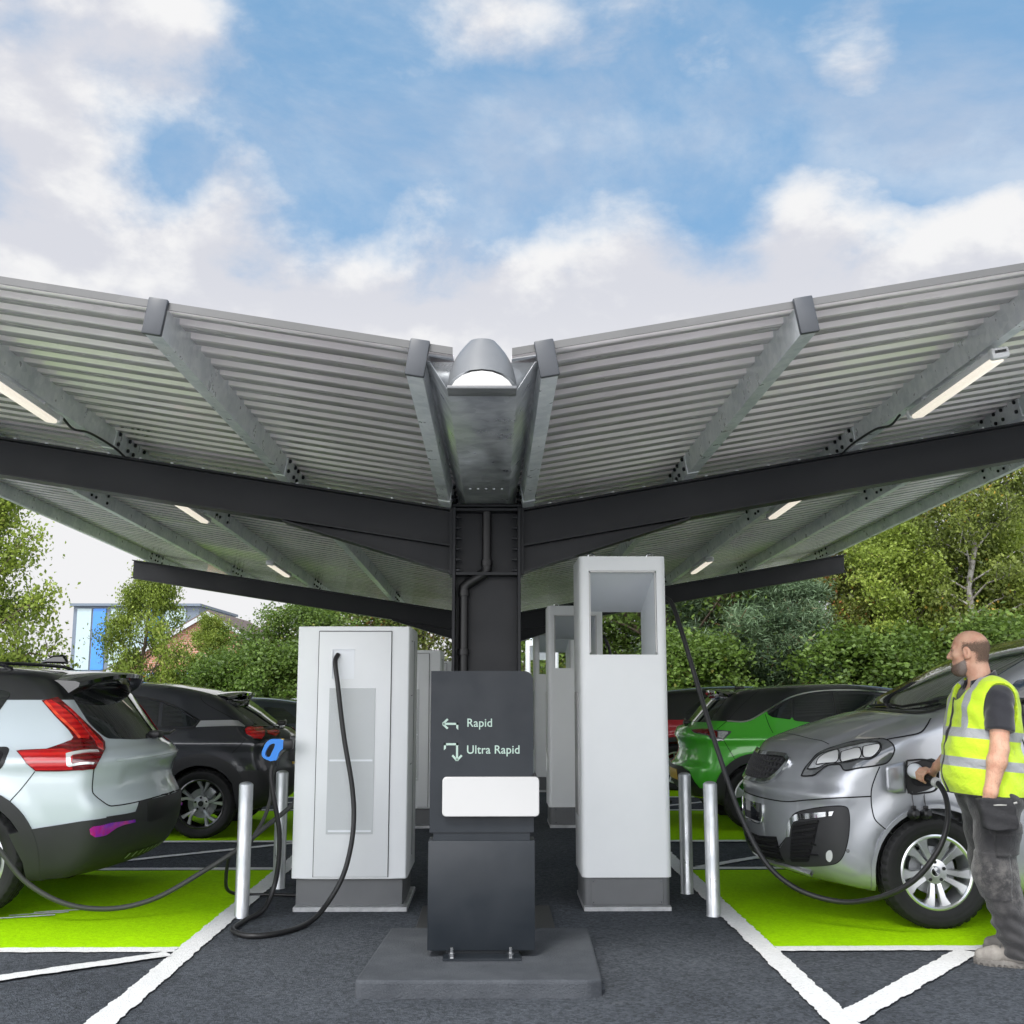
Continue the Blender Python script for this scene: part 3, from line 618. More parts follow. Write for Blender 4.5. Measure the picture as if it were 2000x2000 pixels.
# ================================================================== canopy
CX = -0.055                         # the valley line
TILT = -0.019                       # the whole canopy falls gently away from the camera
YC = (7.8, 16.4); YF, YB = 4.70, 19.3
SLR, SLL = 0.178, 0.158
def zarm(y): return 2.735 + TILT * (y - 7.8)          # top of the arms at the column
can = empty('canopy', 'grey steel butterfly canopy with corrugated roof over the charging bays', 'canopy', (CX, 7.8, 0))
def cpart(mb, name, m, parent=can, smooth=30):
    mb.xform(Matrix.Translation((-CX, -7.8, 0))); o = mb.done(name, m, None, smooth); o.parent = parent; return o
HALF = 0.24
for y in YC:
    zt = zarm(y)
    b = MB()
    for s in (-1, 1): b.box((CX + s * (HALF - 0.011), y + 0.10, (zt) / 2 + 0.0), (0.022, 0.30, zt), bev=0.003, seg=1)
    b.box((CX, y + 0.10, zt / 2 - 0.002), (HALF * 2 - 0.046, 0.014, zt - 0.004))
    b.box((CX, y + 0.10, zt + 0.011), (HALF * 2 + 0.01, 0.32, 0.02), bev=0.003, seg=1)
    b.box((CX, y + 0.10, zt - 0.47), (HALF * 2 - 0.048, 0.28, 0.02))
    b.box((CX, y + 0.10, zt - 0.015), (HALF * 2 - 0.048, 0.28, 0.018))
    col = cpart(b, 'column', 'steel_dark')
    bl = MB()
    for s in (-1, 1):
        for k in range(6):
            zz = zt - 0.07 - 0.075 * k
            for yy in (y - 0.02, y + 0.20):
                if y == YC[0] and len(bl.b.verts): cpart(bl, 'bolt', 'steel_dark', col); bl = MB()
                bl.lathe([(0.0, 0), (0.013, 0), (0.013, 0.022), (0.0, 0.022)], 6, Matrix.Translation((CX + s * (HALF - 0.023), yy, zz)) @ Matrix.Rotation(-s * math.pi / 2, 4, 'Y'))
                bl.lathe([(0.0, 0), (0.008, 0), (0.008, 0.038), (0.0, 0.038)], 6, Matrix.Translation((CX + s * (HALF - 0.023), yy, zz)) @ Matrix.Rotation(-s * math.pi / 2, 4, 'Y'))
    _b = cpart(bl, 'bolt', 'steel_dark', col)
    if y != YC[0]: _b['kind'] = 'stuff'
    for s, sl in ((1, SLR), (-1, SLL)):
        a = MB(); x0, x1 = HALF + 0.024, 5.3
        def zz(x): return zt + sl * (x - 0.24)
        D_ = 0.272
        def slab(xa, za, xb, zb, th, yw):
            """plate from xa to xb, top edge za..zb, thickness th downwards, width yw"""
            a.prism([(CX + s * xa, za), (CX + s * xb, zb), (CX + s * xb, zb - th), (CX + s * xa, za - th)], y + 0.10 - yw / 2, y + 0.10 + yw / 2)
        slab(x0, zz(x0), x1, zz(x1), 0.014, 0.19)
        slab(x0, zz(x0) - D_ + 0.014, x1, zz(x1) - D_ + 0.014, 0.014, 0.19)
        slab(x0, zz(x0) - 0.014, x1, zz(x1) - 0.014, D_ - 0.028, 0.012)
        xh = 1.45                                   # haunch under the root of the arm
        zh0 = zt - 0.44
        a.prism([(CX + s * x0, zz(x0) - D_), (CX + s * xh, zz(xh) - D_ - 0.001), (CX + s * x0, zh0)], y + 0.094, y + 0.106)
        a.prism([(CX + s * x0, zh0), (CX + s * xh, zz(xh) - D_ - 0.001), (CX + s * xh, zz(xh) - D_ - 0.013), (CX + s * x0, zh0 - 0.014)], y + 0.01, y + 0.19)
        a.box((CX + s * (HALF + 0.012), y + 0.10, zt - 0.215), (0.022, 0.21, 0.52), bev=0.002, seg=1)
        arm = cpart(a, 'arm', 'steel_dark')
        rv = MB(); k = 0.45
        while k < 5.2:
            if y == YC[0] and len(rv.b.verts): cpart(rv, 'fixing', 'galv', arm); rv = MB()
            rv.lathe([(0, 0.0), (0.013, 0.0), (0.013, 0.008), (0, 0.008)], 8, Matrix.Translation((CX + s * k, y + 0.02, zz(k) + 0.0005))); k += 0.225
        _b = cpart(rv, 'fixing', 'galv', arm)
        if y != YC[0]: _b['kind'] = 'stuff'
PUR = (0.295, 1.44, 2.63, 3.82, 5.02); PD, PW = 0.156, 0.074
def zpur(s, x, y): return zarm(y) + (SLR if s > 0 else SLL) * (x - 0.24) + 0.003
for s, sl in ((1, SLR), (-1, SLL)):
    ang = math.atan(sl) * s
    for i, px in enumerate(PUR):
        b = MB(); c, sn = math.cos(ang), math.sin(ang)
        prof = [(-PW / 2, 0), (PW / 2, 0), (PW / 2, PD), (-PW / 2, PD)]
        prof = [(CX + s * px + p[0] * c - p[1] * sn, p[0] * sn + p[1] * c) for p in prof]
        A = [(p[0], YF - 0.01, zpur(s, px, YF) + p[1]) for p in prof]; B = [(p[0], YB, zpur(s, px, YB) + p[1]) for p in prof]
        b.faces(A + B, [(0, 1, 2, 3), (7, 6, 5, 4), (0, 4, 5, 1), (1, 5, 6, 2), (2, 6, 7, 3), (3, 7, 4, 0)])
        pu = cpart(b, 'purlin', 'galv')
        e = MB(); e.box((0, 0, 0), (PW + 0.012, 0.03, PD + 0.01), bev=0.006)
        e.xform(Matrix.Translation((CX + s * px - PD / 2 * sn, YF - 0.022, zpur(s, px, YF) + PD / 2 * c)) @ Matrix.Rotation(-ang, 4, 'Y'))
        cpart(e, 'end_cap', 'cap_grey', pu)
        bo = MB()
        for yc in (YC[0] + 0.1, YC[0] + 2.7, YC[1] + 0.1):
            L = 0.32 if yc != YC[0] + 2.7 else 0.42
            M4 = Matrix.Translation((CX + s * px - PD / 2 * sn, yc, zpur(s, px, yc) + PD / 2 * c)) @ Matrix.Rotation(-ang, 4, 'Y') @ Matrix.Rotation(math.atan(TILT), 4, 'X')
            q = MB()
            q.box((0, 0, -0.002), (PW + 0.012, L * 2, PD + 0.004), bev=0.002, seg=1); q.xform(M4)
            cpart(q, 'splice_sleeve', 'galv', pu)
            for dy in (-L + 0.05, -0.06, 0.06, L - 0.05):
                for dz in (-0.035, 0.035):
                    for sd in (-1, 1):
                        bo.lathe([(0, 0), (0.014, 0), (0.014, 0.014), (0, 0.02)], 6, M4 @ Matrix.Translation((sd * (PW / 2 + 0.006), dy, dz)) @ Matrix.Rotation(sd * math.pi / 2, 4, 'Y'))
        cpart(bo, 'splice_bolt', 'steel_dark', pu)['kind'] = 'stuff'
    # corrugated deck: trapezoid ribs running up the slope
    prof = []; y = YF; PT = 0.19
    while y < YB - 0.01:
        for dy, dz in ((0, 0), (0.095, 0), (0.118, 0.034), (0.165, 0.034), (0.188, 0)): prof.append((y + dy, dz))
        y += PT
    V, Q = [], []
    xs = (0.13, 1.9, 3.7, 5.42)
    for (yy, dz) in prof:
        for x in xs: V.append((s * x, yy - 7.8, zpur(s, x, yy) + PD * math.cos(ang) - 0.026 + dz))
    n = len(xs)
    for r in range(len(prof) - 1):
        for k in range(n - 1): Q.append((r * n + k, r * n + k + 1, (r + 1) * n + k + 1, (r + 1) * n + k))
    dk = link('roof_sheet', npmesh(V, Q), can, 'deck_sheet')
    dk.modifiers.new('thick', 'SOLIDIFY').thickness = 0.0015
    f = MB()                                        # flashing along the near edge
    za, zb = zpur(s, 0.13, YF) + PD - 0.004, zpur(s, 5.42, YF) + PD - 0.004
    f.prism([(CX + s * 0.13, za - 0.03), (CX + s * 5.42, zb - 0.03), (CX + s * 5.42, zb + 0.004), (CX + s * 0.13, za + 0.004)], YF - 0.013, YF - 0.006)
    cpart(f, 'edge_flashing', 'flashing')
    if s < 0:
        la = MB(); x0, x1 = 1.33, 0.94
        z0, z1 = zpur(-1, x0, YF + .05) + PD - 0.003, zpur(-1, x1, YF + .05) + PD - 0.003
        la.faces([(CX - x0, YF + 0.015, z0), (CX - x1, YF + 0.015, z1), (CX - x1, YF + 0.062, z1), (CX - x0, YF + 0.062, z0)], [(0, 1, 2, 3)])
        cpart(la, 'paper_label', 'white_gloss')
# box gutter in the valley
gz = lambda y: zarm(y) + 0.026 - 0.075 * max(0.0, 7.7 - y) / 3.0
gt = MB(); GX0, GX1 = -0.205, 0.095
sec = [(-0.325, 0.130), (-0.285, 0.128), (GX0, 0.0), (GX1, 0.0), (0.175, 0.128), (0.215, 0.130)]
V = []; 
for yy in (YF - 0.005, 7.7, YC[0] + 1.0, YC[0] + 5.0, YB): V += [(p[0], yy, gz(yy) + p[1]) for p in sec]
gt.faces(V, [(r * 6 + k, r * 6 + k + 1, r * 6 + k + 7, r * 6 + k + 6) for r in range(4) for k in range(5)])
gt.faces([(p[0], YF + 0.01, gz(YF) + p[1] + 0.002) for p in sec[1:5]], [(0, 1, 2, 3)])
gu = cpart(gt, 'gutter', 'galv_dark'); gu.modifiers.new('thick', 'SOLIDIFY').thickness = 0.002
rb = MB()
for k in range(5): rb.lathe([(0, -0.008), (0.008, -0.006), (0.008, 0.0), (0, 0)], 8, Matrix.Translation((GX0 + 0.045 + 0.052 * k, 7.15, gz(7.15) - 0.001)))
cpart(rb, 'gutter_rivet', 'galv', gu)
# downpipe
dp = MB(); X = CX; yp = YC[0] + 0.015
dp.tube([(X + 0.0, yp, zarm(7.8) + 0.06), (X, yp, 2.33)], 0.034, 16)
dp.tube([(X, yp, 2.36), (X, yp, 2.30), (X - 0.02, yp, 2.27), (X - 0.13, yp, 2.20), (X - 0.16, yp, 2.17), (X - 0.16, yp, 2.12)], 0.038, 16)
dp.tube([(X - 0.16, yp, 2.14), (X - 0.16, yp, 0.02)], 0.034, 16)
for zz_, xx_ in ((2.345, X), (2.13, X - 0.16), (1.72, X - 0.16), (0.9, X - 0.16)): dp.lathe([(0.034, -0.022), (0.042, -0.02), (0.042, 0.02), (0.034, 0.022)], 16, Matrix.Translation((xx_, yp, zz_)))
cpart(dp, 'downpipe', 'plastic_black')
# ------------------------------------------------------------------ lights under the canopy
fl = empty('floodlight', 'grey hooded floodlight mounted on the near end of the canopy gutter', 'floodlight', (CX, YF - 0.085, gz(YF) - 0.02))
b = MB(); N = 18; prof_o = []
Vh, Fh = [], []
rows = [(0.0, 0.0, 1.0), (0.10, 0.02, 0.96), (0.2, 0.05, 0.85), (0.28, 0.09, 0.66), (0.325, 0.13, 0.46), (0.335, 0.20, 0.40)]
# hood: a parabolic shell, open (lensed) at the bottom front
hw = 0.152
def hood(tt): # half width at height fraction
    return hw * (1 - tt ** 2.2 * 0.62)
H_ = 0.225
for i in range(9):
    tt = i / 8; w = hood(tt); zc = H_ * tt
    for j in range(11):
        a = math.pi * j / 10
        dep = 0.16 * (1 - 0.55 * tt)
        Vh.append((-w * math.cos(a), -dep * math.sin(a) ** 0.8 + 0.06, zc + (0.062 * math.sin(a) ** 1.1) * (1 - tt)))
for i in range(8):
    for j in range(10): Fh.append((i * 11 + j, i * 11 + j + 1, (i + 1) * 11 + j + 1, (i + 1) * 11 + j))
b.faces(Vh, Fh); b.b.faces.new([b.b.verts[8 * 11 + j] for j in range(11)]) if False else None
b.box((0, 0.075, H_ / 2), (0.12, 0.03, H_), bev=0.004)
top = [Vh[8 * 11 + j] for j in range(11)]
b.faces(top, [tuple(range(11))])
b.done('housing', 'flood_grey', fl, 40)
b = MB(); fr = [Vh[j] for j in range(11)]
lens = [(p[0] * 0.93, p[1] + 0.012, p[2] - 0.004) for p in fr]
b.faces(lens, [tuple(range(11))]); 
b.done('lens', 'flood_lens', fl, None)
b = MB(); b.box((0, -0.0, -0.006), (0.296, 0.13, 0.014), bev=0.004); b.done('base_plate', 'flood_grey', fl)
proto = None
for s in (1, -1):
    for i, (y0, y1) in enumerate(((5.42, 6.66), (9.05, 10.25), (13.2, 14.4))):
        xx = 2.64 if s > 0 else 2.62
        lab = {(1, 0): 'lit white batten lamp on the right roof, nearest the front edge', (1, 1): 'lit batten lamp just behind the right front arm of the canopy', (1, 2): 'small lit batten lamp far under the right roof above the rear arm',
               (-1, 0): 'lit white batten lamp on the left roof, nearest the front edge', (-1, 1): 'lit batten lamp behind the left front arm of the canopy', (-1, 2): 'small lit batten lamp far under the left roof near the rear arm'}[(s, i)]
        ym = (y0 + y1) / 2; zc = zpur(s, xx, ym) - 0.045
        if proto is None:
            proto = empty('batten_lamp', lab, 'lamp', (0, 0, 0), 0, 'batten lamps under the canopy')
            q = MB(); q.box((0, 0, 0.0), (0.085, 1.22, 0.04), bev=0.012)
            for yy in (-0.585, 0.585): q.box((0, yy, -0.005), (0.095, 0.05, 0.06), bev=0.014)
            for yy in (-0.4, 0.4): q.box((0, yy, 0.035), (0.03, 0.04, 0.04))
            q.done('housing', 'lamp_grey', proto)
            q = MB(); q.box((0, 0, -0.028), (0.075, 1.11, 0.03), bev=0.012); q.done('lens', 'batten_lens', proto)
            lm = proto
        else: lm = copy_tree(proto)
        lm['label'] = lab; lm.location = (CX + s * xx, ym, zc); lm.rotation_euler = (math.atan(TILT), -math.atan(SLR if s > 0 else -SLL), 0)
for s, x, y0 in ((1, 2.56, 6.7), (-1, 2.58, 6.7)):
    b = MB(); P = [(CX + s * x, y0 - 0.05, zpur(s, x, y0) - 0.035), (CX + s * x, y0 + 0.12, zpur(s, x, y0) - 0.06), (CX + s * x, y0 + 0.4, zpur(s, x, y0) - 0.02), (CX + s * x, y0 + 0.85, zpur(s, x, y0) - 0.012), (CX + s * x, y0 + 1.1, zpur(s, x, y0) - 0.03)]
    b.tube(spline(P, 6), 0.008, 6)
    tag(b.done('lamp_cable', 'cable_black'), 'thin black cable hanging behind the %s front batten lamp' % ('right' if s > 0 else 'left'), 'cable', 'lamp cables')

# ================================================================== chargers
def kiosk(loc, label):
    t = empty('charging_kiosk', label, 'charger', loc, 0, 'tall charging kiosks')
    w, d, z0, z1 = 0.605, 0.62, 0.215, 2.385
    out = rrect(-w / 2, w / 2, 0, d, 0.045, 5)
    b = MB(); za, zb = 1.70, 2.285                        # the see-through head
    b.prism([(p[0], p[1]) for p in out], z0, za, 'z')
    b.prism([(p[0], p[1]) for p in out], zb, z1, 'z')
    for s in (-1, 1):
        post = [(-w / 2 + 0.066 if s < 0 else w / 2 - 0.066, d), (-w / 2 + 0.066 if s < 0 else w / 2 - 0.066, 0)]
        side = [p for p in out if p[0] * s > w / 2 - 0.0461]
        side = sorted(set((round(p[0], 5), round(p[1], 5)) for p in side), key=lambda p: math.atan2(p[1] - d / 2, (p[0] * s) - w / 2 + 0.2))
        b.prism(post + side if True else side, za, zb, 'z')
    body = b.done('body', 'white_powder', t, 40)
    b = MB()                                              # lining of the opening, narrower behind
    x0, x1 = -w / 2 + 0.075, w / 2 - 0.075
    xa, xb = -w / 2 + 0.10, w / 2 - 0.10
    zt0, zt1 = zb - 0.012, zb - 0.245
    V = [(x0, 0.05, za + .001), (x0, 0.05, zt0), (x1, 0.05, zt0), (x1, 0.05, za + .001), (xa, d - 0.02, za + .001), (xa, d - 0.02, zt1), (xb, d - 0.02, zt1), (xb, d - 0.02, za + .001)]
    b.faces(V, [(0, 1, 5, 4), (1, 2, 6, 5), (2, 3, 7, 6)])
    V2 = [(x0 - .03, 0.006, zb + .004), (x1 + .03, 0.006, zb + .004), (x1, 0.05, zt0), (x0, 0.05, zt0), (x0 - .008, 0.05, za), (x1 + .008, 0.05, za)]
    b.done('inner_lining', 'inner_panel', t, None)
    b = MB(); b.box((0, 0.018, zb - 0.006), (w - 0.15, 0.012, 0.012)); 
    for s in (-1, 1): b.box((s * (w / 2 - 0.073), 0.018, (za + zb) / 2), (0.01, 0.012, zb - za - 0.03))
    b.done('window_frame', 'white_gloss', t, None)
    b = MB(); b.box((0, d - 0.008, zb - 0.12), (w - 0.14, 0.012, 0.255)); b.done('rear_panel', 'inner_panel', t, None)
    b = MB(); b.prism(rrect(-w / 2 + 0.012, w / 2 - 0.012, 0.014, d - 0.014, 0.04, 4), 0.03, z0 - 0.004, 'z'); pl = b.done('plinth', 'plinth_grey', t, 40)
    b = MB(); b.box((0, 0.011, 0.12), (w - 0.12, 0.006, 0.165), bev=0.002, seg=1); cv = b.done('cover_plate', 'plinth_grey', pl)
    b = MB()
    for sx in (-1, 1):
        for zz in (0.055, 0.19): b.lathe([(0, 0), (0.006, 0), (0.005, 0.005), (0, 0.005)], 8, Matrix.Translation((sx * (w / 2 - 0.075), 0.008, zz)) @ Matrix.Rotation(math.pi / 2, 4, 'X'))
    b.done('screw', 'chrome', pl)
    b = MB(); b.box((0, d / 2 - 0.005, 0.0155), (w - 0.02, d + 0.03, 0.031), bev=0.003, seg=1); b.done('foot_plate', 'galv_plate', t)
    b = MB()
    for sx in (-0.2, 0.22):                               # lifting eyes
        b.tube([(sx + 0.028 * math.cos(a), 0.2, z1 + 0.012 + 0.03 * math.sin(a)) for a in [math.pi * k / 8 for k in range(9)]], 0.007, 8)
    b.done('lifting_eye', 'chrome', t)
    b = MB(); b.box((-w / 2 - 0.004, 0.33, 1.02), (0.008, 0.30, 0.85), bev=0.003, seg=1); b.done('side_screen', 'white_gloss', t)
    b = MB(); b.tube([(w / 2 - 0.01, 0.3, 2.13), (w / 2 + 0.02, 0.3, 2.13)], 0.04, 14); b.done('cable_gland', 'plastic_black', t)
    b = MB(); b.lathe([(0.0, 0), (0.06, 0), (0.05, 0.02), (0, 0.026)], 20, Matrix.Translation((0.12, 0.35, z1 - 0.001))); b.done('antenna_puck', 'plastic_black', t)
    return t
KY = (7.74, 12.31, 16.6, 20.8)
KL = ('tall white charging kiosk whose cable runs to the silver van', 'tall white kiosk half hidden behind the kiosk that charges the silver van', 'tall white kiosk third in the row, showing in the gap behind the dark sign', 'tall white kiosk at the far end of the row, a sliver beside the column')
for y, l in zip(KY, KL): kiosk((0.897, y, 0), l)

def dot_mat(name, base, dark, sx):
    m = mat(name, base, 0.5); t = NT(m.node_tree); b = t.n['Principled BSDF']
    P = t.vmath('MULTIPLY', t.node('ShaderNodeTexCoord').outputs['Object'], (1, 0, 1))
    v = t.node('ShaderNodeTexVoronoi', inp={'Vector': P, 'Scale': sx, 'Randomness': 0.0}).outputs['Distance']
    hole = t.rng(v, 0.36, 0.28)
    t.l.new(t.mix(hole, base, dark), b.inputs['Base Color'])
    M[name] = m
dot_mat('perforated', (0.60, 0.63, 0.64), (0.20, 0.21, 0.215), 190)
def cabinet(loc, label):
    t = empty('charging_cabinet', label, 'charger', loc, 0, 'broad charging cabinets')
    x0, x1, d, z0, z1 = -0.40, 0.378, 0.74, 0.205, 1.895
    dx, dd = 0.0, 0.09                                    # chamfered front corners
    out = [(x0 + 0.10, 0), (x1 - 0.10, 0), (x1 - 0.10, 0)]
    b = MB(); out = [(x0, 0.028), (x0 + 0.125, 0), (x1 - 0.125, 0), (x1 - 0.01, 0.02), (x1, 0.05), (x1, d), (x0, d)]
    b.prism(out, z0, z1, 'z')
    o = b.done('body', 'white_powder', t, 30); bv = o.modifiers.new('bev', 'BEVEL'); bv.width = 0.006; bv.segments = 2; bv.limit_method = 'ANGLE'; bv.angle_limit = R(35)
    b = MB(); b.box((0, -0.006, (z0 + z1) / 2 - 0.01), (0.498, 0.014, z1 - z0 - 0.055), bev=0.004)
    dr = b.done('door', 'white_powder', t)
    b = MB()
    for s in (-1, 1): b.box((s * 0.251, -0.002, (z0 + z1) / 2 - 0.01), (0.004, 0.01, z1 - z0 - 0.05))
    b.box((0, -0.002, z1 - 0.034), (0.5, 0.01, 0.004)); b.done('door_seam', 'seam_dark', t, None)
    b = MB(); b.box((-0.012, -0.0155, 0.985), (0.315, 0.006, 0.97), bev=0.001, seg=1); vg = b.done('vent_grille', 'perforated', dr, None)
    b = MB()
    for zz in (0.52, 0.985): b.box((-0.012, -0.020, zz), (0.29, 0.004, 0.012))
    b.done('grille_bar', 'inner_panel', vg, None)
    b = MB(); b.box((-0.078, -0.0135, 1.635), (0.15, 0.003, 0.205)); b.box((-0.078, -0.019, 1.735), (0.15, 0.014, 0.006)); b.box((-0.155, -0.019, 1.635), (0.005, 0.014, 0.2)); b.done('socket_recess', 'inner_panel', dr, None)
    b = MB(); b.prism([(p[0] * 0.93, p[1] * 0.9 + 0.04) for p in out], 0.032, z0 - 0.002, 'z'); pl = b.done('plinth', 'plinth_grey', t, 30)
    b = MB(); b.box((0.005, d / 2 - 0.01, 0.0165), (0.76, d + 0.05, 0.033), bev=0.004, seg=1); b.done('foot_plate', 'galv_plate', t)
    b = MB()
    for zz in (1.80, 1.42, 0.95): b.box((x1 + 0.001, 0.2, zz), (0.004, 0.12, 0.006))
    b.box((x1 + 0.002, 0.40, 1.06), (0.004, 0.004, 1.5)); b.done('side_seam', 'plinth_grey', t, None)
    b = MB(); b.box((x0 - 0.02, 0.12, 1.06), (0.05, 0.14, 0.17), bev=0.012); b.done('plug_holster', 'plastic_black', t)
    return t
CL = ('broad white charging cabinet with a black cable hanging down its perforated front', 'broad white cabinet half hidden behind the one with the hanging cable', 'broad white cabinet third in its row, a sliver beside the steel column')
for y, l in zip((7.76, 12.3, 16.8), CL): cabinet((-0.96, y, 0), l)

# ================================================================== sign on its concrete pad
b = MB()
o = [(-0.665, 5.63), (-0.63, 5.61), (0.46, 5.60), (0.525, 5.64), (0.555, 6.80), (-0.60, 6.82)]
vs = b.prism(o, -0.02, 0.085, 'z')
pad = b.done('concrete_pad', 'asphalt', None, None)
pm = mat('pad_concrete', (0.038, 0.043, 0.051), 0.8, var=(5, 0.8, (0.066, 0.073, 0.083)), bump=(90, 0.8, 0.008)); pad.data.materials[0] = pm
bv = pad.modifiers.new('bev', 'BEVEL'); bv.width = 0.016; bv.segments = 3; bv.limit_method = 'ANGLE'
tag(pad, 'dark concrete pad under the direction sign', 'pad')
sg = empty('direction_sign', 'dark grey direction sign with white lettering panel bolted to a concrete pad', 'sign', (-0.064, 6.07, 0.085))
def zl(z): return z - 0.085
b = MB(); b.prism(rrect(-0.276, 0.276, zl(0.713), zl(1.558), 0.05, 6, (1, 0, 0, 0)), 0.0, 0.16, 'y'); up_ = b.done('upper_panel', 'anthracite', sg, 40)
b = MB(); b.box((0, 0.08, zl(0.69)), (0.51, 0.145, 0.06)); b.done('neck', 'anthracite', sg, None)
b = MB(); b.box((0.0, 0.08, zl(0.395)), (0.562, 0.17, 0.552), bev=0.004); b.done('lower_panel', 'anthracite', sg)
b = MB(); b.prism(rrect(-0.208, 0.304, zl(0.81 - 0.012), zl(1.002), 0.022, 5), -0.045, -0.004, 'y'); wb = b.done('blank_board', 'white_gloss', sg, 40)
bv = wb.modifiers.new('bev', 'BEVEL'); bv.width = 0.004; bv.segments = 2; bv.limit_method = 'ANGLE'; bv.angle_limit = R(60)
b = MB(); b.box((0.28, 0.03, zl(1.0)), (0.02, 0.06, 0.03)); b.done('board_bracket', 'plastic_black', sg)
b = MB(); b.box((0.005, -0.02, zl(0.093)), (0.40, 0.14, 0.012)); b.box((0.005, 0.07, zl(0.103)), (0.38, 0.1, 0.03)); b.done('base_plate', 'anthracite', sg)
b = MB()
for s in (-0.15, 0.152):
    for r_, h0, h1 in ((0.016, 0.0, 0.022), (0.010, 0.022, 0.05)): b.lathe([(0, h0), (r_, h0), (r_, h1 - 0.003), (r_ - 0.003, h1), (0, h1)], 6 if r_ > 0.012 else 12, Matrix.Translation((s, -0.06, zl(0.099))))
b.done('anchor_bolt', 'chrome', sg)
b = MB(); yq = -0.0012                                  # arrows and words
def bar(x0, z0, x1, z1, w=0.011):
    d = Vector((x1 - x0, z1 - z0)).normalized(); nn = Vector((-d.y, d.x)) * w / 2; e = d * 0.0
    b.faces([(x0 - nn.x - e.x, yq, z0 - nn.y - e.y), (x1 - nn.x + e.x, yq, z1 - nn.y + e.y), (x1 + nn.x + e.x, yq, z1 + nn.y + e.y), (x0 + nn.x - e.x, yq, z0 + nn.y - e.y)], [(0, 1, 2, 3)])
za = zl(1.277)
bar(-0.206, za, -0.1275, za); bar(-0.133, za + 0.0055, -0.133, za - 0.022); bar(-0.211, za + 0.0, -0.184, za + 0.025); bar(-0.211, za, -0.184, za - 0.025)
b.faces([(-0.1385, yq, za - 0.022), (-0.1275, yq, za - 0.022), (-0.1275, yq, za - 0.032)], [(0, 1, 2)])
b.done('arrow', 'mint_ink', up_, None); b = MB()
zc = zl(1.170)
bar(-0.2035, zc, -0.1275, zc); bar(-0.198, zc + 0.0055, -0.198, zc - 0.022); bar(-0.133, zc + 0.0055, -0.133, zc - 0.081); bar(-0.133, zc - 0.085, -0.158, zc - 0.058); bar(-0.133, zc - 0.085, -0.108, zc - 0.058)
b.faces([(-0.2035, yq, zc - 0.022), (-0.1925, yq, zc - 0.022), (-0.2035, yq, zc - 0.032)], [(0, 1, 2)])
b.done('arrow', 'mint_ink', up_, None)
def text_mesh(body, size, loc, rot, m, parent, name='lettering', bold=0.0, ext=0.0004, sx=1.0):
    cu = bpy.data.curves.new('txt', 'FONT'); cu.body = body; cu.size = size; cu.extrude = ext; cu.offset = bold; cu.space_character = 1.03
    o = bpy.data.objects.new('txt', cu); COL.objects.link(o)
    dg = bpy.context.evaluated_depsgraph_get(); me = bpy.data.meshes.new_from_object(o.evaluated_get(dg)); bpy.data.objects.remove(o)
    me.transform(Matrix.Diagonal((sx, 1, 1, 1))); me.materials.clear()
    q = link(name, me, parent, m); q.location = loc; q.rotation_euler = rot; return q
text_mesh('Rapid', 0.062, (-0.083, yq, zl(1.262)), (R(90), 0, 0), 'mint_ink', up_, bold=0.0005, sx=0.97)
text_mesh('Ultra Rapid', 0.062, (-0.083, yq, zl(1.121)), (R(90), 0, 0), 'mint_ink', up_, bold=0.0005, sx=0.97)
# ------------------------------------------------------------------ drain covers
def cover_mat():
    m = mat('cast_iron', (0.05, 0.05, 0.052), 0.6, 0.3); t = NT(m.node_tree); b = t.n['Principled BSDF']
    P = t.node('ShaderNodeTexCoord').outputs['Object']
    w = t.node('ShaderNodeTexChecker', inp={'Vector': P, 'Scale': 60.0, 'Color1': (0.07, 0.07, 0.07, 1), 'Color2': (0.03, 0.03, 0.03, 1)})
    t.l.new(w.outputs[0], b.inputs['Base Color']); t.l.new(t.node('ShaderNodeBump', inp={'Height': w.outputs[1], 'Strength': 0.6, 'Distance': 0.004}).outputs[0], b.inputs['Normal']); M['cast_iron'] = m
cover_mat()
b = MB(); b.box((-0.05, 7.36, 0.006), (0.86, 1.02, 0.016), bev=0.003, seg=1)
tag(b.done('manhole_cover', 'cast_iron'), 'dark checkered manhole cover behind the direction sign', 'manhole cover')
# ------------------------------------------------------------------ bollards
def bollard(x, y, h, r, lab):
    b = MB(); prof = [(r + 0.004, 0.0), (r, 0.01), (r, h - r * 0.5)] + [(r * math.cos(a), h - r * 0.5 + r * 0.5 * math.sin(a)) for a in [R(k * 11.25) for k in range(1, 9)]]
    b.lathe(prof, 32)
    o = b.done('bollard', 'bollard_galv', None, 40, (x, y, 0)); tag(o, lab, 'bollard', 'steel bollards'); return o
bollard(-1.635, 7.56, 0.86, 0.046, 'steel bollard beside the pale SUV, with a black cable looped at its foot')
bollard(-1.60, 8.64, 0.86, 0.046, 'steel bollard partly hidden by the nearest charging cabinet')
bollard(1.437, 7.56, 0.86, 0.046, 'front steel bollard between the nearest kiosk and the silver van')
bollard(1.405, 8.38, 0.86, 0.046, 'rear steel bollard close behind the front one, right of the kiosk')
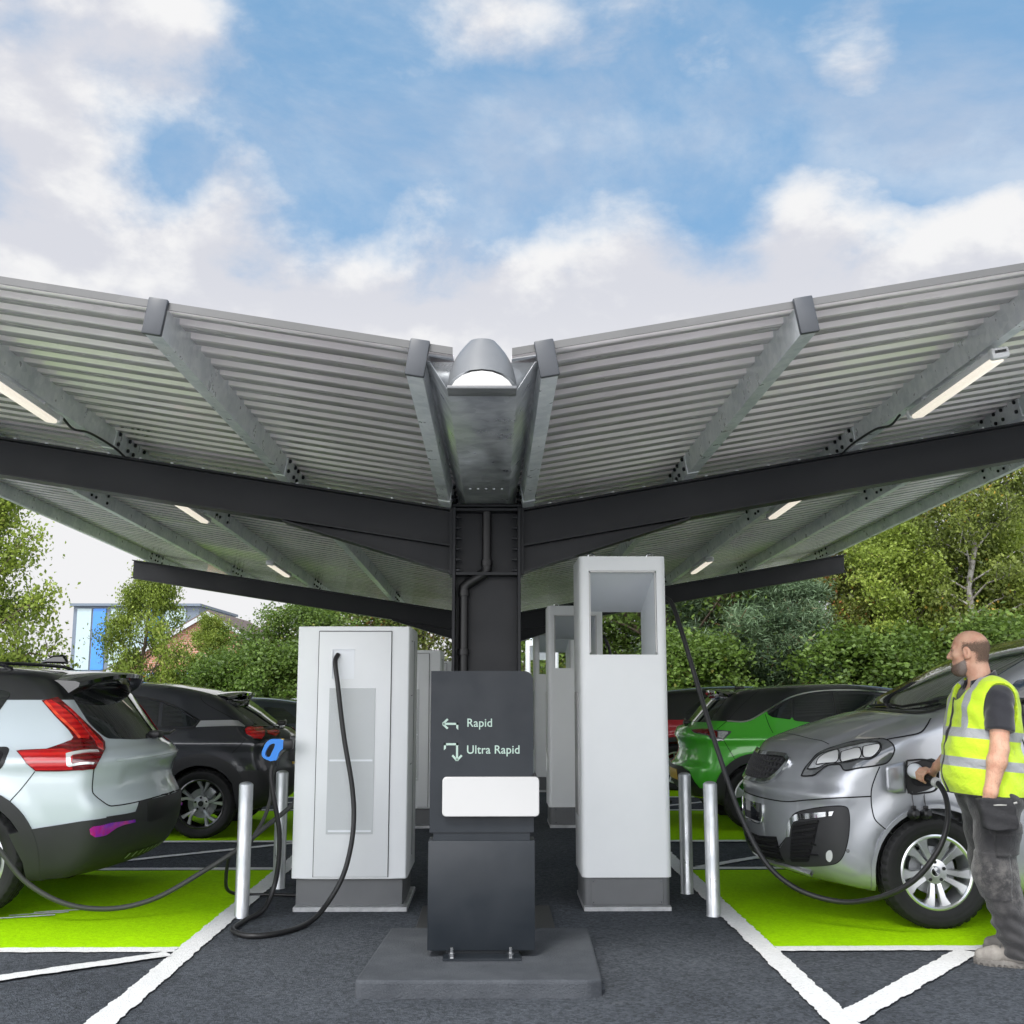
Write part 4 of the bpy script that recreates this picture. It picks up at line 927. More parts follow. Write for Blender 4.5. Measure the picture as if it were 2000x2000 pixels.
# ================================================================== cars
class CarBuild:
    def __init__(s, name, shape, pos, sg, label, cat='car', group='cars in the charging bays'):
        s.sh, s.sg = shape, sg; s.pos = pos
        s.root = empty(name, label, cat, (pos[0], pos[1], 0), 0, group)
        s.Fa = lambda p: shape.F(p, True, False); s.Fe = lambda p: shape.F(p, False, False)
    def world(s, V): W_ = np.array(V, float).copy(); W_[:, 0] *= s.sg; return W_
    def body(s, m, h=0.027, name='body'):
        sh = s.sh; F = lambda p: sh.F(p, True, True)
        V, Q = surface_nets(F, (-0.12, -1.1, 0.1), (sh.L + 0.12, 1.1, sh.poly[:, 1].max() + 0.08), h, True)
        V = relax(F, V, Q, 2, 0.5); V = newton(lambda p: sh.F(p, False, True), V, 2)
        s.bV, s.bQ = V, Q
        if s.sg > 0: Q = Q[:, ::-1]
        Q = Q[:, ::-1]
        me = npmesh(s.world(V), Q); s.bo = link(name, me, s.root, m, 180)
        bm = bmesh.new(); bm.from_mesh(me); bmesh.ops.recalc_face_normals(bm, faces=bm.faces[:]); bm.to_mesh(me); bm.free()
        me.set_sharp_from_angle(angle=R(38)); return s.bo
    def project(s, pts, plane):
        """2D outline -> points on the body. L / R: (u,z) from the side; E: (v,z) from the near end; T: (u,v) from above"""
        pts = np.asarray(pts, float); n = len(pts)
        if plane == 'L': o = np.stack([pts[:, 0], np.full(n, -1.6), pts[:, 1]], 1); d = (0, 1, 0)
        elif plane == 'R': o = np.stack([pts[:, 0], np.full(n, 1.6), pts[:, 1]], 1); d = (0, -1, 0)
        elif plane == 'E': o = np.stack([np.full(n, -0.6), pts[:, 0], pts[:, 1]], 1); d = (1, 0, 0)
        elif plane == 'B': o = np.stack([np.full(n, s.sh.L + 0.6), pts[:, 0], pts[:, 1]], 1); d = (-1, 0, 0)
        else: o = np.stack([pts[:, 0], pts[:, 1], np.full(n, 2.4)], 1); d = (0, 0, -1)
        P, b = raycast(s.Fa, o, np.tile(np.array(d, float), (n, 1)), 2.6); return newton(s.Fe, P, 2)
    def patch(s, name, out, m, parent=None, plane=None, off=0.003, skirt=0.012, res=0.035, mir=False, rnd=0.0, smooth=None, d=None, label=None):
        if plane: 
            o2 = np.array(out, float)
            if smooth: o2 = cr(o2, smooth, True)
            dd = {'L': (0, 1, 0), 'R': (0, -1, 0), 'E': (1, 0, 0), 'B': (-1, 0, 0), 'T': (0, 0, -1)}[plane]
            z3 = np.zeros((len(o2), 3))
            if plane in 'LR': z3[:, 0], z3[:, 2] = o2[:, 0], o2[:, 1]
            elif plane in 'EB': z3[:, 1], z3[:, 2] = o2[:, 0], o2[:, 1]
            else: z3[:, 0], z3[:, 1] = o2[:, 0], o2[:, 1]
            c0 = np.array((s.sh.L / 2 if plane in 'LRT' else 0, 0, 0.8)) if False else z3.mean(0); P3 = z3
        else:
            P3 = np.array(out, float)
            if smooth: P3 = cr(P3, smooth, True)
            if d is None:
                g = grad(s.Fa, P3, 4e-3); g = g / np.linalg.norm(g, axis=1)[:, None]; dd = -g.mean(0)
            else: dd = np.array(d, float)
            c0 = P3.mean(0)
        dd = np.array(dd, float); dd /= np.linalg.norm(dd)
        e1 = np.cross(dd, (0, 0, 1)) if abs(dd[2]) < 0.9 else np.array((1.0, 0, 0)); e1 = e1 - dd * (e1 @ dd); e1 /= np.linalg.norm(e1); e2 = np.cross(dd, e1)
        q = np.stack([(P3 - c0) @ e1, (P3 - c0) @ e2], 1)
        if rnd:                                     # round the corners
            o = []; n = len(q)
            for i in range(n):
                a, b, c = q[i - 1], q[i], q[(i + 1) % n]
                la, lc = np.linalg.norm(a - b), np.linalg.norm(c - b); r = min(rnd, la * 0.45, lc * 0.45)
                p0 = b + (a - b) / max(la, 1e-9) * r; p1 = b + (c - b) / max(lc, 1e-9) * r
                for k in range(6): tt = k / 5; o.append((1 - tt) ** 2 * p0 + 2 * tt * (1 - tt) * b + tt * tt * p1)
            q = np.array(o)
        B = []; n = len(q)
        for i in range(n):
            a, b = q[i], q[(i + 1) % n]; k = max(1, int(np.ceil(np.linalg.norm(b - a) / (res * 0.55))))
            for j in range(k): B.append(a + (b - a) * j / k)
        B = np.array(B); keep = [0]
        for i in range(1, len(B)):
            if np.linalg.norm(B[i] - B[keep[-1]]) > res * 0.12: keep.append(i)
        B = B[keep]; nb = len(B)
        lo, hi = B.min(0), B.max(0); X, Y = np.meshgrid(np.arange(lo[0], hi[0], res), np.arange(lo[1], hi[1], res * 0.87), indexing='ij')
        X = X + (np.arange(X.shape[1]) % 2)[None] * res * 0.5; g = np.stack([X.ravel(), Y.ravel()], 1)
        if len(g): g = g[sd_poly(g, B) < -res * 0.42]
        A = np.concatenate([B, g]) if len(g) else B
        r = geometry.delaunay_2d_cdt([Vector((float(p[0]), float(p[1]))) for p in A], [(i, (i + 1) % nb) for i in range(nb)], [], 1, 1e-6)
        V2 = np.array([(p[0], p[1]) for p in r[0]]); T = [tuple(f) for f in r[2]]
        P = c0 + V2[:, :1] * e1 + V2[:, 1:] * e2
        if plane in ('L', 'R'): st = P.copy(); st[:, 1] = -1.6 if plane == 'L' else 1.6
        elif plane in ('E', 'B'): st = P.copy(); st[:, 0] = -0.6 if plane == 'E' else s.sh.L + 0.6
        elif plane == 'T': st = P.copy(); st[:, 2] = 2.4
        else: st = P - dd * 0.6
        hit, bst = raycast(s.Fa, st, np.tile(dd, (len(st), 1)), 3.0); hit = newton(s.Fe, hit, 2)
        nr = grad(s.Fa, hit, 6e-3); nr /= np.linalg.norm(nr, axis=1)[:, None] + 1e-9
        top = hit + nr * off; V = top
        ec = {}
        for f in T:
            for i in range(3):
                e = (f[i], f[(i + 1) % 3]); ec[e] = 1
        bd = [e for e in ec if (e[1], e[0]) not in ec]; F_ = list(T)
        if skirt:
            ids = sorted({i for e in bd for i in e}); mp = {v: len(V) + k for k, v in enumerate(ids)}
            V = np.concatenate([V, hit[ids] - nr[ids] * skirt])
            F_ += [(e[1], e[0], mp[e[0]], mp[e[1]]) for e in bd]
        res_o = []
        for fl in ((1, -1) if mir else (1,)):
            W_ = s.world(V * np.array([1, fl, 1])); b = bmesh.new(); vs = [b.verts.new(p) for p in W_]
            ntri = 0
            for f in F_:
                try: b.faces.new([vs[i] for i in f])
                except ValueError: pass
            bmesh.ops.recalc_face_normals(b, faces=b.faces[:])
            b.faces.ensure_lookup_table(); b.normal_update()
            nn = s.world(nr[:1] * np.array([1, fl, 1]))[0]
            f0 = max((f for f in b.faces if len(f.verts) == 3), key=lambda f: f.calc_area(), default=None)
            if f0 is not None:
                i0 = [v.index for v in f0.verts]; nn = s.world(nr[[i if i < len(nr) else 0 for i in i0]].mean(0, keepdims=True) * np.array([1, fl, 1]))[0]
                if f0.normal.dot(Vector(nn)) < 0: bmesh.ops.reverse_faces(b, faces=b.faces[:])
            me = bpy.data.meshes.new(name); b.to_mesh(me); b.free()
            o = link(name, me, parent or s.root, m, 42)
            if label: o['label'] = label
            res_o.append(o)
        return res_o
    def line(s, name, pts, w=0.007, m='seam_dark', off=0.0022, plane=None, mir=False, parent=None, n=8, depth=0.0):
        P = s.project(pts, plane) if plane else np.array(pts, float)
        P = cr(P, n); P = newton(s.Fe, P, 4)
        nr = grad(s.Fa, P, 4e-3); nr /= np.linalg.norm(nr, axis=1)[:, None]
        tg = np.gradient(P, axis=0); sd = np.cross(nr, tg); sd /= np.linalg.norm(sd, axis=1)[:, None] + 1e-9
        o = []
        for fl in ((1, -1) if mir else (1,)):
            if depth:
                V = np.concatenate([P - sd * w / 2 - nr * 0.004, P - sd * w * 0.4 + nr * depth, P + sd * w * 0.4 + nr * depth, P + sd * w / 2 - nr * 0.004]); k = len(P)
                Q = [(r * k + i, r * k + i + 1, (r + 1) * k + i + 1, (r + 1) * k + i) for r in range(3) for i in range(k - 1)]
            else:
                V = np.concatenate([P - sd * w / 2 + nr * off, P + sd * w / 2 + nr * off]); k = len(P); Q = [(i, i + 1, k + i + 1, k + i) for i in range(k - 1)]
            me = pydata(s.world(V * np.array([1, fl, 1])), Q); o.append(link(name, me, parent or s.root, m, 60 if depth else 180))
        return o
    def arch_trim(s, i, r0, r1, a0, a1, m='cladding', off=0.012, mir=True, name='wheel_arch_trim'):
        au, az, ar = s.sh.arches[i]; A = [R(a) for a in np.linspace(a0, a1, 40)]
        out = [(au + r1 * math.cos(a), az + r1 * math.sin(a)) for a in A] + [(au + r0 * math.cos(a), az + r0 * math.sin(a)) for a in reversed(A)]
        return s.patch(name, out, m, None, 'L', off, 0.03, 0.03, mir)
    def wheels(s, style, r, w=0.225, faces=(0, 1)):
        for i in faces:
            au, az, ar = s.sh.arches[i]
            for sd in (-1, 1):
                yo = sd * (s.sh.width(np.array([au]), np.array([0.6]))[0] - 0.035 + (s.sh.flare and 0.0))
                make_wheel(s, au * s.sg, yo, r, w, sd, style)
    def local(s, u, v, z): return (u * s.sg, v, z)
WHEEL = {}
def wheel_meshes(r, w, style):
    key = (r, w, style)
    if key in WHEEL: return WHEEL[key]
    out = {}
    rr = {'van': 0.222, 'pale': 0.245, 'graphite': 0.238, 'green': 0.235, 'plain': 0.225}[style]
    n = 160; hw = w / 2
    prof = [(rr - 0.004, -hw * 0.80), (rr + 0.012, -hw * 0.88), (rr + 0.05, -hw * 0.99), (r - 0.045, -hw), (r - 0.018, -hw * 0.93), (r - 0.004, -hw * 0.74)]
    for gx in (-0.5, -0.16, 0.16, 0.5): prof += [(r - 0.001, (gx - 0.055) * hw * 1.3), (r - 0.009, (gx - 0.045) * hw * 1.3), (r - 0.009, (gx + 0.045) * hw * 1.3), (r - 0.001, (gx + 0.055) * hw * 1.3)]
    prof += [(r - 0.004, hw * 0.74), (r - 0.018, hw * 0.93), (r - 0.030, hw * 0.985), (r - 0.034, hw * 0.985), (r - 0.045, hw), (rr + 0.06, hw * 1.0), (rr + 0.056, hw * 0.985), (rr + 0.05, hw * 0.99), (rr + 0.016, hw * 0.90), (rr + 0.008, hw * 0.84), (rr - 0.004, hw * 0.80)]
    V, Q = [], []; P = len(prof)
    for k in range(n):
        a = 2 * math.pi * k / n
        for (q, h) in prof:
            q2 = q
            if q > r - 0.03 and abs(h) > hw * 0.6 and k % 4 == 0: q2 = q - 0.008
            elif q > r - 0.006 and (k + int(h * 60)) % 5 == 0: q2 = q - 0.004
            V.append((q2 * math.cos(a), q2 * math.sin(a), h))
    for k in range(n):
        for i in range(P - 1): Q.append((k * P + i, ((k + 1) % n) * P + i, ((k + 1) % n) * P + i + 1, k * P + i + 1))
    me = npmesh(V, Q); me.materials.append(M['rubber']); me.polygons.foreach_set('use_smooth', [True] * len(me.polygons)); me.set_sharp_from_angle(angle=R(35)); out['wheel'] = me
    def fin(b, m, sm=35):
        bmesh.ops.recalc_face_normals(b.b, faces=b.b.faces[:]); me = bpy.data.meshes.new('m'); b.b.to_mesh(me); b.b.free(); me.materials.append(M[m])
        me.polygons.foreach_set('use_smooth', [True] * len(me.polygons)); me.set_sharp_from_angle(angle=R(sm)); return me
    face = hw * 0.80
    b = MB(); b.lathe([(rr + 0.001, face - 0.012), (rr + 0.006, face + 0.004), (rr - 0.004, face + 0.008), (rr - 0.014, face), (rr - 0.022, face - 0.03), (rr - 0.028, -hw * 0.75), (rr - 0.02, -hw * 0.78)], 96, caps=False)
    bar = fin(b, 'alloy_dark' if style in ('graphite',) else 'alloy')
    out['barrel'] = bar
    b = MB()
    def dish(q): return face - 0.008 - 0.030 * (1 - (q / rr)) ** 1.5 * 1.6
    def spoke(poly_ra, zoff=0.0, th=0.03, sub=4):
        """poly in polar (radius, angle deg) as left edge list and right edge list"""
        Lf, Rt = poly_ra; k = len(Lf); tops, bots = [], []
        for (ql, al), (qr, ar) in zip(Lf, Rt):
            pl = (ql * math.cos(R(al)), ql * math.sin(R(al))); pr = (qr * math.cos(R(ar)), qr * math.sin(R(ar)))
            pm = ((pl[0] + pr[0]) / 2, (pl[1] + pr[1]) / 2); qm = math.hypot(*pm)
            zc = dish(qm) + zoff
            bev = 0.14
            row = [(pl[0], pl[1], zc - 0.010), (pl[0] + (pr[0] - pl[0]) * bev, pl[1] + (pr[1] - pl[1]) * bev, zc), (pr[0] + (pl[0] - pr[0]) * bev, pr[1] + (pl[1] - pr[1]) * bev, zc), (pr[0], pr[1], zc - 0.010)]
            tops.append(row); bots.append([(pl[0], pl[1], zc - th), (pr[0], pr[1], zc - th)])
        V = []; 
        for tr_, bt in zip(tops, bots): V += tr_ + bt
        Fc = []
        for i in range(k - 1):
            a, c = i * 6, (i + 1) * 6
            Fc += [(a, a + 1, c + 1, c), (a + 1, a + 2, c + 2, c + 1), (a + 2, a + 3, c + 3, c + 2), (a + 3, a + 5, c + 5, c + 3), (a + 4, a, c, c + 4), (a + 5, a + 4, c + 4, c + 5)]
        e = (k - 1) * 6; Fc += [(0, 4, 5, 3), (0, 3, 2, 1), (e, e + 3, e + 5, e + 4), (e, e + 1, e + 2, e + 3)]
        b.faces(V, Fc)
    if style == 'van':
        for k in range(5):
            a = 72 * k + 90 - 36
            for sg_ in (-1, 1):
                Ls = [(0.045, a + sg_ * 1), (0.10, a + sg_ * 3), (0.16, a + sg_ * 4), (rr - 0.012, a + sg_ * 4)]
                Rs = [(0.052, a + sg_ * 36), (0.10, a + sg_ * 25), (0.16, a + sg_ * 21), (rr - 0.012, a + sg_ * 25)]
                spoke((Ls, Rs) if sg_ < 0 else (Ls, Rs))
    elif style == 'graphite':
        for k in range(5):
            a = 72 * k + 12
            spoke(([(0.04, a - 22), (0.09, a - 11), (0.15, a - 3), (rr - 0.012, a + 8)], [(0.04, a + 22), (0.09, a + 9), (0.15, a + 9), (rr - 0.012, a + 19)]))
            spoke(([(0.09, a - 4), (0.14, a - 14), (rr - 0.012, a - 17)], [(0.10, a + 9), (0.15, a - 4), (rr - 0.012, a - 6)]), -0.006)
    elif style == 'green':
        for k in range(5):
            a = 72 * k + 20
            spoke(([(0.04, a - 24), (0.09, a - 13), (0.16, a - 13), (rr - 0.012, a - 16)], [(0.04, a + 24), (0.09, a + 13), (0.16, a + 13), (rr - 0.012, a + 16)]))
    else:
        for k in range(5):
            a = 72 * k + 5
            for sg_ in (-1, 1): spoke(([(0.045, a + sg_ * 3), (0.12, a + sg_ * 10), (rr - 0.012, a + sg_ * 17)], [(0.05, a + sg_ * 28), (0.12, a + sg_ * 19), (rr - 0.012, a + sg_ * 25)]))
    b.lathe([(0.0, face - 0.025), (0.03, face - 0.022), (0.034, face - 0.028), (0.075, face - 0.034), (0.08, face - 0.06), (0, face - 0.06)], 40)
    out['rim'] = fin(b, 'alloy')
    b = MB()
    for k in range(5):
        a = R(72 * k + (54 + 36 if style == 'van' else 20)); c = (0.058 * math.cos(a), 0.058 * math.sin(a))
        b.lathe([(0.0115, face - 0.034), (0.0115, face - 0.024), (0.008, face - 0.020), (0, face - 0.020)], 6, Matrix.Translation((c[0], c[1], 0)))
    out['wheel_nut'] = fin(b, 'plastic_black')
    b = MB(); b.lathe([(0, face - 0.018), (0.026, face - 0.019), (0.028, face - 0.024)], 24); out['hub_cap'] = fin(b, 'chrome' if style == 'van' else 'plastic_black')
    b = MB(); b.lathe([(0.0, 0.0), (0.075, 0.0), (0.145, 0.0), (0.145, -0.022), (0, -0.022)], 48); b.box((0.08, 0.10, 0.0), (0.10, 0.09, 0.06), rot=(R(50), 'Z'), bev=0.01); out['brake_disc'] = fin(b, 'galv_dark')
    WHEEL[key] = out; return out
def make_wheel(c, x, y, r, w, sd, style):
    ms = wheel_meshes(r, w, style)
    wo = link('wheel', ms['wheel'], c.root); wo.location = (x, y - sd * w / 2 + sd * 0.02, r - 0.004)
    wo.rotation_euler = (R(90) if sd < 0 else R(-90), 0, 0)
    for k in ('barrel', 'rim', 'wheel_nut', 'hub_cap', 'brake_disc'):
        o = link(k if k != 'barrel' else 'rim_barrel', ms[k], wo)
# two-tone body paint with a crisp border that follows the body
def two_tone(name, low, high, rule):
    m = mat(name, (0.5, 0.5, 0.5), 0.35, 0.2, coat=1.0); t = NT(m.node_tree); b = t.n['Principled BSDF']
    P = t.node('ShaderNodeTexCoord').outputs['Object']; sp = t.node('ShaderNodeSeparateXYZ', inp={0: P})
    f = rule(t, sp.outputs[0], sp.outputs[1], sp.outputs[2])
    t.l.new(t.mix(f, low[0], high[0]), b.inputs['Base Color'])
    t.l.new(t.math('ADD', t.math('MULTIPLY', f, high[1] - low[1]), low[1]), b.inputs['Metallic'])
    M[name] = m
def step_nodes(t, v, edge): return t.rng(v, edge - 0.0015, edge + 0.0015, smooth=False)

# ------------------------------------------------------------------ pale SUV, front left bay
# black above the waistline; local x is minus the distance from the tail
def rule_pale(t, x, y, z):
    return step_nodes(t, t.math('ADD', z, t.math('MULTIPLY', x, 0.02)), 1.360) if False else step_nodes(t, z, 1.395)
def windows(c, sides, m='glass_dark', frame='gloss_black', off=0.0035):
    for out in sides:
        for pl in 'LR':
            f = c.patch('side_window', out, m, None, pl, off, 0.008, 0.04, rnd=0.03)
def side_loop(c, pts, plane='L'): return pts
two_tone('paint_pale_two', ((0.53, 0.60, 0.63), 0.15), ((0.006, 0.006, 0.008), 0.0), lambda t, x, y, z: step_nodes(t, z, 1.392))
c = CarBuild('pale_suv', shape_pale(), (-2.37, 8.38), -1, 'pale blue-grey SUV with a black roof and tall red tail lamps, cable past its wheel'); T_ = TR['pale']
c.body('paint_pale_two')
# black glass band down to the waistline, from the tail pillar forward
belt = [(0.70, 1.385), (0.95, 1.395), (2.9, 1.395), (2.9, 1.3), (3.02, 1.15), (3.0, 1.08), (2.2, 1.085), (1.25, 1.095), (1.0, 1.12), (0.93, 1.17)]
c.patch('side_window', [(1.02, 1.12), (1.24, 1.085), (2.02, 1.075), (2.02, 1.45), (1.5, 1.475), (1.02, 1.47), (0.88, 1.44)], 'glass_dark', None, 'L', 0.004, 0.008, 0.04, True, 0.04)
c.patch('side_window', [(2.08, 1.075), (3.05, 1.08), (2.75, 1.32), (2.6, 1.42), (2.08, 1.45)], 'glass_dark', None, 'L', 0.004, 0.008, 0.04, True, 0.04)
c.patch('windscreen', [(2.78, 0.55), (2.78, -0.55), (3.36, -0.70), (3.42, 0.0), (3.36, 0.70)], 'glass_dark', None, 'T', 0.004, 0.008, 0.05)
rw = c.patch('rear_window', [(-0.60, 1.13), (-0.3, 1.112), (0.0, 1.108), (0.3, 1.112), (0.60, 1.13), (0.66, 1.24), (0.645, 1.42), (0.3, 1.475), (0, 1.48), (-0.3, 1.475), (-0.645, 1.42), (-0.66, 1.24)], 'glass_dark', None, 'E', 0.004, 0.008, 0.04, rnd=0.04)
tl = c.patch('tail_lamp', T_['lamp'], 'lamp_red_dark', None, None, 0.010, 0.02, 0.02, True)
for k, mm, of in (('lamp_low', 'lamp_red', 0.0135), ('lamp_mid', 'lamp_red', 0.0135), ('lamp_bright', 'lamp_red', 0.0135), ('lamp_clear', 'lamp_chrome', 0.0165)):
    for o, par in zip(c.patch({'lamp_low': 'side_reflector', 'lamp_mid': 'brake_light', 'lamp_bright': 'light_bar', 'lamp_clear': 'reversing_light'}[k], T_[k], mm, None, None, of, 0.006, 0.018, True), tl): o.parent = par
lb = np.array(T_['lamp_bright']); edge = [lb[0] * 0.9 + lb[1] * 0.1, lb[0] * 0.5 + lb[4] * 0.5 + (lb[1] - lb[0]) * 0.1, lb[4] * 0.9 + lb[3] * 0.1]
for o, par in zip(c.line('glow_strip', edge, 0.018, 'lamp_orange', 0.0175, mir=True), tl): o.parent = par
c.line('panel_gap', T_['seam_gate'] + [(0.012, 0.02, 0.705)], 0.008, mir=True)
c.line('panel_gap', T_['seam_quarter'], 0.006, mir=True)
c.line('panel_gap', [(1.46, 0.60), (1.42, 0.8), (1.24, 1.08)], 0.006, plane='L', mir=True); c.line('panel_gap', [(2.05, 0.33), (2.05, 1.07)], 0.006, plane='L', mir=True)
bl = [(0.45, 0.600), (0.23, 0.632)]
# bumper cladding: tail, corners and sills
c.patch('bumper_cladding', [(-0.80, 0.635), (-0.63, 0.637), (-0.545, 0.641), (-0.50, 0.705), (0.50, 0.705), (0.545, 0.641), (0.63, 0.637), (0.80, 0.635), (0.83, 0.25), (0.5, 0.24), (0, 0.24), (-0.5, 0.24), (-0.83, 0.25)], 'cladding', None, 'E', 0.009, 0.02, 0.03)
c.patch('bumper_cladding', [(0.135, 0.632), (0.30, 0.618), (0.47, 0.592), (0.63, 0.568), (0.76, 0.54), (0.67, 0.36), (0.655, 0.245), (0.18, 0.26), (0.12, 0.34)], 'cladding', None, 'L', 0.0095, 0.02, 0.03, True)
c.arch_trim(0, 0.395, 0.475, -18, 205, 'cladding', 0.011); c.arch_trim(1, 0.395, 0.475, -18, 198, 'cladding', 0.011)
c.patch('sill_cladding', [(1.49, 0.40), (3.28, 0.40), (3.3, 0.23), (1.46, 0.23)], 'cladding', None, 'L', 0.010, 0.02, 0.05, True)
rp_ = c.patch('plate_recess', [(-0.42, 0.695), (0.42, 0.695), (0.40, 0.555), (-0.40, 0.555)], 'plastic_black', None, 'E', 0.0105, 0.004, 0.03, rnd=0.03)
c.patch('rear_reflector', T_['reflector'], 'reflector_purple', None, None, 0.022, 0.016, 0.018, True)
c.patch('lower_grille', [(-0.5, 0.37), (0.5, 0.37), (0.42, 0.325), (-0.42, 0.325)], 'plastic_black', None, 'E', 0.012, 0.006, 0.03, rnd=0.02)
for k in range(-5, 6): c.line('grille_rib', [(0.09 * k, 0.365), (0.09 * k, 0.33)], 0.02, 'galv', 0.0135, 'E', n=3)
c.line('tailgate_crease', [(-0.70, 0.99), (-0.35, 1.0), (0, 1.003), (0.35, 1.0), (0.70, 0.99)], 0.02, 'paint_pale_blue', 0.0, 'E', depth=0.006)
# roof spoiler over the rear window
def spoiler(c, m, u0, u1, zt, zb, hw, drop, bow, name='spoiler'):
    b = MB(); N = 17; rows = []
    for i in range(N):
        r = -1 + 2 * i / (N - 1); v = r * hw; e = abs(r); bw = bow * e ** 2.2; dz = -drop * e ** 2.5
        uu = u1 + bw
        sec = [(u0, zt(u0) + dz - 0.004), ((u0 + uu) / 2, zt((u0 + uu) / 2) + dz + 0.012), (uu + 0.03, zt(uu) + dz + 0.016), (uu, zt(uu) + dz + 0.004), (uu + 0.005, zt(uu) + dz - 0.022), (uu + 0.09, zb + dz + 0.012), (u0 - 0.02, zb + dz + 0.0), (u0, zb + dz + 0.02)]
        rows.append([b.b.verts.new((q[0] * c.sg, v, q[1])) for q in sec])
    for a, d in zip(rows, rows[1:]):
        for k in range(8): b.b.faces.new((a[k], a[(k + 1) % 8], d[(k + 1) % 8], d[k]))
    b.b.faces.new(rows[0]); b.b.faces.new(list(reversed(rows[-1])))
    return b.done(name, m, c.root, 50)
sp = spoiler(c, 'gloss_black', 0.78, 0.30, lambda u: 1.597 + 0.06 * (u - 0.78) if u < 0.78 else 1.597, 1.49, 0.655, 0.075, 0.16)
b = MB(); b.box(c.local(0.345, 0, 1.545), (0.03, 0.30, 0.014), bev=0.004); b.done('brake_light', 'lamp_red_dark', sp)
b = MB(); b.prism([(-0.10 - 0.90, 1.655), (-0.9, 1.715), (-0.82, 1.718), (-0.79, 1.65)], -0.028, 0.028, 'y')
o = b.done('shark_fin_antenna', 'gloss_black', c.root, 30); bv = o.modifiers.new('b', 'BEVEL'); bv.width = 0.016; bv.segments = 3
b = MB(); b.box(c.local(0.14, 0.06, 1.135), (0.09, 0.13, 0.055), bev=0.018); b.tube([c.local(0.11, 0.09, 1.14), c.local(0.105, 0.3, 1.135), c.local(0.13, 0.52, 1.15)], [0.014, 0.011, 0.007], 8); b.done('rear_wiper', 'plastic_black', c.root)
b = MB()
for sd in (-1, 1):
    rail = [c.local(u, sd * 0.60, zz) for u, zz in ((0.95, 1.60), (1.1, 1.645), (1.6, 1.67), (2.2, 1.665), (2.5, 1.63), (2.6, 1.585))]; b.tube(spline(rail, 5), 0.014, 8)
b.done('roof_rail', 'gloss_black', c.root)
c.wheels('pale', 0.362, 0.235)
cp_ = c.patch('charging_port', [(0.80, 1.09), (0.98, 1.09), (1.0, 0.94), (0.90, 0.90), (0.815, 0.97)], 'plastic_black', None, 'L', 0.003, 0.006, 0.025, rnd=0.04)[0]
c.patch('port_socket', [(0.835, 1.06), (0.965, 1.06), (0.965, 0.97), (0.90, 0.94), (0.845, 0.98)], 'seam_dark', cp_, 'L', 0.006, 0.003, 0.02, rnd=0.03)
for sd in (-1, 1):
    b = MB(); b.box(c.local(2.98, sd * 1.0, 1.10), (0.10, 0.17, 0.13), bev=0.035, seg=3); b.done('door_mirror', 'gloss_black', c.root)

# ------------------------------------------------------------------ graphite coupe-SUV, second left bay
c = CarBuild('graphite_suv', shape_graphite(), (-2.10, 12.30), -1, 'dark graphite coupe SUV with round red tail lamps, parked behind the pale SUV'); T_ = TR['graphite']
c.body('paint_graphite', 0.03)
c.patch('side_window', [(0.90, 1.145), (0.945, 1.098), (1.26, 1.098), (1.28, 1.325), (1.17, 1.29)], 'glass_dark', None, 'L', 0.004, 0.008, 0.03, True, 0.02)
c.patch('side_window', [(1.30, 1.098), (2.2, 1.085), (2.2, 1.43), (1.75, 1.405), (1.5, 1.375), (1.32, 1.335)], 'glass_dark', None, 'L', 0.004, 0.008, 0.035, True, 0.02)
c.patch('side_window', [(2.26, 1.085), (3.0, 1.075), (2.75, 1.25), (2.55, 1.36), (2.26, 1.43)], 'glass_dark', None, 'L', 0.004, 0.008, 0.035, True, 0.02)
c.line('window_trim', [(0.88, 1.15), (1.1, 1.27), (1.3, 1.345), (1.6, 1.40), (1.9, 1.43), (2.2, 1.445)], 0.018, 'gloss_black', 0.006, 'L', True)
c.line('window_trim', [(0.885, 1.155), (0.935, 1.088), (1.26, 1.088), (2.2, 1.075)], 0.016, 'plastic_black', 0.006, 'L', True, n=5)
c.patch('pillar_strip', T_['strip'], 'alloy', None, None, 0.0035, 0.008, 0.03, True)
c.patch('rear_window', [(-0.58, 1.10), (0, 1.10), (0.58, 1.10), (0.60, 1.2), (0.54, 1.37), (0.3, 1.39), (-0.3, 1.39), (-0.54, 1.37), (-0.60, 1.2)], 'glass_dark', None, 'E', 0.004, 0.008, 0.04, rnd=0.03)
c.patch('windscreen', [(2.6, 0.5), (2.6, -0.5), (3.2, -0.66), (3.28, 0), (3.2, 0.66)], 'glass_dark', None, 'T', 0.004, 0.008, 0.05)
tl = c.patch('tail_lamp', T_['lamp'], 'gloss_black', None, None, 0.008, 0.015, 0.02, True)
for k in ('lamp_red', 'lamp_red_b'):
    for o, par in zip(c.patch('red_lens', T_[k], 'lamp_red', None, None, 0.016 if k == 'lamp_red' else 0.012, 0.01, 0.014, True), tl): o.parent = par
c.line('panel_gap', T_['seam_hatch'], 0.008, mir=True); c.line('panel_gap', T_['seam_bumper'], 0.006, mir=True)
c.line('panel_gap', [(1.75, 0.35), (1.78, 1.08)], 0.006, plane='L', mir=True)
c.line('tailgate_edge', [(-0.70, 1.085), (-0.3, 1.075), (0, 1.075), (0.3, 1.075), (0.70, 1.085)], 0.03, 'gloss_black', 0.0, 'E', depth=0.02)
c.arch_trim(0, 0.375, 0.485, -28, 205); c.arch_trim(1, 0.375, 0.485, -20, 200)
c.patch('bumper_cladding', [(-0.80, 0.665), (0.80, 0.665), (0.81, 0.27), (0.4, 0.25), (-0.4, 0.25), (-0.81, 0.27)], 'cladding', None, 'E', 0.009, 0.02, 0.04)
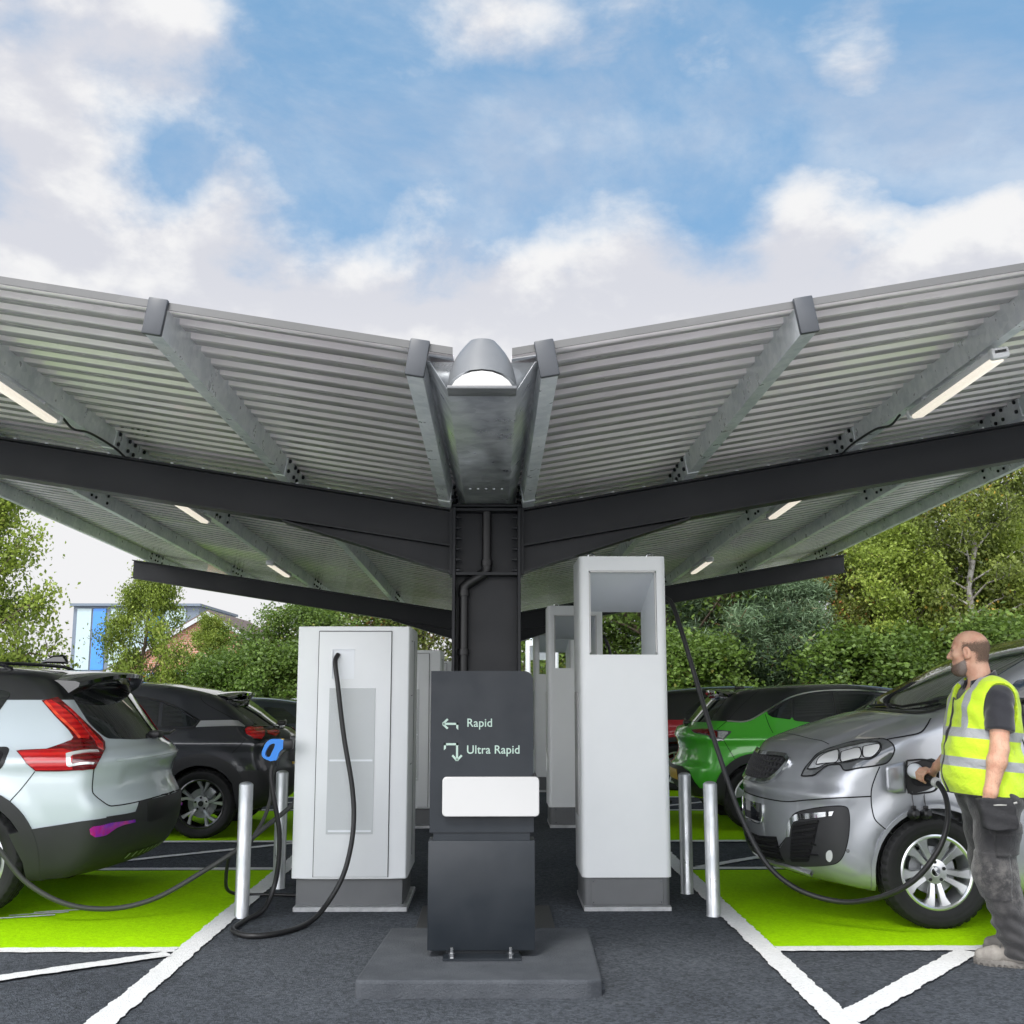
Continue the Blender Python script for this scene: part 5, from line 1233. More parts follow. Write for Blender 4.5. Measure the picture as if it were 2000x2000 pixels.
c.patch('bumper_cladding', [(0.10, 0.66), (0.40, 0.665), (0.52, 0.60), (0.46, 0.25), (0.14, 0.28)], 'cladding', None, 'L', 0.0095, 0.02, 0.03, True)
c.patch('sill_cladding', [(1.25, 0.42), (3.1, 0.42), (3.1, 0.21), (1.2, 0.21)], 'cladding', None, 'L', 0.010, 0.02, 0.05, True)
c.patch('number_plate', [(-0.26, 0.80), (0.26, 0.80), (0.26, 0.69), (-0.26, 0.69)], 'plate_yellow', None, 'E', 0.008, 0.01, 0.03)
sp = spoiler(c, 'gloss_black', 0.86, 0.53, lambda u: 1.445 + 0.05 * (u - 0.86) if u < 0.86 else 1.445, 1.375, 0.56, 0.05, 0.14)
b = MB(); b.box(c.local(0.575, 0, 1.41), (0.02, 0.3, 0.014), bev=0.004); b.done('brake_light', 'lamp_red', sp)
b = MB(); b.box(c.local(0.20, 0.0, 1.11), (0.09, 0.10, 0.05), bev=0.016); b.tube([c.local(0.19, 0.0, 1.125), c.local(0.2, 0.25, 1.12), c.local(0.24, 0.42, 1.13)], 0.011, 8); b.done('rear_wiper', 'plastic_black', c.root)
c.wheels('graphite', 0.343, 0.225)

# ------------------------------------------------------------------ green SUV, second right bay
def rule_green(t, x, y, z):
    # roof and rear pillar black above a line that climbs from the tail (x = 0.45, z = 1.135) to the door tops
    l = t.math('ADD', t.math('MULTIPLY', t.rng(x, 0.68, 0.92, 0.0, 1.0, False), 0.125), 1.135)
    w = t.math('SUBTRACT', 1.205, t.math('MULTIPLY', t.rng(x, 0.92, 1.7, 0.0, 1.0, False), 0.115))
    return t.math('MAXIMUM', step_nodes(t, t.math('SUBTRACT', z, l), 0.0), t.math('MULTIPLY', step_nodes(t, t.math('SUBTRACT', z, w), 0.0), step_nodes(t, x, 0.90)))
two_tone('paint_green_two', ((0.055, 0.42, 0.018), 0.12), ((0.006, 0.006, 0.008), 0.0), rule_green)
c = CarBuild('green_suv', shape_green(), (2.02, 12.80), 1, 'bright green SUV with a black roof, parked between the bollards and the silver van'); T_ = TR['green']
c.body('paint_green_two', 0.03)
c.line('chrome_strip', [(0.46, 1.135), (0.67, 1.135), (0.88, 1.235), (1.18, 1.385), (1.45, 1.445), (1.9, 1.46), (2.4, 1.42)], 0.016, 'chrome', 0.004, 'L', True)
c.patch('side_window', [(0.90, 1.205), (1.19, 1.36), (1.14, 1.15), (0.95, 1.175)], 'glass_dark', None, 'L', 0.004, 0.008, 0.03, True, 0.015)
c.patch('side_window', [(1.215, 1.37), (1.45, 1.415), (1.62, 1.425), (1.64, 1.095), (1.20, 1.135), (1.165, 1.15)], 'glass_dark', None, 'L', 0.004, 0.008, 0.03, True, 0.02)
c.patch('side_window', [(1.69, 1.43), (2.3, 1.40), (2.5, 1.31), (2.9, 1.07), (1.70, 1.09)], 'glass_dark', None, 'L', 0.004, 0.008, 0.03, True, 0.02)
c.line('window_pillar', [(1.665, 1.435), (1.675, 1.085)], 0.05, 'gloss_black', 0.005, 'L', True)
c.patch('rear_window', [(-0.58, 1.115), (0, 1.11), (0.58, 1.115), (0.60, 1.2), (0.56, 1.375), (0.3, 1.39), (-0.3, 1.39), (-0.56, 1.375), (-0.60, 1.2)], 'glass_dark', None, 'E', 0.004, 0.008, 0.04, rnd=0.03)
c.patch('windscreen', [(2.48, 0.5), (2.48, -0.5), (3.02, -0.66), (3.1, 0), (3.02, 0.66)], 'glass_dark', None, 'T', 0.004, 0.008, 0.05)
tl = c.patch('tail_lamp', T_['lamp'], 'lamp_smoke', None, None, 0.008, 0.015, 0.02, True)
for k, mm, nm in (('lamp_red', 'lamp_red_dark', 'red_lens'), ('lamp_clear', 'lamp_clear', 'clear_lens')):
    for o, par in zip(c.patch(nm, T_[k], mm, None, None, 0.011, 0.006, 0.014, True), tl): o.parent = par
for k in ('seam_door', 'seam_gate', 'seam_quarter'): c.line('panel_gap', T_[k], 0.006, mir=True)
c.line('panel_gap', [(1.66, 0.35), (1.66, 1.08)], 0.006, plane='L', mir=True)
c.arch_trim(0, 0.375, 0.46, -25, 205); c.arch_trim(1, 0.375, 0.46, -20, 200)
c.patch('bumper_cladding', [(-0.60, 0.60), (-0.4, 0.64), (0.4, 0.64), (0.60, 0.60), (0.74, 0.42), (0.79, 0.28), (0.4, 0.25), (-0.4, 0.25), (-0.79, 0.28), (-0.74, 0.42)], 'plastic_black', None, 'E', 0.009, 0.02, 0.035)
c.patch('bumper_cladding', [(0.10, 0.44), (0.3, 0.43), (0.42, 0.5), (0.40, 0.25), (0.12, 0.3)], 'cladding', None, 'L', 0.0095, 0.02, 0.03, True)
c.line('bumper_strip', [(-0.76, 0.35), (-0.5, 0.33), (0, 0.325), (0.5, 0.33), (0.76, 0.35)], 0.035, 'chrome', 0.011, 'E')
c.patch('number_plate', [(-0.26, 0.60), (0.26, 0.60), (0.26, 0.49), (-0.26, 0.49)], 'plate_yellow', None, 'E', 0.0125, 0.006, 0.03)
c.patch('sill_cladding', [(1.15, 0.42), (2.9, 0.42), (2.9, 0.21), (1.1, 0.21)], 'cladding', None, 'L', 0.010, 0.02, 0.05, True)
spoiler(c, 'gloss_black', 0.72, 0.42, lambda u: 1.465 + 0.03 * (u - 0.72) if u < 0.72 else 1.465, 1.395, 0.58, 0.05, 0.10)
b = MB(); b.box(c.local(0.17, 0.0, 1.10), (0.08, 0.10, 0.05), bev=0.016); b.tube([c.local(0.17, 0.0, 1.12), c.local(0.19, 0.25, 1.12), c.local(0.22, 0.42, 1.13)], 0.011, 8); b.done('rear_wiper', 'plastic_black', c.root)
b = MB(); b.box(c.local(0.78, 0, 1.49), (0.11, 0.035, 0.03), bev=0.01); b.tube([c.local(0.75, 0, 1.49), c.local(0.55, 0, 1.66)], [0.006, 0.003], 6); b.done('aerial', 'plastic_black', c.root)
c.wheels('green', 0.345, 0.225)

# ------------------------------------------------------------------ silver van, front right bay
c = CarBuild('silver_van', shape_van(), (1.80, 8.03), 1, 'silver van with its charging flap open, plugged in by the man in the yellow vest', 'van'); T_ = TR['van']
c.body('paint_silver', 0.025)
ws = c.patch('windscreen', [(0.99, 0.0), (1.0, -0.3), (1.06, -0.6), (1.17, -0.765), (1.45, -0.745), (1.85, -0.66), (1.98, -0.6), (2.02, -0.3), (2.03, 0.0), (2.02, 0.3), (1.98, 0.6), (1.85, 0.66), (1.45, 0.745), (1.17, 0.765), (1.06, 0.6), (1.0, 0.3)], 'glass_dark', None, 'T', 0.005, 0.012, 0.045, rnd=0.04)
c.line('scuttle', [(1.16, -0.79), (1.02, -0.62), (0.955, -0.3), (0.945, 0), (0.955, 0.3), (1.02, 0.62), (1.16, 0.79)], 0.055, 'plastic_black', 0.005, 'T')
b = MB()
for v0, v1 in ((-0.62, 0.0), (0.05, 0.66)):
    P = c.project([(1.02 + 0.12 * (v0 / 0.62) ** 2, v0), (1.01, (v0 + v1) / 2), (1.03 + 0.12 * (v1 / 0.66) ** 2, v1)], 'T'); b.tube([(p[0], p[1], p[2] + 0.02) for p in P], 0.009, 6)
b.done('wiper', 'plastic_black', c.root)
for pts in ([(1.36, 1.31), (1.62, 1.30), (1.64, 1.53), (1.55, 1.52)], [(1.70, 1.29), (2.62, 1.27), (2.62, 1.66), (1.98, 1.66), (1.70, 1.555)], [(2.72, 1.26), (3.75, 1.26), (3.75, 1.68), (2.72, 1.67)], [(3.85, 1.26), (4.75, 1.27), (4.68, 1.66), (3.85, 1.68)]):
    c.patch('side_window', pts, 'glass_dark', None, 'L', 0.004, 0.01, 0.045, True, 0.05)
c.patch('rear_window', [(-0.66, 1.2), (0.66, 1.2), (0.60, 1.7), (-0.60, 1.7)], 'glass_dark', None, 'B', 0.004, 0.01, 0.05, rnd=0.05)
gr = c.patch('grille', [(-0.42, 1.012), (-0.2, 1.008), (0.0, 1.006), (0.2, 1.008), (0.42, 1.012), (0.47, 0.985), (0.455, 0.94), (0.38, 0.875), (0.30, 0.848), (0, 0.838), (-0.30, 0.848), (-0.38, 0.875), (-0.455, 0.94), (-0.47, 0.985)], 'plastic_black', None, 'E', 0.004, 0.01, 0.02)[0]
loop = [(-0.42, 1.016), (0, 1.010), (0.42, 1.016), (0.475, 0.99), (0.46, 0.935), (0.385, 0.87), (0.30, 0.842), (0, 0.832), (-0.30, 0.842), (-0.385, 0.87), (-0.46, 0.935), (-0.475, 0.99), (-0.42, 1.016)]
c.line('grille_surround', loop, 0.034, 'chrome', 0, 'E', parent=gr, depth=0.020, n=10)
for zz, hw_ in ((0.865, 0.36), (0.90, 0.415), (0.935, 0.445), (0.97, 0.455)): c.line('grille_bar', [(-hw_, zz), (-hw_ / 2, zz), (0, zz - 0.002), (hw_ / 2, zz), (hw_, zz)], 0.020, 'cladding', 0, 'E', parent=gr, depth=0.014)
for k in range(-8, 9):
    vv = 0.05 * k; z0 = 0.848 + 0.09 * max(0, abs(vv) - 0.27) / 0.15; c.line('grille_bar', [(vv, z0), (vv, 0.93), (vv, 1.0)], 0.013, 'cladding', 0, 'E', parent=gr, depth=0.017, n=4)
hl = c.patch('headlamp', T_['lamp'], 'lamp_smoke', None, None, 0.006, 0.02, 0.02, True)
for o, par in zip(c.line('lamp_edge', T_['lamp'] + T_['lamp'][:1], 0.009, 'seam_dark', 0.008, mir=True), hl): o.parent = par
for kk in ('lamp_a', 'lamp_b', 'lamp_c', 'lamp_in'):
    for o, par in zip(c.line('reflector_edge', T_[kk] + T_[kk][:1], 0.007, 'seam_dark', 0.0145, mir=True), hl): o.parent = par
for k, mm, of, nm in (('lamp_in', 'lamp_clear', 0.010, 'lamp_glass'), ('lamp_a', 'lamp_chrome', 0.013, 'reflector'), ('lamp_b', 'lamp_chrome', 0.013, 'reflector'), ('lamp_c', 'lamp_chrome', 0.013, 'reflector')):
    for o, par in zip(c.patch(nm, T_[k], mm, None, None, of, 0.006, 0.016, True, rnd=0.015), hl): o.parent = par
c.line('panel_gap', T_['fender_seam'], 0.010, mir=True); c.line('panel_gap', T_['wing_seam'], 0.007, mir=True)
bs = [p for p in T_['bonnet_seam'] if p[1] < -0.02]; c.line('panel_gap', [(0.30, 0.0), (0.305, -0.2), (0.33, -0.42), (0.40, -0.62)], 0.006, plane='T', mir=True)
bsm = [p for p in T_['bumper_seam'] if p[1] < -0.05]; c.line('panel_gap', [(0.012, 0.0, 0.735), (0.012, -0.05, 0.735)] + bsm[-4:], 0.008, mir=True)
_ie = c.line('intake_edge', T_['intake'] + T_['intake'][:1], 0.008, 'seam_dark', 0.0035, mir=True)
it = c.patch('intake', T_['intake'], 'cladding', None, None, 0.006, 0.02, 0.02, True, rnd=0.03)
for o, par in zip(c.patch('vent_opening', T_['slat_zone'], 'seam_dark', None, None, 0.008, 0.004, 0.02, True, rnd=0.015), it): o.parent = par
dr = c.patch('running_light', T_['drl'], 'chrome', None, None, 0.014, 0.012, 0.014, True)
fg = c.patch('fog_lamp', T_['fog'], 'lamp_chrome', None, None, 0.012, 0.012, 0.012, True, smooth=4)
sz = np.array(T_['slat_zone'])
for k in range(6):
    f = (k + 0.3) / 6
    a = sz[1] * (1 - f) + sz[5] * f; d = sz[2] * (1 - f) + sz[4] * f
    for o, par in zip(c.line('slat', [a, (a + d) / 2, d], 0.016, 'plastic_black', 0, mir=True, depth=0.018, n=5), it): o.parent = par
a3 = np.array(T_['intake'])
for k in range(3):
    zc = 0.555 - 0.062 * k; P = c.project([(-0.80, zc), (-0.76, zc - 0.003), (-0.715, zc - 0.006)], 'E')
    for o, par in zip(c.line('ridge', P, 0.010, 'plastic_black', 0, mir=True, depth=0.016, n=4), it): o.parent = par
ci = c.patch('lower_intake', [(-0.46, 0.50), (-0.2, 0.475), (0.2, 0.475), (0.46, 0.50), (0.48, 0.345), (0.2, 0.325), (-0.2, 0.325), (-0.48, 0.345)], 'seam_dark', None, 'E', 0.0065, 0.01, 0.025)[0]
for k in range(4): c.line('slat', [(-0.47, 0.475 - 0.038 * k), (-0.2, 0.46 - 0.038 * k), (0, 0.457 - 0.038 * k), (0.2, 0.46 - 0.038 * k), (0.47, 0.475 - 0.038 * k)], 0.014, 'plastic_black', 0, 'E', parent=ci, depth=0.02)
pr_ = c.patch('plate_recess', [(-0.29, 0.695), (0, 0.69), (0.29, 0.695), (0.285, 0.60), (0.26, 0.575), (0, 0.57), (-0.26, 0.575), (-0.285, 0.60)], 'gloss_black', None, 'E', 0.005, 0.01, 0.02)[0]
c.line('recess_edge', [(-0.30, 0.69), (-0.295, 0.60), (-0.26, 0.567), (0, 0.562), (0.26, 0.567), (0.295, 0.60), (0.30, 0.69)], 0.012, 'chrome', 0, 'E', parent=pr_, depth=0.008)
c.line('bumper_lip', [(-0.66, 0.30), (-0.5, 0.318), (-0.25, 0.312), (0, 0.31), (0.25, 0.312), (0.5, 0.318), (0.66, 0.30)], 0.030, 'alloy', 0, 'E', depth=0.022)
c.arch_trim(0, 0.388, 0.412, -20, 200, 'paint_silver', 0.006); c.arch_trim(1, 0.388, 0.412, -20, 200, 'paint_silver', 0.006)
P = c.project([(0.40, 0.47)], 'L')[0]
b = MB(); b.lathe([(0, 0.004), (0.011, 0.003), (0.012, 0)], 16, Matrix.Translation((P[0], P[1], P[2])) @ Matrix.Rotation(R(90), 4, 'X') @ Matrix.Rotation(R(-30), 4, 'Y')); b.done('parking_sensor', 'plinth_grey', c.root)
# charging flap: dark opening in the wing, flap swung forward, socket, two caps dangling
fo = c.patch('flap_opening', T_['flap'], 'plastic_black', None, None, 0.002, 0.01, 0.02)[0]
fo2 = c.patch('socket_well', [(0.81, 0.985), (0.92, 0.985), (0.945, 0.96), (0.945, 0.885), (0.92, 0.865), (0.83, 0.865), (0.805, 0.89)], 'seam_dark', fo, 'L', 0.004, 0.004, 0.02, rnd=0.02)[0]
c.line('flap_seal', [(0.785, 1.02), (0.90, 1.026), (0.965, 1.0), (0.975, 0.93), (0.95, 0.845), (0.87, 0.825), (0.79, 0.825), (0.775, 0.93), (0.785, 1.02)], 0.012, 'rubber', 0, 'L', parent=fo, depth=0.010)
b = MB()                                              # the flap, hinged at its front edge and standing out from the wing
N = 7; rows = []
for i in range(N):
    q = i / (N - 1); ang = R(25); w_ = 0.19 * q
    h0, h1 = 1.015 - 0.015 * q - 0.03 * max(0, q - 0.7), 0.825 + 0.0 * q + 0.05 * max(0, q - 0.6)
    uu = 0.772 - w_ * math.cos(ang) * 0.85; vv = -0.958 - w_ * math.sin(ang) - 0.012 * math.sin(math.pi * q)
    rows.append([(uu, vv, h0 + (h1 - h0) * k / 6) for k in range(7)])
V = [p for r_ in rows for p in r_]; b.faces(V, [(i * 7 + k, i * 7 + k + 1, (i + 1) * 7 + k + 1, (i + 1) * 7 + k) for i in range(N - 1) for k in range(6)])
o = b.done('charging_flap', 'paint_silver', c.root, 60); o.modifiers.new('t', 'SOLIDIFY').thickness = 0.012
for uu, zz in ((0.80, 0.70), (0.875, 0.70)):
    b = MB(); b.lathe([(0, -0.03), (0.03, -0.03), (0.034, -0.01), (0.03, 0.02), (0.018, 0.03), (0, 0.03)], 14, Matrix.Translation(c.local(uu, -0.99, zz)) @ Matrix.Rotation(R(75), 4, 'X') @ Matrix.Rotation(R(20), 4, 'Y'))
    b.box(c.local(uu, -0.985, zz + 0.035), (0.03, 0.02, 0.03), bev=0.005); cap = b.done('socket_cap', 'plastic_black', c.root, 40)
    b = MB(); b.tube([c.local(uu, -0.985, zz + 0.04), c.local(uu + 0.0, -0.972, zz + 0.1), c.local(uu + 0.005, -0.962, zz + 0.135)], 0.003, 6); b.done('cap_strap', 'cable_grey', cap)
for sd in (-1, 1):
    b = MB(); b.box(c.local(1.52, sd * 1.055, 1.30), (0.13, 0.20, 0.22), bev=0.045, seg=3); b.box(c.local(1.55, sd * 0.95, 1.25), (0.08, 0.12, 0.04), bev=0.01); b.done('door_mirror', 'gloss_black', c.root)
    c.line('panel_gap', [(1.60, 0.40), (1.56, 0.9), (1.50, 1.22), (1.36, 1.32)], 0.008, plane='L' if sd < 0 else 'R'); c.line('panel_gap', [(2.68, 0.3), (2.68, 1.26), (2.66, 1.7)], 0.008, plane='L' if sd < 0 else 'R')
b = MB(); b.box(c.local(2.12, 0, 1.865), (0.12, 0.045, 0.035), bev=0.014); b.tube([c.local(2.14, 0, 1.87), c.local(2.34, 0.0, 2.02)], [0.008, 0.004], 6); b.done('aerial', 'plastic_black', c.root)
c.wheels('van', 0.345, 0.225)

# ------------------------------------------------------------------ cars in the bays farther back
def far_car(name, shp, pos, sg, m, label):
    c = CarBuild(name, shp, pos, sg, label); c.body(m, 0.045)
    c.patch('side_window', [(0.9, 1.12), (1.6, 1.10), (1.6, 1.40), (1.2, 1.36)], 'glass_dark', None, 'L', 0.005, 0.01, 0.06, True)
    c.patch('side_window', [(1.68, 1.10), (2.9, 1.07), (2.5, 1.30), (2.2, 1.40), (1.68, 1.42)], 'glass_dark', None, 'L', 0.005, 0.01, 0.06, True)
    c.patch('rear_window', [(-0.58, 1.115), (0.58, 1.115), (0.56, 1.375), (-0.56, 1.375)], 'glass_dark', None, 'E', 0.005, 0.01, 0.06)
    c.patch('tail_lamp', [(0.1, 1.03), (0.45, 1.03), (0.38, 0.94), (0.12, 0.95)], 'lamp_red', None, 'L', 0.01, 0.01, 0.04, True)
    c.patch('bumper_cladding', [(-0.75, 0.6), (0.75, 0.6), (0.79, 0.28), (-0.79, 0.28)], 'cladding', None, 'E', 0.009, 0.02, 0.06)
    c.arch_trim(0, 0.375, 0.44, -20, 200); c.arch_trim(1, 0.375, 0.44, -20, 200)
    c.wheels('plain', 0.34, 0.22); return c
two_tone('paint_red_two', ((0.36, 0.008, 0.02), 0.2), ((0.006, 0.006, 0.008), 0.0), lambda t, x, y, z: step_nodes(t, z, 1.03))
c = far_car('red_car', shape_green(), (1.95, 17.6), 1, 'paint_red_two', 'red car with a black roof, half hidden behind the nearest kiosk and the green SUV')
b = MB(); b.tube([c.local(0.62, 0, 1.49), c.local(0.56, 0, 1.78)], [0.008, 0.004], 6); b.done('aerial', 'galv', c.root)
fc = far_car('dark_car', shape_graphite(), (-1.9, 17.4), -1, 'paint_dark_blue', 'low dark car far back on the left, its roof showing behind the graphite SUV'); fc.root.scale = (1, 1, 0.88)
# ================================================================== background: trees, buildings, fences
def leaf_mat(name, dark, light, accent, acc_at=0.94, trans=0.35):
    m = bpy.data.materials.new(name); m.use_nodes = True; t = NT(m.node_tree); t.n.clear()
    o = t.node('ShaderNodeOutputMaterial'); a = t.node('ShaderNodeAttribute', attribute_name='tone'); f = a.outputs['Fac']
    c = t.mix(t.rng(f, 0.05, 0.9, 0, 1, False), dark, light); c = t.mix(t.rng(f, acc_at, acc_at + 0.01), c, accent)
    d = t.node('ShaderNodeBsdfPrincipled', inp={'Base Color': c, 'Roughness': 0.5, 'Specular IOR Level': 0.35})
    tr = t.node('ShaderNodeBsdfTranslucent', inp={0: t.mix(0.35, c, (light[0] * 1.3, light[1] * 1.3, light[2] * 0.7))})
    mx = t.node('ShaderNodeMixShader', inp={0: trans, 1: d.outputs[0], 2: tr.outputs[0]}); t.l.new(mx.outputs[0], o.inputs[0]); M[name] = m
leaf_mat('leaf_birch', (0.04, 0.066, 0.012), (0.26, 0.31, 0.07), (0.45, 0.30, 0.05), 0.95, 0.4)
leaf_mat('leaf_broad', (0.018, 0.040, 0.008), (0.17, 0.26, 0.05), (0.26, 0.26, 0.06), 0.965)
leaf_mat('leaf_rust', (0.03, 0.046, 0.01), (0.21, 0.24, 0.055), (0.34, 0.13, 0.04), 0.86)
leaf_mat('leaf_bright', (0.06, 0.095, 0.015), (0.30, 0.38, 0.065), (0.34, 0.36, 0.08), 0.93, 0.4)
leaf_mat('needle', (0.02, 0.042, 0.022), (0.17, 0.25, 0.13), (0.24, 0.22, 0.12), 0.97, 0.2)
addm('bark_white', (0.42, 0.40, 0.37), 0.8, var=(7, 1.0, (0.12, 0.10, 0.09)), bump=(30, 0.5, 0.02))
addm('bark_brown', (0.12, 0.085, 0.06), 0.85, var=(9, 0.8, (0.06, 0.045, 0.035)), bump=(30, 0.6, 0.02))
addm('bark_orange', (0.30, 0.15, 0.08), 0.85, var=(9, 0.8, (0.14, 0.08, 0.05)))
def leaves(cent, spread, per, size, rs, narrow=0.55, droop=0.0, tone_c=None):
    n = len(cent); N = n * per
    if tone_c is None: tone_c = np.clip(0.62 * np.repeat(rs.uniform(0, 1, n // 9 + 1), 9)[:n] + 0.42 * rs.uniform(0, 1, n), 0, 1)
    c = np.repeat(cent, per, 0) + rs.normal(0, 1, (N, 3)) * np.repeat(spread, per)[:, None] * np.array([1, 1, 0.75])
    ax = rs.normal(0, 1, (N, 3)); ax[:, 2] -= droop; ax /= np.linalg.norm(ax, axis=1)[:, None]
    nr = rs.normal(0, 1, (N, 3)); nr[:, 2] += 0.6; sd = np.cross(ax, nr); sd /= np.linalg.norm(sd, axis=1)[:, None] + 1e-9
    L = size * rs.uniform(0.6, 1.25, N)[:, None]; Wd = L * narrow
    up = np.cross(sd, ax)
    V = np.stack([c - ax * L / 2, c + sd * Wd / 2 + up * L * 0.1, c + ax * L / 2, c - sd * Wd / 2 + up * L * 0.1], 1).reshape(-1, 3)
    tone = np.clip(np.repeat(tone_c if tone_c is not None else rs.uniform(0, 1, n), per) * 0.70 + rs.uniform(-0.05, 0.42, N), 0, 1)
    return V, tone
def crown_mesh(V, tone):
    me = npmesh(V, np.arange(len(V)).reshape(-1, 4)); a = me.attributes.new('tone', 'FLOAT', 'FACE'); a.data.foreach_set('value', tone.astype(np.float32)); return me
def grow(seed, H, trunk_r, limbs, start, reach, rise, sub=6, wob=0.05, lean=0.0):
    """tapered trunk with limbs and twigs; returns mesh builder and twig tips"""
    rs = np.random.RandomState(seed); b = MB(); tips = []
    P = [np.zeros(3)]; 
    for i in range(1, 9): P.append(np.array([lean * (i / 8) ** 1.5 * H + rs.normal(0, wob) * i / 8 * 1.5, rs.normal(0, wob) * i / 8 * 1.5, H * i / 8]))
    b.tube(P, [trunk_r * (1 - 0.9 * i / 8) + 0.008 for i in range(9)], 8)
    P = np.array(P)
    for k in range(limbs):
        q = start + (1 - start) * ((k + rs.uniform(0, 0.8)) / limbs); q = min(q, 0.985); fi = q * 8; i = int(fi); base = P[i] + (P[min(i + 1, 8)] - P[i]) * (fi - i)
        az = k * 2.4 + rs.uniform(-0.5, 0.5); R_ = reach(q) * rs.uniform(0.75, 1.1); el = rise(q) + rs.normal(0, 0.12)
        d = np.array([math.cos(az) * math.cos(el), math.sin(az) * math.cos(el), math.sin(el)])
        L = [base, base + d * R_ * 0.4 + rs.normal(0, 0.05, 3), base + d * R_ * 0.75 + np.array([0, 0, rs.uniform(-0.1, 0.12) * R_]), base + d * R_ + np.array([0, 0, rs.uniform(-0.22, 0.1) * R_])]
        r0 = max(0.012, trunk_r * (1 - 0.85 * q) * 0.45); b.tube(L, [r0, r0 * 0.7, r0 * 0.45, r0 * 0.2], 5, False)
        for j in range(sub):
            f = rs.uniform(0.25, 1.0); s_ = f * 3; i2 = min(int(s_), 2); bp = L[i2] + (L[i2 + 1] - L[i2]) * (s_ - i2)
            dd = d * 0.4 + rs.normal(0, 0.6, 3); dd /= np.linalg.norm(dd); tp = bp + dd * R_ * rs.uniform(0.15, 0.38)
            b.tube([bp, tp], [r0 * 0.3, 0.006], 4, False); tips += [tp, bp * 0.45 + tp * 0.55]
        tips.append(L[-1]); tips.append(L[2])
    tips.append(P[-1])
    return b, np.array(tips), rs
TREES = {}
def tree_kind(kind):
    if kind in TREES: return TREES[kind]
    if kind == 'birch':
        b, T, rs = grow(11, 8.6, 0.13, 44, 0.16, lambda q: 2.3 * (1 - q) ** 0.55 + 0.3, lambda q: 0.35 + 0.5 * q, 7, 0.16)
        keep = rs.uniform(0, 1, len(T)) < 0.86; V, tn = leaves(T[keep], rs.uniform(0.12, 0.30, keep.sum()), 46, 0.105, rs, 0.62, 0.7)
        lm, bm_ = 'leaf_birch', 'bark_white'
    elif kind == 'birch2':
        b, T, rs = grow(23, 7.6, 0.11, 40, 0.2, lambda q: 1.9 * (1 - q) ** 0.5 + 0.3, lambda q: 0.3 + 0.6 * q, 7, 0.2, 0.05)
        keep = rs.uniform(0, 1, len(T)) < 0.82; V, tn = leaves(T[keep], rs.uniform(0.12, 0.32, keep.sum()), 44, 0.105, rs, 0.62, 0.7)
        lm, bm_ = 'leaf_birch', 'bark_white'
    elif kind == 'broad':
        b, T, rs = grow(5, 4.2, 0.14, 34, 0.10, lambda q: 2.0 * math.sin(math.pi * min(0.95, 0.22 + q * 0.72)) + 0.3, lambda q: 0.15 + 0.7 * q, 8, 0.1)
        keep = rs.uniform(0, 1, len(T)) < 0.84; V, tn = leaves(T[keep], rs.uniform(0.12, 0.30, keep.sum()), 52, 0.092, rs, 0.62); lm, bm_ = 'leaf_broad', 'bark_brown'
    elif kind == 'rust':
        b, T, rs = grow(8, 4.6, 0.11, 34, 0.12, lambda q: 1.7 * math.sin(math.pi * min(0.95, 0.25 + q * 0.7)) + 0.3, lambda q: 0.25 + 0.7 * q, 8, 0.12)
        keep = rs.uniform(0, 1, len(T)) < 0.84; V, tn = leaves(T[keep], rs.uniform(0.12, 0.28, keep.sum()), 52, 0.09, rs, 0.6, 0.2); lm, bm_ = 'leaf_rust', 'bark_brown'
    elif kind == 'bright':
        b, T, rs = grow(31, 5.0, 0.12, 38, 0.10, lambda q: 1.75 * math.sin(math.pi * min(0.94, 0.30 + q * 0.64)) + 0.22, lambda q: 0.3 + 0.6 * q, 8, 0.12)
        keep = rs.uniform(0, 1, len(T)) < 0.9; V, tn = leaves(T[keep], rs.uniform(0.10, 0.25, keep.sum()), 52, 0.095, rs, 0.6); lm, bm_ = 'leaf_bright', 'bark_brown'
    elif kind == 'pine':
        b, T, rs = grow(14, 4.4, 0.11, 36, 0.1, lambda q: 1.75 * (1 - q) ** 0.6 + 0.25, lambda q: 0.12 + 0.4 * q, 8, 0.1)
        V, tn = leaves(T, rs.uniform(0.10, 0.2, len(T)), 95, 0.15, rs, 0.13); lm, bm_ = 'needle', 'bark_orange'
    else:
        b, T, rs = grow(41, 2.3, 0.06, 30, 0.03, lambda q: 1.25 * math.sin(math.pi * min(0.92, 0.35 + q * 0.55)) + 0.2, lambda q: 0.1 + 0.8 * q, 7, 0.1)
        V, tn = leaves(T, rs.uniform(0.14, 0.26, len(T)), 54, 0.10, rs, 0.6); lm, bm_ = 'leaf_broad', 'bark_brown'
    bmesh.ops.recalc_face_normals(b.b, faces=b.b.faces[:]); tm = bpy.data.meshes.new('trunk'); b.b.to_mesh(tm); b.b.free(); tm.materials.append(M[bm_]); tm.polygons.foreach_set('use_smooth', [True] * len(tm.polygons))
    cm = crown_mesh(V, tn); cm.materials.append(M[lm]); TREES[kind] = (tm, cm); return TREES[kind]
NAMES = {'birch': 'birch_tree', 'birch2': 'birch_tree', 'broad': 'broadleaf_tree', 'rust': 'broadleaf_tree', 'bright': 'young_tree', 'pine': 'pine_tree', 'bush': 'bush'}
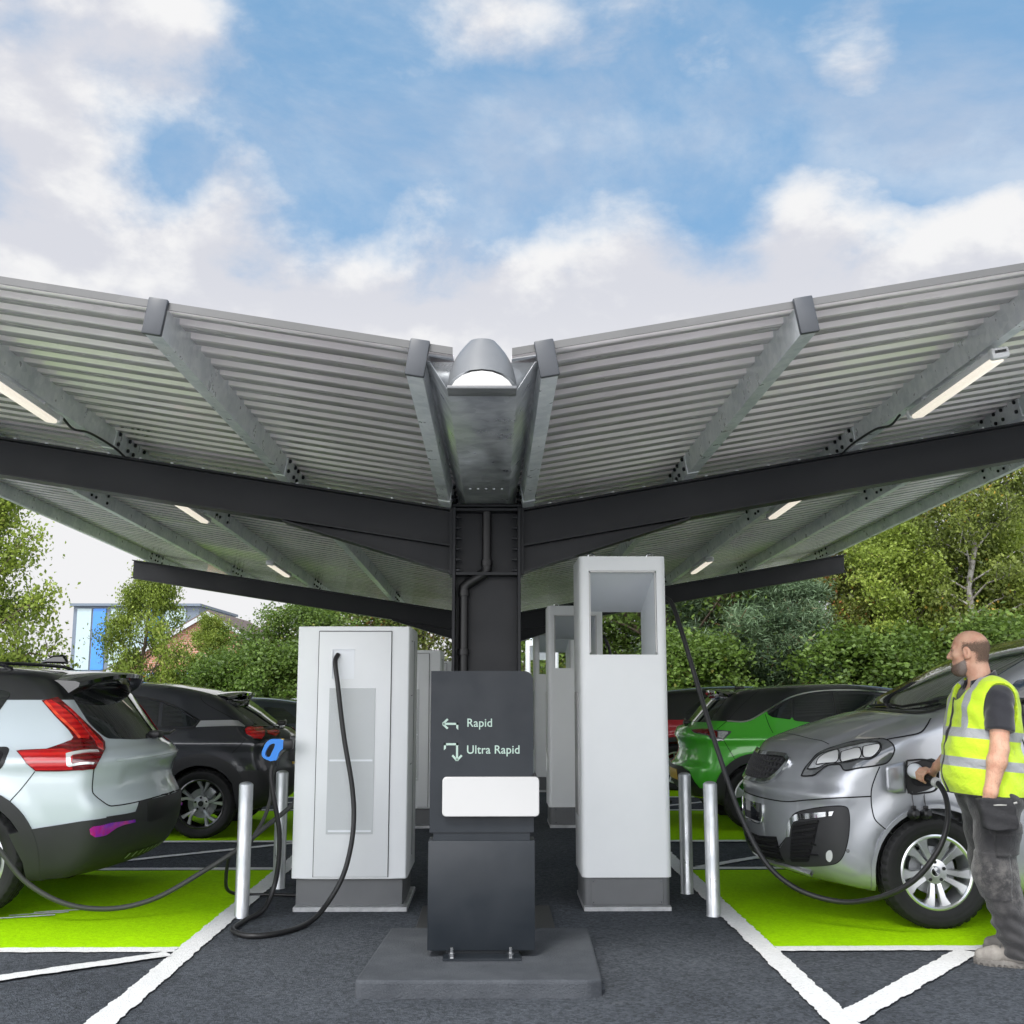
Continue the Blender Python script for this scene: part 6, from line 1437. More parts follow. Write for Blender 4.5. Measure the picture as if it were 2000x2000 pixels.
def plant(kind, px, Y, h, label, rz=0.0, wide=1.0, group=None):
    tm, cm = tree_kind(kind); base = {'birch': 8.9, 'birch2': 7.9, 'broad': 4.5, 'rust': 4.9, 'bright': 5.2, 'pine': 4.6, 'bush': 2.5}[kind]; s = h / base
    e = empty(NAMES[kind], label, 'bush' if kind == 'bush' else 'tree', ((px - 965) / 2170 * Y, Y, 0), rz, group or ('bushes behind the bays' if kind == 'bush' else 'trees behind the bays'))
    e.scale = (s * wide, s * wide, s)
    link('trunk', tm, e); link('crown', cm, e); return e
PL = [
 ('birch', 1905, 25.5, 7.9, 'tall birch with a white trunk rising behind the roof of the silver van', 0.3, 1.0),
 ('birch2', 1790, 27.5, 8.6, 'loose birch between the rear canopy arm and the man, pale sky through its crown', 1.7, 1.05),
 ('birch', 2090, 28, 8.8, 'birch at the right edge of the picture, behind the van roof', 2.9, 1.1),
 ('birch2', 1985, 31, 9.4, 'tall thin birch farther back near the right edge', 4.1, 1.0),
 ('birch2', 1690, 30, 6.6, 'slim birch just right of the end of the rear canopy arm', 0.9, 0.8),
 ('broad', 1300, 27, 5.5, 'dark green broadleaf tree seen through and right of the nearest kiosk', 0.4, 1.1),
 ('broad', 1220, 30, 4.6, 'dark broadleaf tree seen through the opening of the nearest kiosk', 2.2, 1.1),
 ('pine', 1435, 26.0, 5.2, 'blue-green pine behind the green SUV, its bare top against the sky', 1.0, 1.05),
 ('pine', 1530, 25.5, 4.0, 'low blue-green pine beside the windscreen of the silver van', 3.2, 1.15),
 ('rust', 1585, 28, 5.6, 'broadleaf tree with reddish leaves above the bonnet of the silver van', 0.2, 1.0),
 ('rust', 1380, 31, 5.6, 'tree with rusty leaves behind the blue-green pine', 2.5, 1.0),
 ('rust', 1665, 26.5, 3.3, 'round tree with a few red leaves behind the silver van windscreen', 1.3, 1.1),
 ('bright', 1760, 25.5, 5.0, 'light green tree behind the van, next to the head of the man', 4.4, 0.95),
 ('bright', 1960, 26.5, 5.2, 'light green tree above the roof of the silver van', 5.2, 0.95),
 ('broad', 1090, 29, 4.3, 'dark broadleaf tree in the gap right of the steel column', 3.6, 1.2),
 ('rust', 830, 29, 4.6, 'autumn-tinted tree between the white cabinet and the steel column', 0.8, 1.2),
 ('broad', 700, 30, 4.5, 'broadleaf tree right behind the nearest white cabinet', 1.9, 1.1),
 ('bright', -55, 23, 6.0, 'tall light green tree at the left edge behind the pale SUV', 0.0, 0.85),
 ('birch2', -130, 24.5, 6.6, 'drooping birch at the left edge, partly behind the light green tree', 2.0, 0.8),
 ('bright', 292, 24, 4.0, 'light green tree in front of the blue and grey office building', 1.4, 0.72),
 ('bright', 420, 29, 3.2, 'small light green tree in front of the brick house', 3.3, 0.8),
 ('broad', 590, 28, 3.4, 'green tree left of the nearest white cabinet', 2.7, 1.2),
]
for k, px, Y, h, lab, rz, wd in PL: plant(k, px, Y, h, lab, rz, wd)
for px, Y, h, lab, rz, wd in ((455, 23.5, 1.9, 'leafy bush above the roof of the graphite SUV', 0.5, 1.1), (540, 24.5, 2.1, 'green bush left of the nearest cabinet, behind the white rail fence', 1.8, 1.2), (1340, 24.5, 2.3, 'dark bush behind the red car', 2.2, 1.3), 
                            (1720, 24.0, 2.4, 'dark bush behind the van windscreen', 4.6, 1.4), (1960, 24.0, 2.6, 'dark bush behind the side door of the van', 2.0, 1.4), (340, 26, 1.6, 'low bush under the small tree by the brick house', 3.0, 1.2), (20, 25, 2.0, 'bush at the foot of the tall light green tree', 5.0, 1.0)):
    plant('bush', px, Y, h, lab, rz, wd)
addm('verge_green', (0.05, 0.08, 0.02), 0.9, var=(3, 0.8, (0.09, 0.10, 0.035)), bump=(40, 0.8, 0.03))
sheet('grass_field', [rect(-60, 60, 27.0, 45)], 0.012, 'verge_green')
# office building with coloured cladding panels
def facade_thing(name, label, cat, loc, rz=0): return empty(name, label, cat, loc, rz)
addm('clad_pale', (0.36, 0.45, 0.47), 0.3, var=(0.6, 0.3, (0.31, 0.40, 0.42))); addm('clad_blue', (0.035, 0.20, 0.60), 0.3, var=(0.6, 0.3, (0.05, 0.26, 0.68))); addm('clad_frame', (0.12, 0.15, 0.19), 0.5)
bd = empty('office_building', 'office building clad in pale grey and bright blue upright panels behind the left trees', 'building', (-26.3, 70, 0))
b = MB(); b.box((3.9, 5, 3.35), (7.8, 10, 6.7)); b.done('wall', 'clad_frame', bd, None)
b = MB(); b.box((3.9, 4.9, 6.78), (8.1, 10.4, 0.16)); b.done('roof', 'clad_frame', bd, None)
xx = 0.22; k = 0
while xx < 6.4:
    w_ = (0.95, 0.85, 1.3)[k % 3]
    for z0, z1 in ((2.75, 6.55), (0.3, 2.62)):
        b = MB(); b.box((xx + w_ / 2, -0.03, (z0 + z1) / 2), (w_ - 0.06, 0.08, z1 - z0), bev=0.01, seg=1)
        b.done('panel', 'clad_blue' if (k % 3 == 1 and z0 > 1) else 'clad_pale', bd)
    xx += w_ + 0.05 + (0.18 if k % 3 == 1 else 0); k += 1
# brick house with a gable
def brick_mat():
    m = mat('brick', (0.42, 0.19, 0.12), 0.85); t = NT(m.node_tree); b = t.n['Principled BSDF']
    P = t.node('ShaderNodeTexCoord').outputs['Object']; sp = t.node('ShaderNodeSeparateXYZ', inp={0: P}); v = t.node('ShaderNodeCombineXYZ', inp={0: t.math('ADD', sp.outputs[0], sp.outputs[1]), 1: sp.outputs[2]}).outputs[0]
    w = t.node('ShaderNodeTexBrick', inp={'Vector': v, 'Color1': (0.46, 0.20, 0.125, 1), 'Color2': (0.36, 0.15, 0.10, 1), 'Mortar': (0.42, 0.33, 0.28, 1), 'Scale': 1.0, 'Mortar Size': 0.012, 'Brick Width': 0.33, 'Row Height': 0.11}); t.l.new(w.outputs[0], b.inputs['Base Color']); M['brick'] = m
brick_mat(); addm('roof_tile', (0.10, 0.07, 0.06), 0.8, var=(4, 0.7, (0.16, 0.11, 0.09))); addm('fascia', (0.42, 0.43, 0.44), 0.6); addm('pane', (0.03, 0.035, 0.04), 0.05, coat=0.5); addm('frame_white', (0.7, 0.7, 0.7), 0.5)
h = empty('brick_house', 'red brick house with a sloping grey gable edge behind the left trees', 'house', (-15.2, 56, 0))
b = MB(); b.prism([(-3.8, 0), (5.6, 0), (5.6, 2.4), (0.9, 5.2), (-3.8, 2.4)], 0, 9, 'y'); b.done('wall', 'brick', h, None)
b = MB(); b.prism([(-4.2, 2.2), (0.9, 5.25), (6.0, 2.2), (6.0, 2.42), (0.9, 5.47), (-4.2, 2.42)], -0.25, 9.3, 'y'); b.done('roof', 'roof_tile', h, None)
b = MB(); b.prism([(-4.2, 2.12), (0.9, 5.16), (6.0, 2.12), (6.0, 2.34), (0.9, 5.38), (-4.2, 2.34)], -0.31, -0.26, 'y'); b.done('barge_board', 'fascia', h, None)
for x in (-2.2, 3.2):
    b = MB(); b.box((x, -0.02, 1.5), (1.2, 0.08, 1.2)); f = b.done('window', 'frame_white', h); b = MB(); b.box((x - 0.28, -0.07, 1.5), (0.48, 0.02, 1.04)); b.box((x + 0.28, -0.07, 1.5), (0.48, 0.02, 1.04)); b.done('pane', 'pane', f, None)
# blue minibus
addm('bus_blue', (0.05, 0.13, 0.32), 0.35, coat=0.6)
bs = empty('minibus', 'blue minibus parked in front of the brick house', 'bus', (-10.9, 44, 0))
b = MB(); b.prism(rrect(-2.7, 2.7, 0.35, 2.15, 0.25, 5), -1.0, 1.0, 'y'); o = b.done('body', 'bus_blue', bs, 40); bv = o.modifiers.new('b', 'BEVEL'); bv.width = 0.08; bv.segments = 3; bv.limit_method = 'ANGLE'
for x in (-1.9, -0.7, 0.5, 1.7):
    b = MB(); b.box((x, -1.0, 1.62), (1.05, 0.03, 0.62), bev=0.01); b.done('side_window', 'pane', bs)
b = MB(); b.box((-2.7, 0, 1.55), (0.03, 1.7, 0.75), bev=0.01); b.done('windscreen', 'pane', bs)
b = MB(); b.box((-2.45, -1.005, 2.02), (0.16, 0.03, 0.06), bev=0.01); b.done('marker_lamp', 'lamp_orange', bs)
for x in (-1.8, 1.8):
    b = MB()
    for y in (-0.9, 0.9): b.lathe([(0, -0.11), (0.36, -0.11), (0.38, 0), (0.36, 0.11), (0, 0.11)], 24, Matrix.Translation((x, y, 0.38)) @ Matrix.Rotation(R(90), 4, 'X'))
    b.done('wheel', 'rubber', bs)
# fences at the back of the car park
addm('fence_green', (0.03, 0.07, 0.045), 0.5); 
def fence(name, x0, x1, y, h, m, label, step, post, mesh):
    f = empty(name, label, 'fence', (x0, y, 0)); L = x1 - x0
    x = 0.0
    while x <= L + 0.01:
        b = MB(); b.tube([(x, 0, 0), (x, 0, h + 0.03)], 0.028, 8); b.done('post', m, f); x += post
    b = MB(); b.tube([(0, 0, h), (L, 0, h)], 0.022, 8); b.tube([(0, 0, 0.35), (L, 0, 0.35)], 0.018, 8); b.done('rail', m, f)
    b = MB(); x = step
    while x < L: b.box((x, 0, h / 2 + 0.17), (0.007, 0.007, h - 0.36)); x += step
    z = 0.5
    while z < h: b.box((L / 2, 0.008, z), (L, 0.006, 0.006)); z += mesh
    b.done('mesh_panel', m, f, None)
fence('mesh_fence', 2.6, 12.5, 23.2, 1.42, 'fence_green', 'green mesh fence behind the red car and green SUV', 0.06, 2.4, 0.2)
fence('rail_fence', -12.0, -2.4, 22.6, 1.28, 'fascia', 'pale steel rail fence behind the graphite SUV', 0.10, 2.2, 0.45)
# ================================================================== charging cables
def cable(name, pts, r, m, label, group='charging cables', n=9):
    b = MB(); P = cr(np.array(pts, float), n); b.tube([tuple(p) for p in P], r, 12)
    o = b.done(name, m, None, 60); tag(o, label, 'cable', group); return o
PV = [(2.666, 6.925, 0.925), (2.69, 6.85, 0.894), (2.695, 6.77, 0.825), (2.672, 6.7, 0.706), (2.614, 6.68, 0.564), (2.506, 6.72, 0.399), (2.408, 6.8, 0.297), (2.272, 6.95, 0.21), (2.124, 7.08, 0.175), (1.906, 7.2, 0.225), (1.743, 7.3, 0.358), (1.615, 7.42, 0.629), (1.497, 7.6, 1.076), (1.404, 7.78, 1.52), (1.325, 7.9, 1.881), (1.27, 8.0, 2.09), (1.222, 8.04, 2.13)]
cable('charging_cable', PV, 0.0165, 'cable_black', 'thick black cable sweeping from the nearest kiosk down and up to the silver van')
PA = [(-1.075, 7.735, 1.70), (-1.088, 7.70, 1.66), (-1.061, 7.66, 1.484), (-1.009, 7.64, 1.144), (-0.943, 7.62, 0.81), (-0.926, 7.6, 0.614), (-0.939, 7.55, 0.424), (-0.982, 7.5, 0.255), (-1.07, 7.42, 0.10), (-1.14, 7.30, 0.03), (-1.288, 6.98, 0.022), (-1.434, 6.905, 0.022), (-1.575, 7.06, 0.022), (-1.57, 7.34, 0.022), (-1.50, 7.62, 0.045), (-1.462, 7.70, 0.15), (-1.434, 7.70, 0.306), (-1.432, 7.68, 0.539), (-1.473, 7.66, 0.757), (-1.492, 7.66, 0.908), (-1.474, 7.66, 0.985)]
cable('charging_cable', PA, 0.0165, 'cable_black', 'black cable hanging down the front of the nearest cabinet and looping round the bollard')
cable('charging_cable', [(-3.35, 7.15, 0.75), (-3.203, 7.2, 0.6), (-3.084, 7.24, 0.465), (-2.936, 7.3, 0.27), (-2.702, 7.36, 0.126), (-2.449, 7.45, 0.078), (-2.205, 7.55, 0.119), (-1.919, 7.7, 0.274), (-1.743, 7.8, 0.385), (-1.572, 7.95, 0.528), (-1.40, 8.1, 0.68), (-1.345, 8.16, 0.78)], 0.0165, 'cable_grey', 'grey cable sagging low past the wheel of the pale SUV')
cable('charging_cable', [(-1.72, 7.93, 0.33), (-1.677, 8.0, 0.433), (-1.621, 8.1, 0.56), (-1.598, 8.2, 0.691), (-1.606, 8.28, 0.84), (-1.55, 8.3, 1.0), (-1.36, 8.25, 1.1)], 0.013, 'cable_grey', 'thin grey cable rising behind the bollard beside the blue plug')
cable('charging_cable', [(-1.80, 7.86, 0.33), (-1.835, 7.95, 0.2), (-1.85, 8.12, 0.07), (-1.75, 8.28, 0.018), (-1.60, 8.30, 0.016), (-1.40, 8.26, 0.016), (-1.33, 8.24, 0.02)], 0.012, 'cable_black', 'black cable on the ground behind the front left bollard')
cable('charging_cable', [(1.20, 12.6, 2.08), (1.232, 12.5, 2.045), (1.277, 12.5, 1.959), (1.32, 12.5, 1.732), (1.36, 12.5, 1.478), (1.44, 12.5, 0.9), (1.62, 12.5, 0.4), (1.95, 12.5, 0.25)], 0.0165, 'cable_black', 'black cable hanging from the second kiosk, seen through the nearest one')
cable('charging_cable', [(-0.59, 12.45, 0.03), (-0.50, 12.25, 0.02), (-0.42, 12.3, 0.03), (-0.46, 12.42, 0.05), (-0.55, 12.38, 0.045)], 0.02, 'cable_black', 'coil of black cable on the ground by the second cabinet')
# blue plug parked in the holster of the nearest cabinet
bp = empty('charging_plug', 'bright blue pistol-grip plug holstered on the left side of the nearest cabinet', 'plug', (-1.46, 7.66, 1.05))
b = MB(); y0, y1 = -0.018, 0.018
ring = [(-0.005, 0.083), (-0.045, 0.080), (-0.075, 0.055), (-0.095, 0.010), (-0.100, -0.020), (-0.085, -0.045), (-0.045, -0.062), (-0.015, -0.072), (0.005, -0.05), (0.022, 0.0), (0.045, 0.02), (0.05, 0.075)]
hole = [(-0.012, 0.050), (-0.040, 0.048), (-0.060, 0.025), (-0.076, -0.015), (-0.068, -0.032), (-0.048, -0.036), (-0.030, -0.005)]
ro = cr(np.array(ring), 4, True); rh = cr(np.array(hole), 6, True)
def loop_resample(P, n):
    Q = np.vstack([P, P[:1]]); L = np.r_[0, np.cumsum(np.linalg.norm(np.diff(Q, axis=0), axis=1))]; s = np.linspace(0, L[-1], n, endpoint=False); return np.stack([np.interp(s, L, Q[:, k]) for k in (0, 1)], 1)
ro = loop_resample(ro, 48); rh = loop_resample(rh, 48)
k0 = np.argmin(np.linalg.norm(rh - ro[0], axis=1)); rh = np.roll(rh, -k0, 0)
if np.linalg.norm(rh[12] - ro[12]) > np.linalg.norm(rh[-12] - ro[12]): rh = np.roll(rh[::-1], 1, 0)
A = [[b.b.verts.new((p[0], y, p[1])) for p in q] for q, y in ((ro * 0.97, y0), (ro, y0 + 0.008), (ro, y1 - 0.008), (ro * 0.97, y1), (rh * 1.0, y1), (rh, y0))]
for q in range(6):
    u, v = A[q], A[(q + 1) % 6]
    for k in range(48): b.b.faces.new((u[k], u[(k + 1) % 48], v[(k + 1) % 48], v[k]))
b.done('grip', 'blue_plastic', bp, 40)
b = MB(); b.box((0.075, 0.0, 0.045), (0.07, 0.05, 0.07), bev=0.015); b.done('nose', 'plastic_black', bp)
b = MB(); b.box((0.036, -0.001, 0.079), (0.02, 0.03, 0.01), bev=0.003); b.done('latch_button', 'plate_yellow', bp)
b = MB(); b.tube([(-0.02, 0, -0.06), (-0.012, 0, -0.10)], [0.024, 0.018], 12); b.done('cable_collar', 'plastic_black', bp)
b = MB()
for x, z in ((-0.04, 0.066), (-0.088, 0.0), (-0.06, -0.05), (0.0, -0.055), (0.02, 0.066)): b.lathe([(0, -0.021), (0.005, -0.021), (0.005, -0.017), (0, -0.017)], 8, Matrix.Translation((x, 0, z)) @ Matrix.Rotation(R(90), 4, 'X') @ Matrix.Translation((0, 0, 0.0)))
b.xform(Matrix.Translation((0, 0, 0))); b.done('screw', 'plastic_black', bp)
# the plug in the van
Ap = Vector((2.628, 7.075, 0.958)); Bp = Vector((2.69, 6.85, 0.897)); ax = (Bp - Ap).normalized()
vp = empty('charging_plug', 'pale-nosed black plug pushed into the socket of the silver van', 'plug', tuple(Ap))
b = MB(); b.tube([(0, 0.04, 0.0), (0, -0.02, 0.0), tuple(ax * 0.07)], [0.045, 0.047, 0.036], 20); b.done('nose', 'inner_panel', vp, 50)
b = MB(); b.tube([tuple(ax * q) for q in (0.05, 0.10, 0.16, 0.205)], [0.026, 0.022, 0.0215, 0.024], 16); b.done('grip', 'plastic_black', vp, 50)
b = MB(); b.tube([tuple(ax * q) for q in (0.200, 0.203, 0.228, 0.231)], [0.026, 0.030, 0.030, 0.024], 20); b.done('collar_ring', 'white_gloss', vp, 50)

# ================================================================== the man
def cap2(p, a, b, ra, rb):
    a = np.array(a, float); b = np.array(b, float); ab = b - a; h = np.clip(((p - a) @ ab) / (ab @ ab), 0, 1)
    return np.linalg.norm(p - a - h[:, None] * ab, axis=1) - (ra + (rb - ra) * h)
def ell(p, c, r, M3=None):
    q = p - np.array(c, float)
    if M3 is not None: q = q @ M3
    r = np.array(r, float); k0 = np.linalg.norm(q / r, axis=1); k1 = np.linalg.norm(q / (r * r), axis=1) + 1e-9
    return k0 * (k0 - 1.0) / k1
def chain(p, pts, rs, k=0.0):
    f = None
    for i in range(len(pts) - 1):
        g = cap2(p, pts[i], pts[i + 1], rs[i], rs[i + 1]); f = g if f is None else (smin(f, g, k) if k else np.minimum(f, g))
    return f
def wr(p, s, a, ph=0.0):     # folds
    return a * (np.sin(p[:, 0] * s * 1.1 + p[:, 2] * s * 0.9 + 1.7 * np.sin(p[:, 2] * s * 0.37 + p[:, 1] * s * 0.5 + ph) + ph) * np.sin(p[:, 1] * s * 0.8 - p[:, 2] * s * 0.7 + 1.3 * np.sin(p[:, 0] * s * 0.45 + ph)))
RT = np.array([2.70, 6.28, 0.0])
HC = np.array([0.000, 0.030, 1.668]); fx = np.array([-0.80, 0.60, -0.03]); fx /= np.linalg.norm(fx); lf = np.cross((0, 0, 1), fx); lf /= np.linalg.norm(lf); hu = np.cross(fx, lf); HM = np.stack([fx, lf, hu], 1)   # head axes: forward, left, up
def hd(p): return (p - HC) @ HM
def head_core(p):
    q = hd(p); q[:, 1] *= 1.0; a = np.abs(q[:, 1]); qa = q.copy(); qa[:, 1] = a
    f = ell(q, (-0.006, 0, 0.030), (0.100, 0.079, 0.092))
    f = smin(f, ell(q, (0.030, 0, -0.035), (0.066, 0.060, 0.080)), 0.035)
    f = smin(f, cap2(q, (0.070, -0.012, -0.096), (0.070, 0.012, -0.096), 0.024, 0.024), 0.03)
    f = smin(f, cap2(qa, (0.03, 0.05, -0.062), (0.055, 0.025, -0.09), 0.018, 0.02), 0.03)
    f = smin(f, cap2(qa, (0.082, 0.006, 0.030), (0.070, 0.044, 0.028), 0.013, 0.012), 0.015)
    f = smin(f, ell(qa, (0.066, 0.042, -0.012), (0.022, 0.024, 0.02)), 0.02)
    f = smax(f, -ell(qa, (0.094, 0.033, 0.010), (0.014, 0.016, 0.011)), 0.012)
    f = smin(f, np.linalg.norm(qa - np.array((0.078, 0.033, 0.011)), axis=1) - 0.0125, 0.003)
    f = smin(f, chain(q, [(0.090, 0, 0.022), (0.108, 0, -0.006), (0.116, 0, -0.022), (0.098, 0, -0.030)], [0.008, 0.010, 0.013, 0.008], 0.008), 0.012)
    f = smin(f, ell(qa, (0.100, 0.013, -0.025), (0.011, 0.009, 0.009)), 0.008)
    f = smin(f, cap2(q, (0.091, -0.018, -0.053), (0.091, 0.018, -0.053), 0.0075, 0.0075), 0.008)
    f = smin(f, cap2(q, (0.089, -0.014, -0.067), (0.089, 0.014, -0.067), 0.009, 0.009), 0.008)
    return f
def ear(p):
    q = hd(p); q[:, 1] = np.abs(q[:, 1]); E_ = np.array([[0.94, 0.30, -0.17], [-0.30, 0.95, 0.05], [0.17, 0.0, 0.98]]).T
    e = ell(q, (-0.004, 0.082, -0.004), (0.022, 0.011, 0.034), E_)
    e = smax(e, -ell(q, (0.002, 0.094, -0.001), (0.012, 0.009, 0.020), E_), 0.006)
    return smin(e, ell(q, (0.006, 0.079, -0.031), (0.010, 0.008, 0.012)), 0.01)
LS, LE, LW, LH = (0.045, -0.208, 1.415), (-0.003, -0.268, 1.145), (-0.062, -0.262, 0.925), (-0.080, -0.238, 0.83)
RS_, RE, RW = (0.03, 0.20, 1.415), (0.055, 0.315, 1.165), (-0.008, 0.585, 1.000)
# the right hand closes round the grip of the plug
axn = np.array(ax); G0 = np.array(Ap) + axn * 0.095 - RT
n1 = np.array((0.0, 0.0, 1.0)); n1 = n1 - axn * (n1 @ axn); n1 /= np.linalg.norm(n1); n2 = np.cross(axn, n1)   # n2 points to the van's rear side
if n2[0] < 0: n2 = -n2
def onring(s, th, r): return G0 + axn * s + (n1 * math.cos(R(th)) + n2 * math.sin(R(th))) * r
FING = []
for k, (s, l, r0) in enumerate(((-0.030, 1.0, 0.0095), (-0.010, 1.06, 0.0098), (0.010, 1.0, 0.0095), (0.029, 0.86, 0.0085))):
    ths = [35, -15, -70, -70 - 60 * l, -70 - 105 * l]; FING.append(([onring(s + 0.002 * i, t_, 0.043 if i == 0 else 0.037 - 0.001 * i) for i, t_ in enumerate(ths)], [r0 * 1.1, r0 * 1.08, r0, r0 * 0.92, r0 * 0.8]))
PALM = [onring(-0.025, 45, 0.046), onring(0.025, 45, 0.046)]; PALM2 = [onring(-0.012, 75, 0.050), onring(0.022, 75, 0.050)]
THUMB = ([onring(-0.012, 85, 0.05), onring(-0.035, 105, 0.042), onring(-0.052, 140, 0.036), onring(-0.062, 185, 0.034)], [0.014, 0.013, 0.011, 0.009])
def body_F(p):
    f = head_core(p); f = smin(f, ear(p), 0.006)
    f = smin(f, cap2(p, HC + HM @ np.array((-0.028, 0, -0.05)), (0.045, 0.0, 1.45), 0.060, 0.069), 0.035)
    t_ = smin(cap2(p, (0.04, -0.10, 1.36), (0.04, 0.10, 1.36), 0.115, 0.115), cap2(p, (0.02, -0.04, 1.08), (0.02, 0.04, 1.08), 0.12, 0.12), 0.14)
    t_ = smin(t_, cap2(p, (0.04, -0.17, 1.415), (0.04, 0.17, 1.415), 0.05, 0.05), 0.06); t_ = smin(t_, cap2(p, (0.04, -0.07, 0.92), (0.04, 0.07, 0.92), 0.12, 0.12), 0.1)
    f = smin(f, t_, 0.05)
    A_ = chain(p, [LS, LE], [0.058, 0.047]); A_ = smin(A_, chain(p, [LE, tuple(np.array(LE) * 0.72 + np.array(LW) * 0.28), LW, LH], [0.046, 0.050, 0.034, 0.034], 0.02), 0.02)
    B_ = chain(p, [RS_, RE], [0.058, 0.045]); B_ = smin(B_, chain(p, [RE, tuple(np.array(RE) * 0.75 + np.array(RW) * 0.25), RW], [0.045, 0.046, 0.028], 0.02), 0.02)
    f = smin(f, A_, 0.03); f = smin(f, B_, 0.03)
    near = np.linalg.norm(p - G0, axis=1) < 0.22
    if near.any():
        q = p[near]; h_ = smin(cap2(q, PALM[0], PALM[1], 0.016, 0.015), cap2(q, PALM2[0], PALM2[1], 0.017, 0.016), 0.012)
        h_ = smin(h_, cap2(q, RW, (np.array(PALM2[0]) + PALM2[1]) / 2, 0.028, 0.020), 0.02)
        for P_, r_ in FING: h_ = smin(h_, chain(q, P_, r_, 0.003), 0.006)
        h_ = smin(h_, chain(q, *THUMB, 0.003), 0.008)
        f[near] = smin(f[near], h_, 0.012)
    return f
def sdf_obj(name, F, lo, hi, h, m, parent, block=14, rl=1, smooth=180):
    V, Q = surface_nets(F, lo, hi, h, False, block)
    V = newton(F, V, 2, h); V = relax(F, V, Q, rl, 0.4)
    me = npmesh(V, Q); bm = bmesh.new(); bm.from_mesh(me); bmesh.ops.recalc_face_normals(bm, faces=bm.faces[:]); bm.to_mesh(me); bm.free()
    return link(name, me, parent, m, smooth)
# skin, a little redder on nose, ears and arms by blotches
def skin_mat():
    m = mat('skin', (0.50, 0.28, 0.19), 0.5, sss=0.25, spec=0.4); t = NT(m.node_tree); b = t.n['Principled BSDF']
    P = t.node('ShaderNodeTexCoord').outputs['Object']
    c = t.mix(t.rng(t.noise(P, 14, 6, 0.65), 0.35, 0.7), (0.56, 0.34, 0.235), (0.47, 0.24, 0.16))
    fz = t.rng(t.noise(t.vmath('MULTIPLY', P, (1, 1, 0.35)), 190, 3, 0.6), 0.55, 0.66, 0, 0.4)     # fine arm hair
    sp = t.node('ShaderNodeSeparateXYZ', inp={0: P}); arm = t.rng(sp.outputs[2], 1.30, 1.22)
    c = t.mix(t.math('MULTIPLY', fz, arm), c, (0.22, 0.12, 0.075))
    t.l.new(c, b.inputs['Base Color']); t.l.new(t.node('ShaderNodeBump', inp={'Height': t.noise(P, 160, 4, 0.6), 'Strength': 0.25, 'Distance': 0.002}).outputs[0], b.inputs['Normal']); M['skin'] = m
skin_mat()
man = sdf_obj('person', body_F, (-0.30, -0.38, 0.74), (0.30, 0.80, 1.82), 0.0058, 'skin', None); man.location = tuple(RT)
tag(man, 'bald bearded man in a yellow vest and dark work trousers, holding a charging plug', 'person')
# hair: a short crop round the back and sides; beard along jaw, chin and lip
def hair_mat(name, c1, c2, fade, grey=None):
    m = mat(name, c1, 0.75); t = NT(m.node_tree); b = t.n['Principled BSDF']; P = t.node('ShaderNodeTexCoord').outputs['Object']
    n = t.noise(P, 260, 3, 0.7); t.l.new(t.mix(t.rng(n, 0.35, 0.65), c1, c2), b.inputs['Base Color'])
    if grey:
        fr = t.node('ShaderNodeVectorMath', operation='DOT_PRODUCT', inp={0: t.vmath('SUBTRACT', P, tuple(HC)), 1: tuple(fx)}).outputs['Value']
        t.l.new(t.mix(t.rng(t.math('ADD', fr, t.math('MULTIPLY', t.noise(P, 45, 3, 0.6), 0.05)), 0.055, 0.10), grey, t.mix(t.rng(n, 0.35, 0.65), c1, c2)), b.inputs['Base Color'])
    a = t.node('ShaderNodeAttribute', attribute_name='tone').outputs['Fac']
    al = t.rng(t.math('ADD', a, t.math('MULTIPLY', t.math('SUBTRACT', n, 0.5), 1.6)), 0.25, 0.75)
    t.l.new(t.math('MULTIPLY', al, fade), b.inputs['Alpha']); t.l.new(t.node('ShaderNodeBump', inp={'Height': n, 'Strength': 0.8, 'Distance': 0.004}).outputs[0], b.inputs['Normal']); M[name] = m
hair_mat('hair_crop', (0.07, 0.042, 0.028), (0.17, 0.11, 0.075), 0.82); hair_mat('beard_hair', (0.045, 0.027, 0.018), (0.17, 0.11, 0.08), 1.0, (0.20, 0.165, 0.145))
def shell(name, off, region, m, lo, hi, h, fw=0.022, neck=True):
    hn = lambda p: smin(head_core(p), cap2(p, HC + HM @ np.array((-0.028, 0, -0.05)), (0.045, 0.0, 1.45), 0.060, 0.069), 0.035)
    if not neck: hn = head_core
    F = lambda p: np.maximum(hn(p) - off(hd(p)), region(hd(p)))
    V, Q = surface_nets(F, lo, hi, h, False, 12); G_ = head_core(V)
    me = npmesh(V, Q); rg = region(hd(V)); a = me.attributes.new('tone', 'FLOAT', 'POINT'); a.data.foreach_set('value', np.clip(-rg / fw, 0, 1).astype(np.float32))
    bm = bmesh.new(); bm.from_mesh(me); bmesh.ops.recalc_face_normals(bm, faces=bm.faces[:]); bm.to_mesh(me); bm.free()
    return link(name, me, man, m, 180)
def hair_region(q):
    top = q[:, 2] - 0.074 - 0.10 * np.clip(-q[:, 0] - 0.03, 0, 1); front = q[:, 0] - 0.046 - 0.25 * np.clip(q[:, 2] - 0.02, 0, 1) * -1
    low = -0.082 - q[:, 2]; face = np.maximum(-0.006 - q[:, 2], 9 * 0 + q[:, 0] + 0.022) if False else np.where(q[:, 2] < 0.004, q[:, 0] + 0.024 - 0.9 * np.clip(q[:, 2] + 0.01, 0, 1), -1.0)
    return np.maximum(np.maximum(top, front), np.maximum(low, face))
lo_h, hi_h = HC - 0.15, HC + 0.15
shell('hair', lambda q: 0.0032, hair_region, 'hair_crop', lo_h, hi_h, 0.005, 0.05)
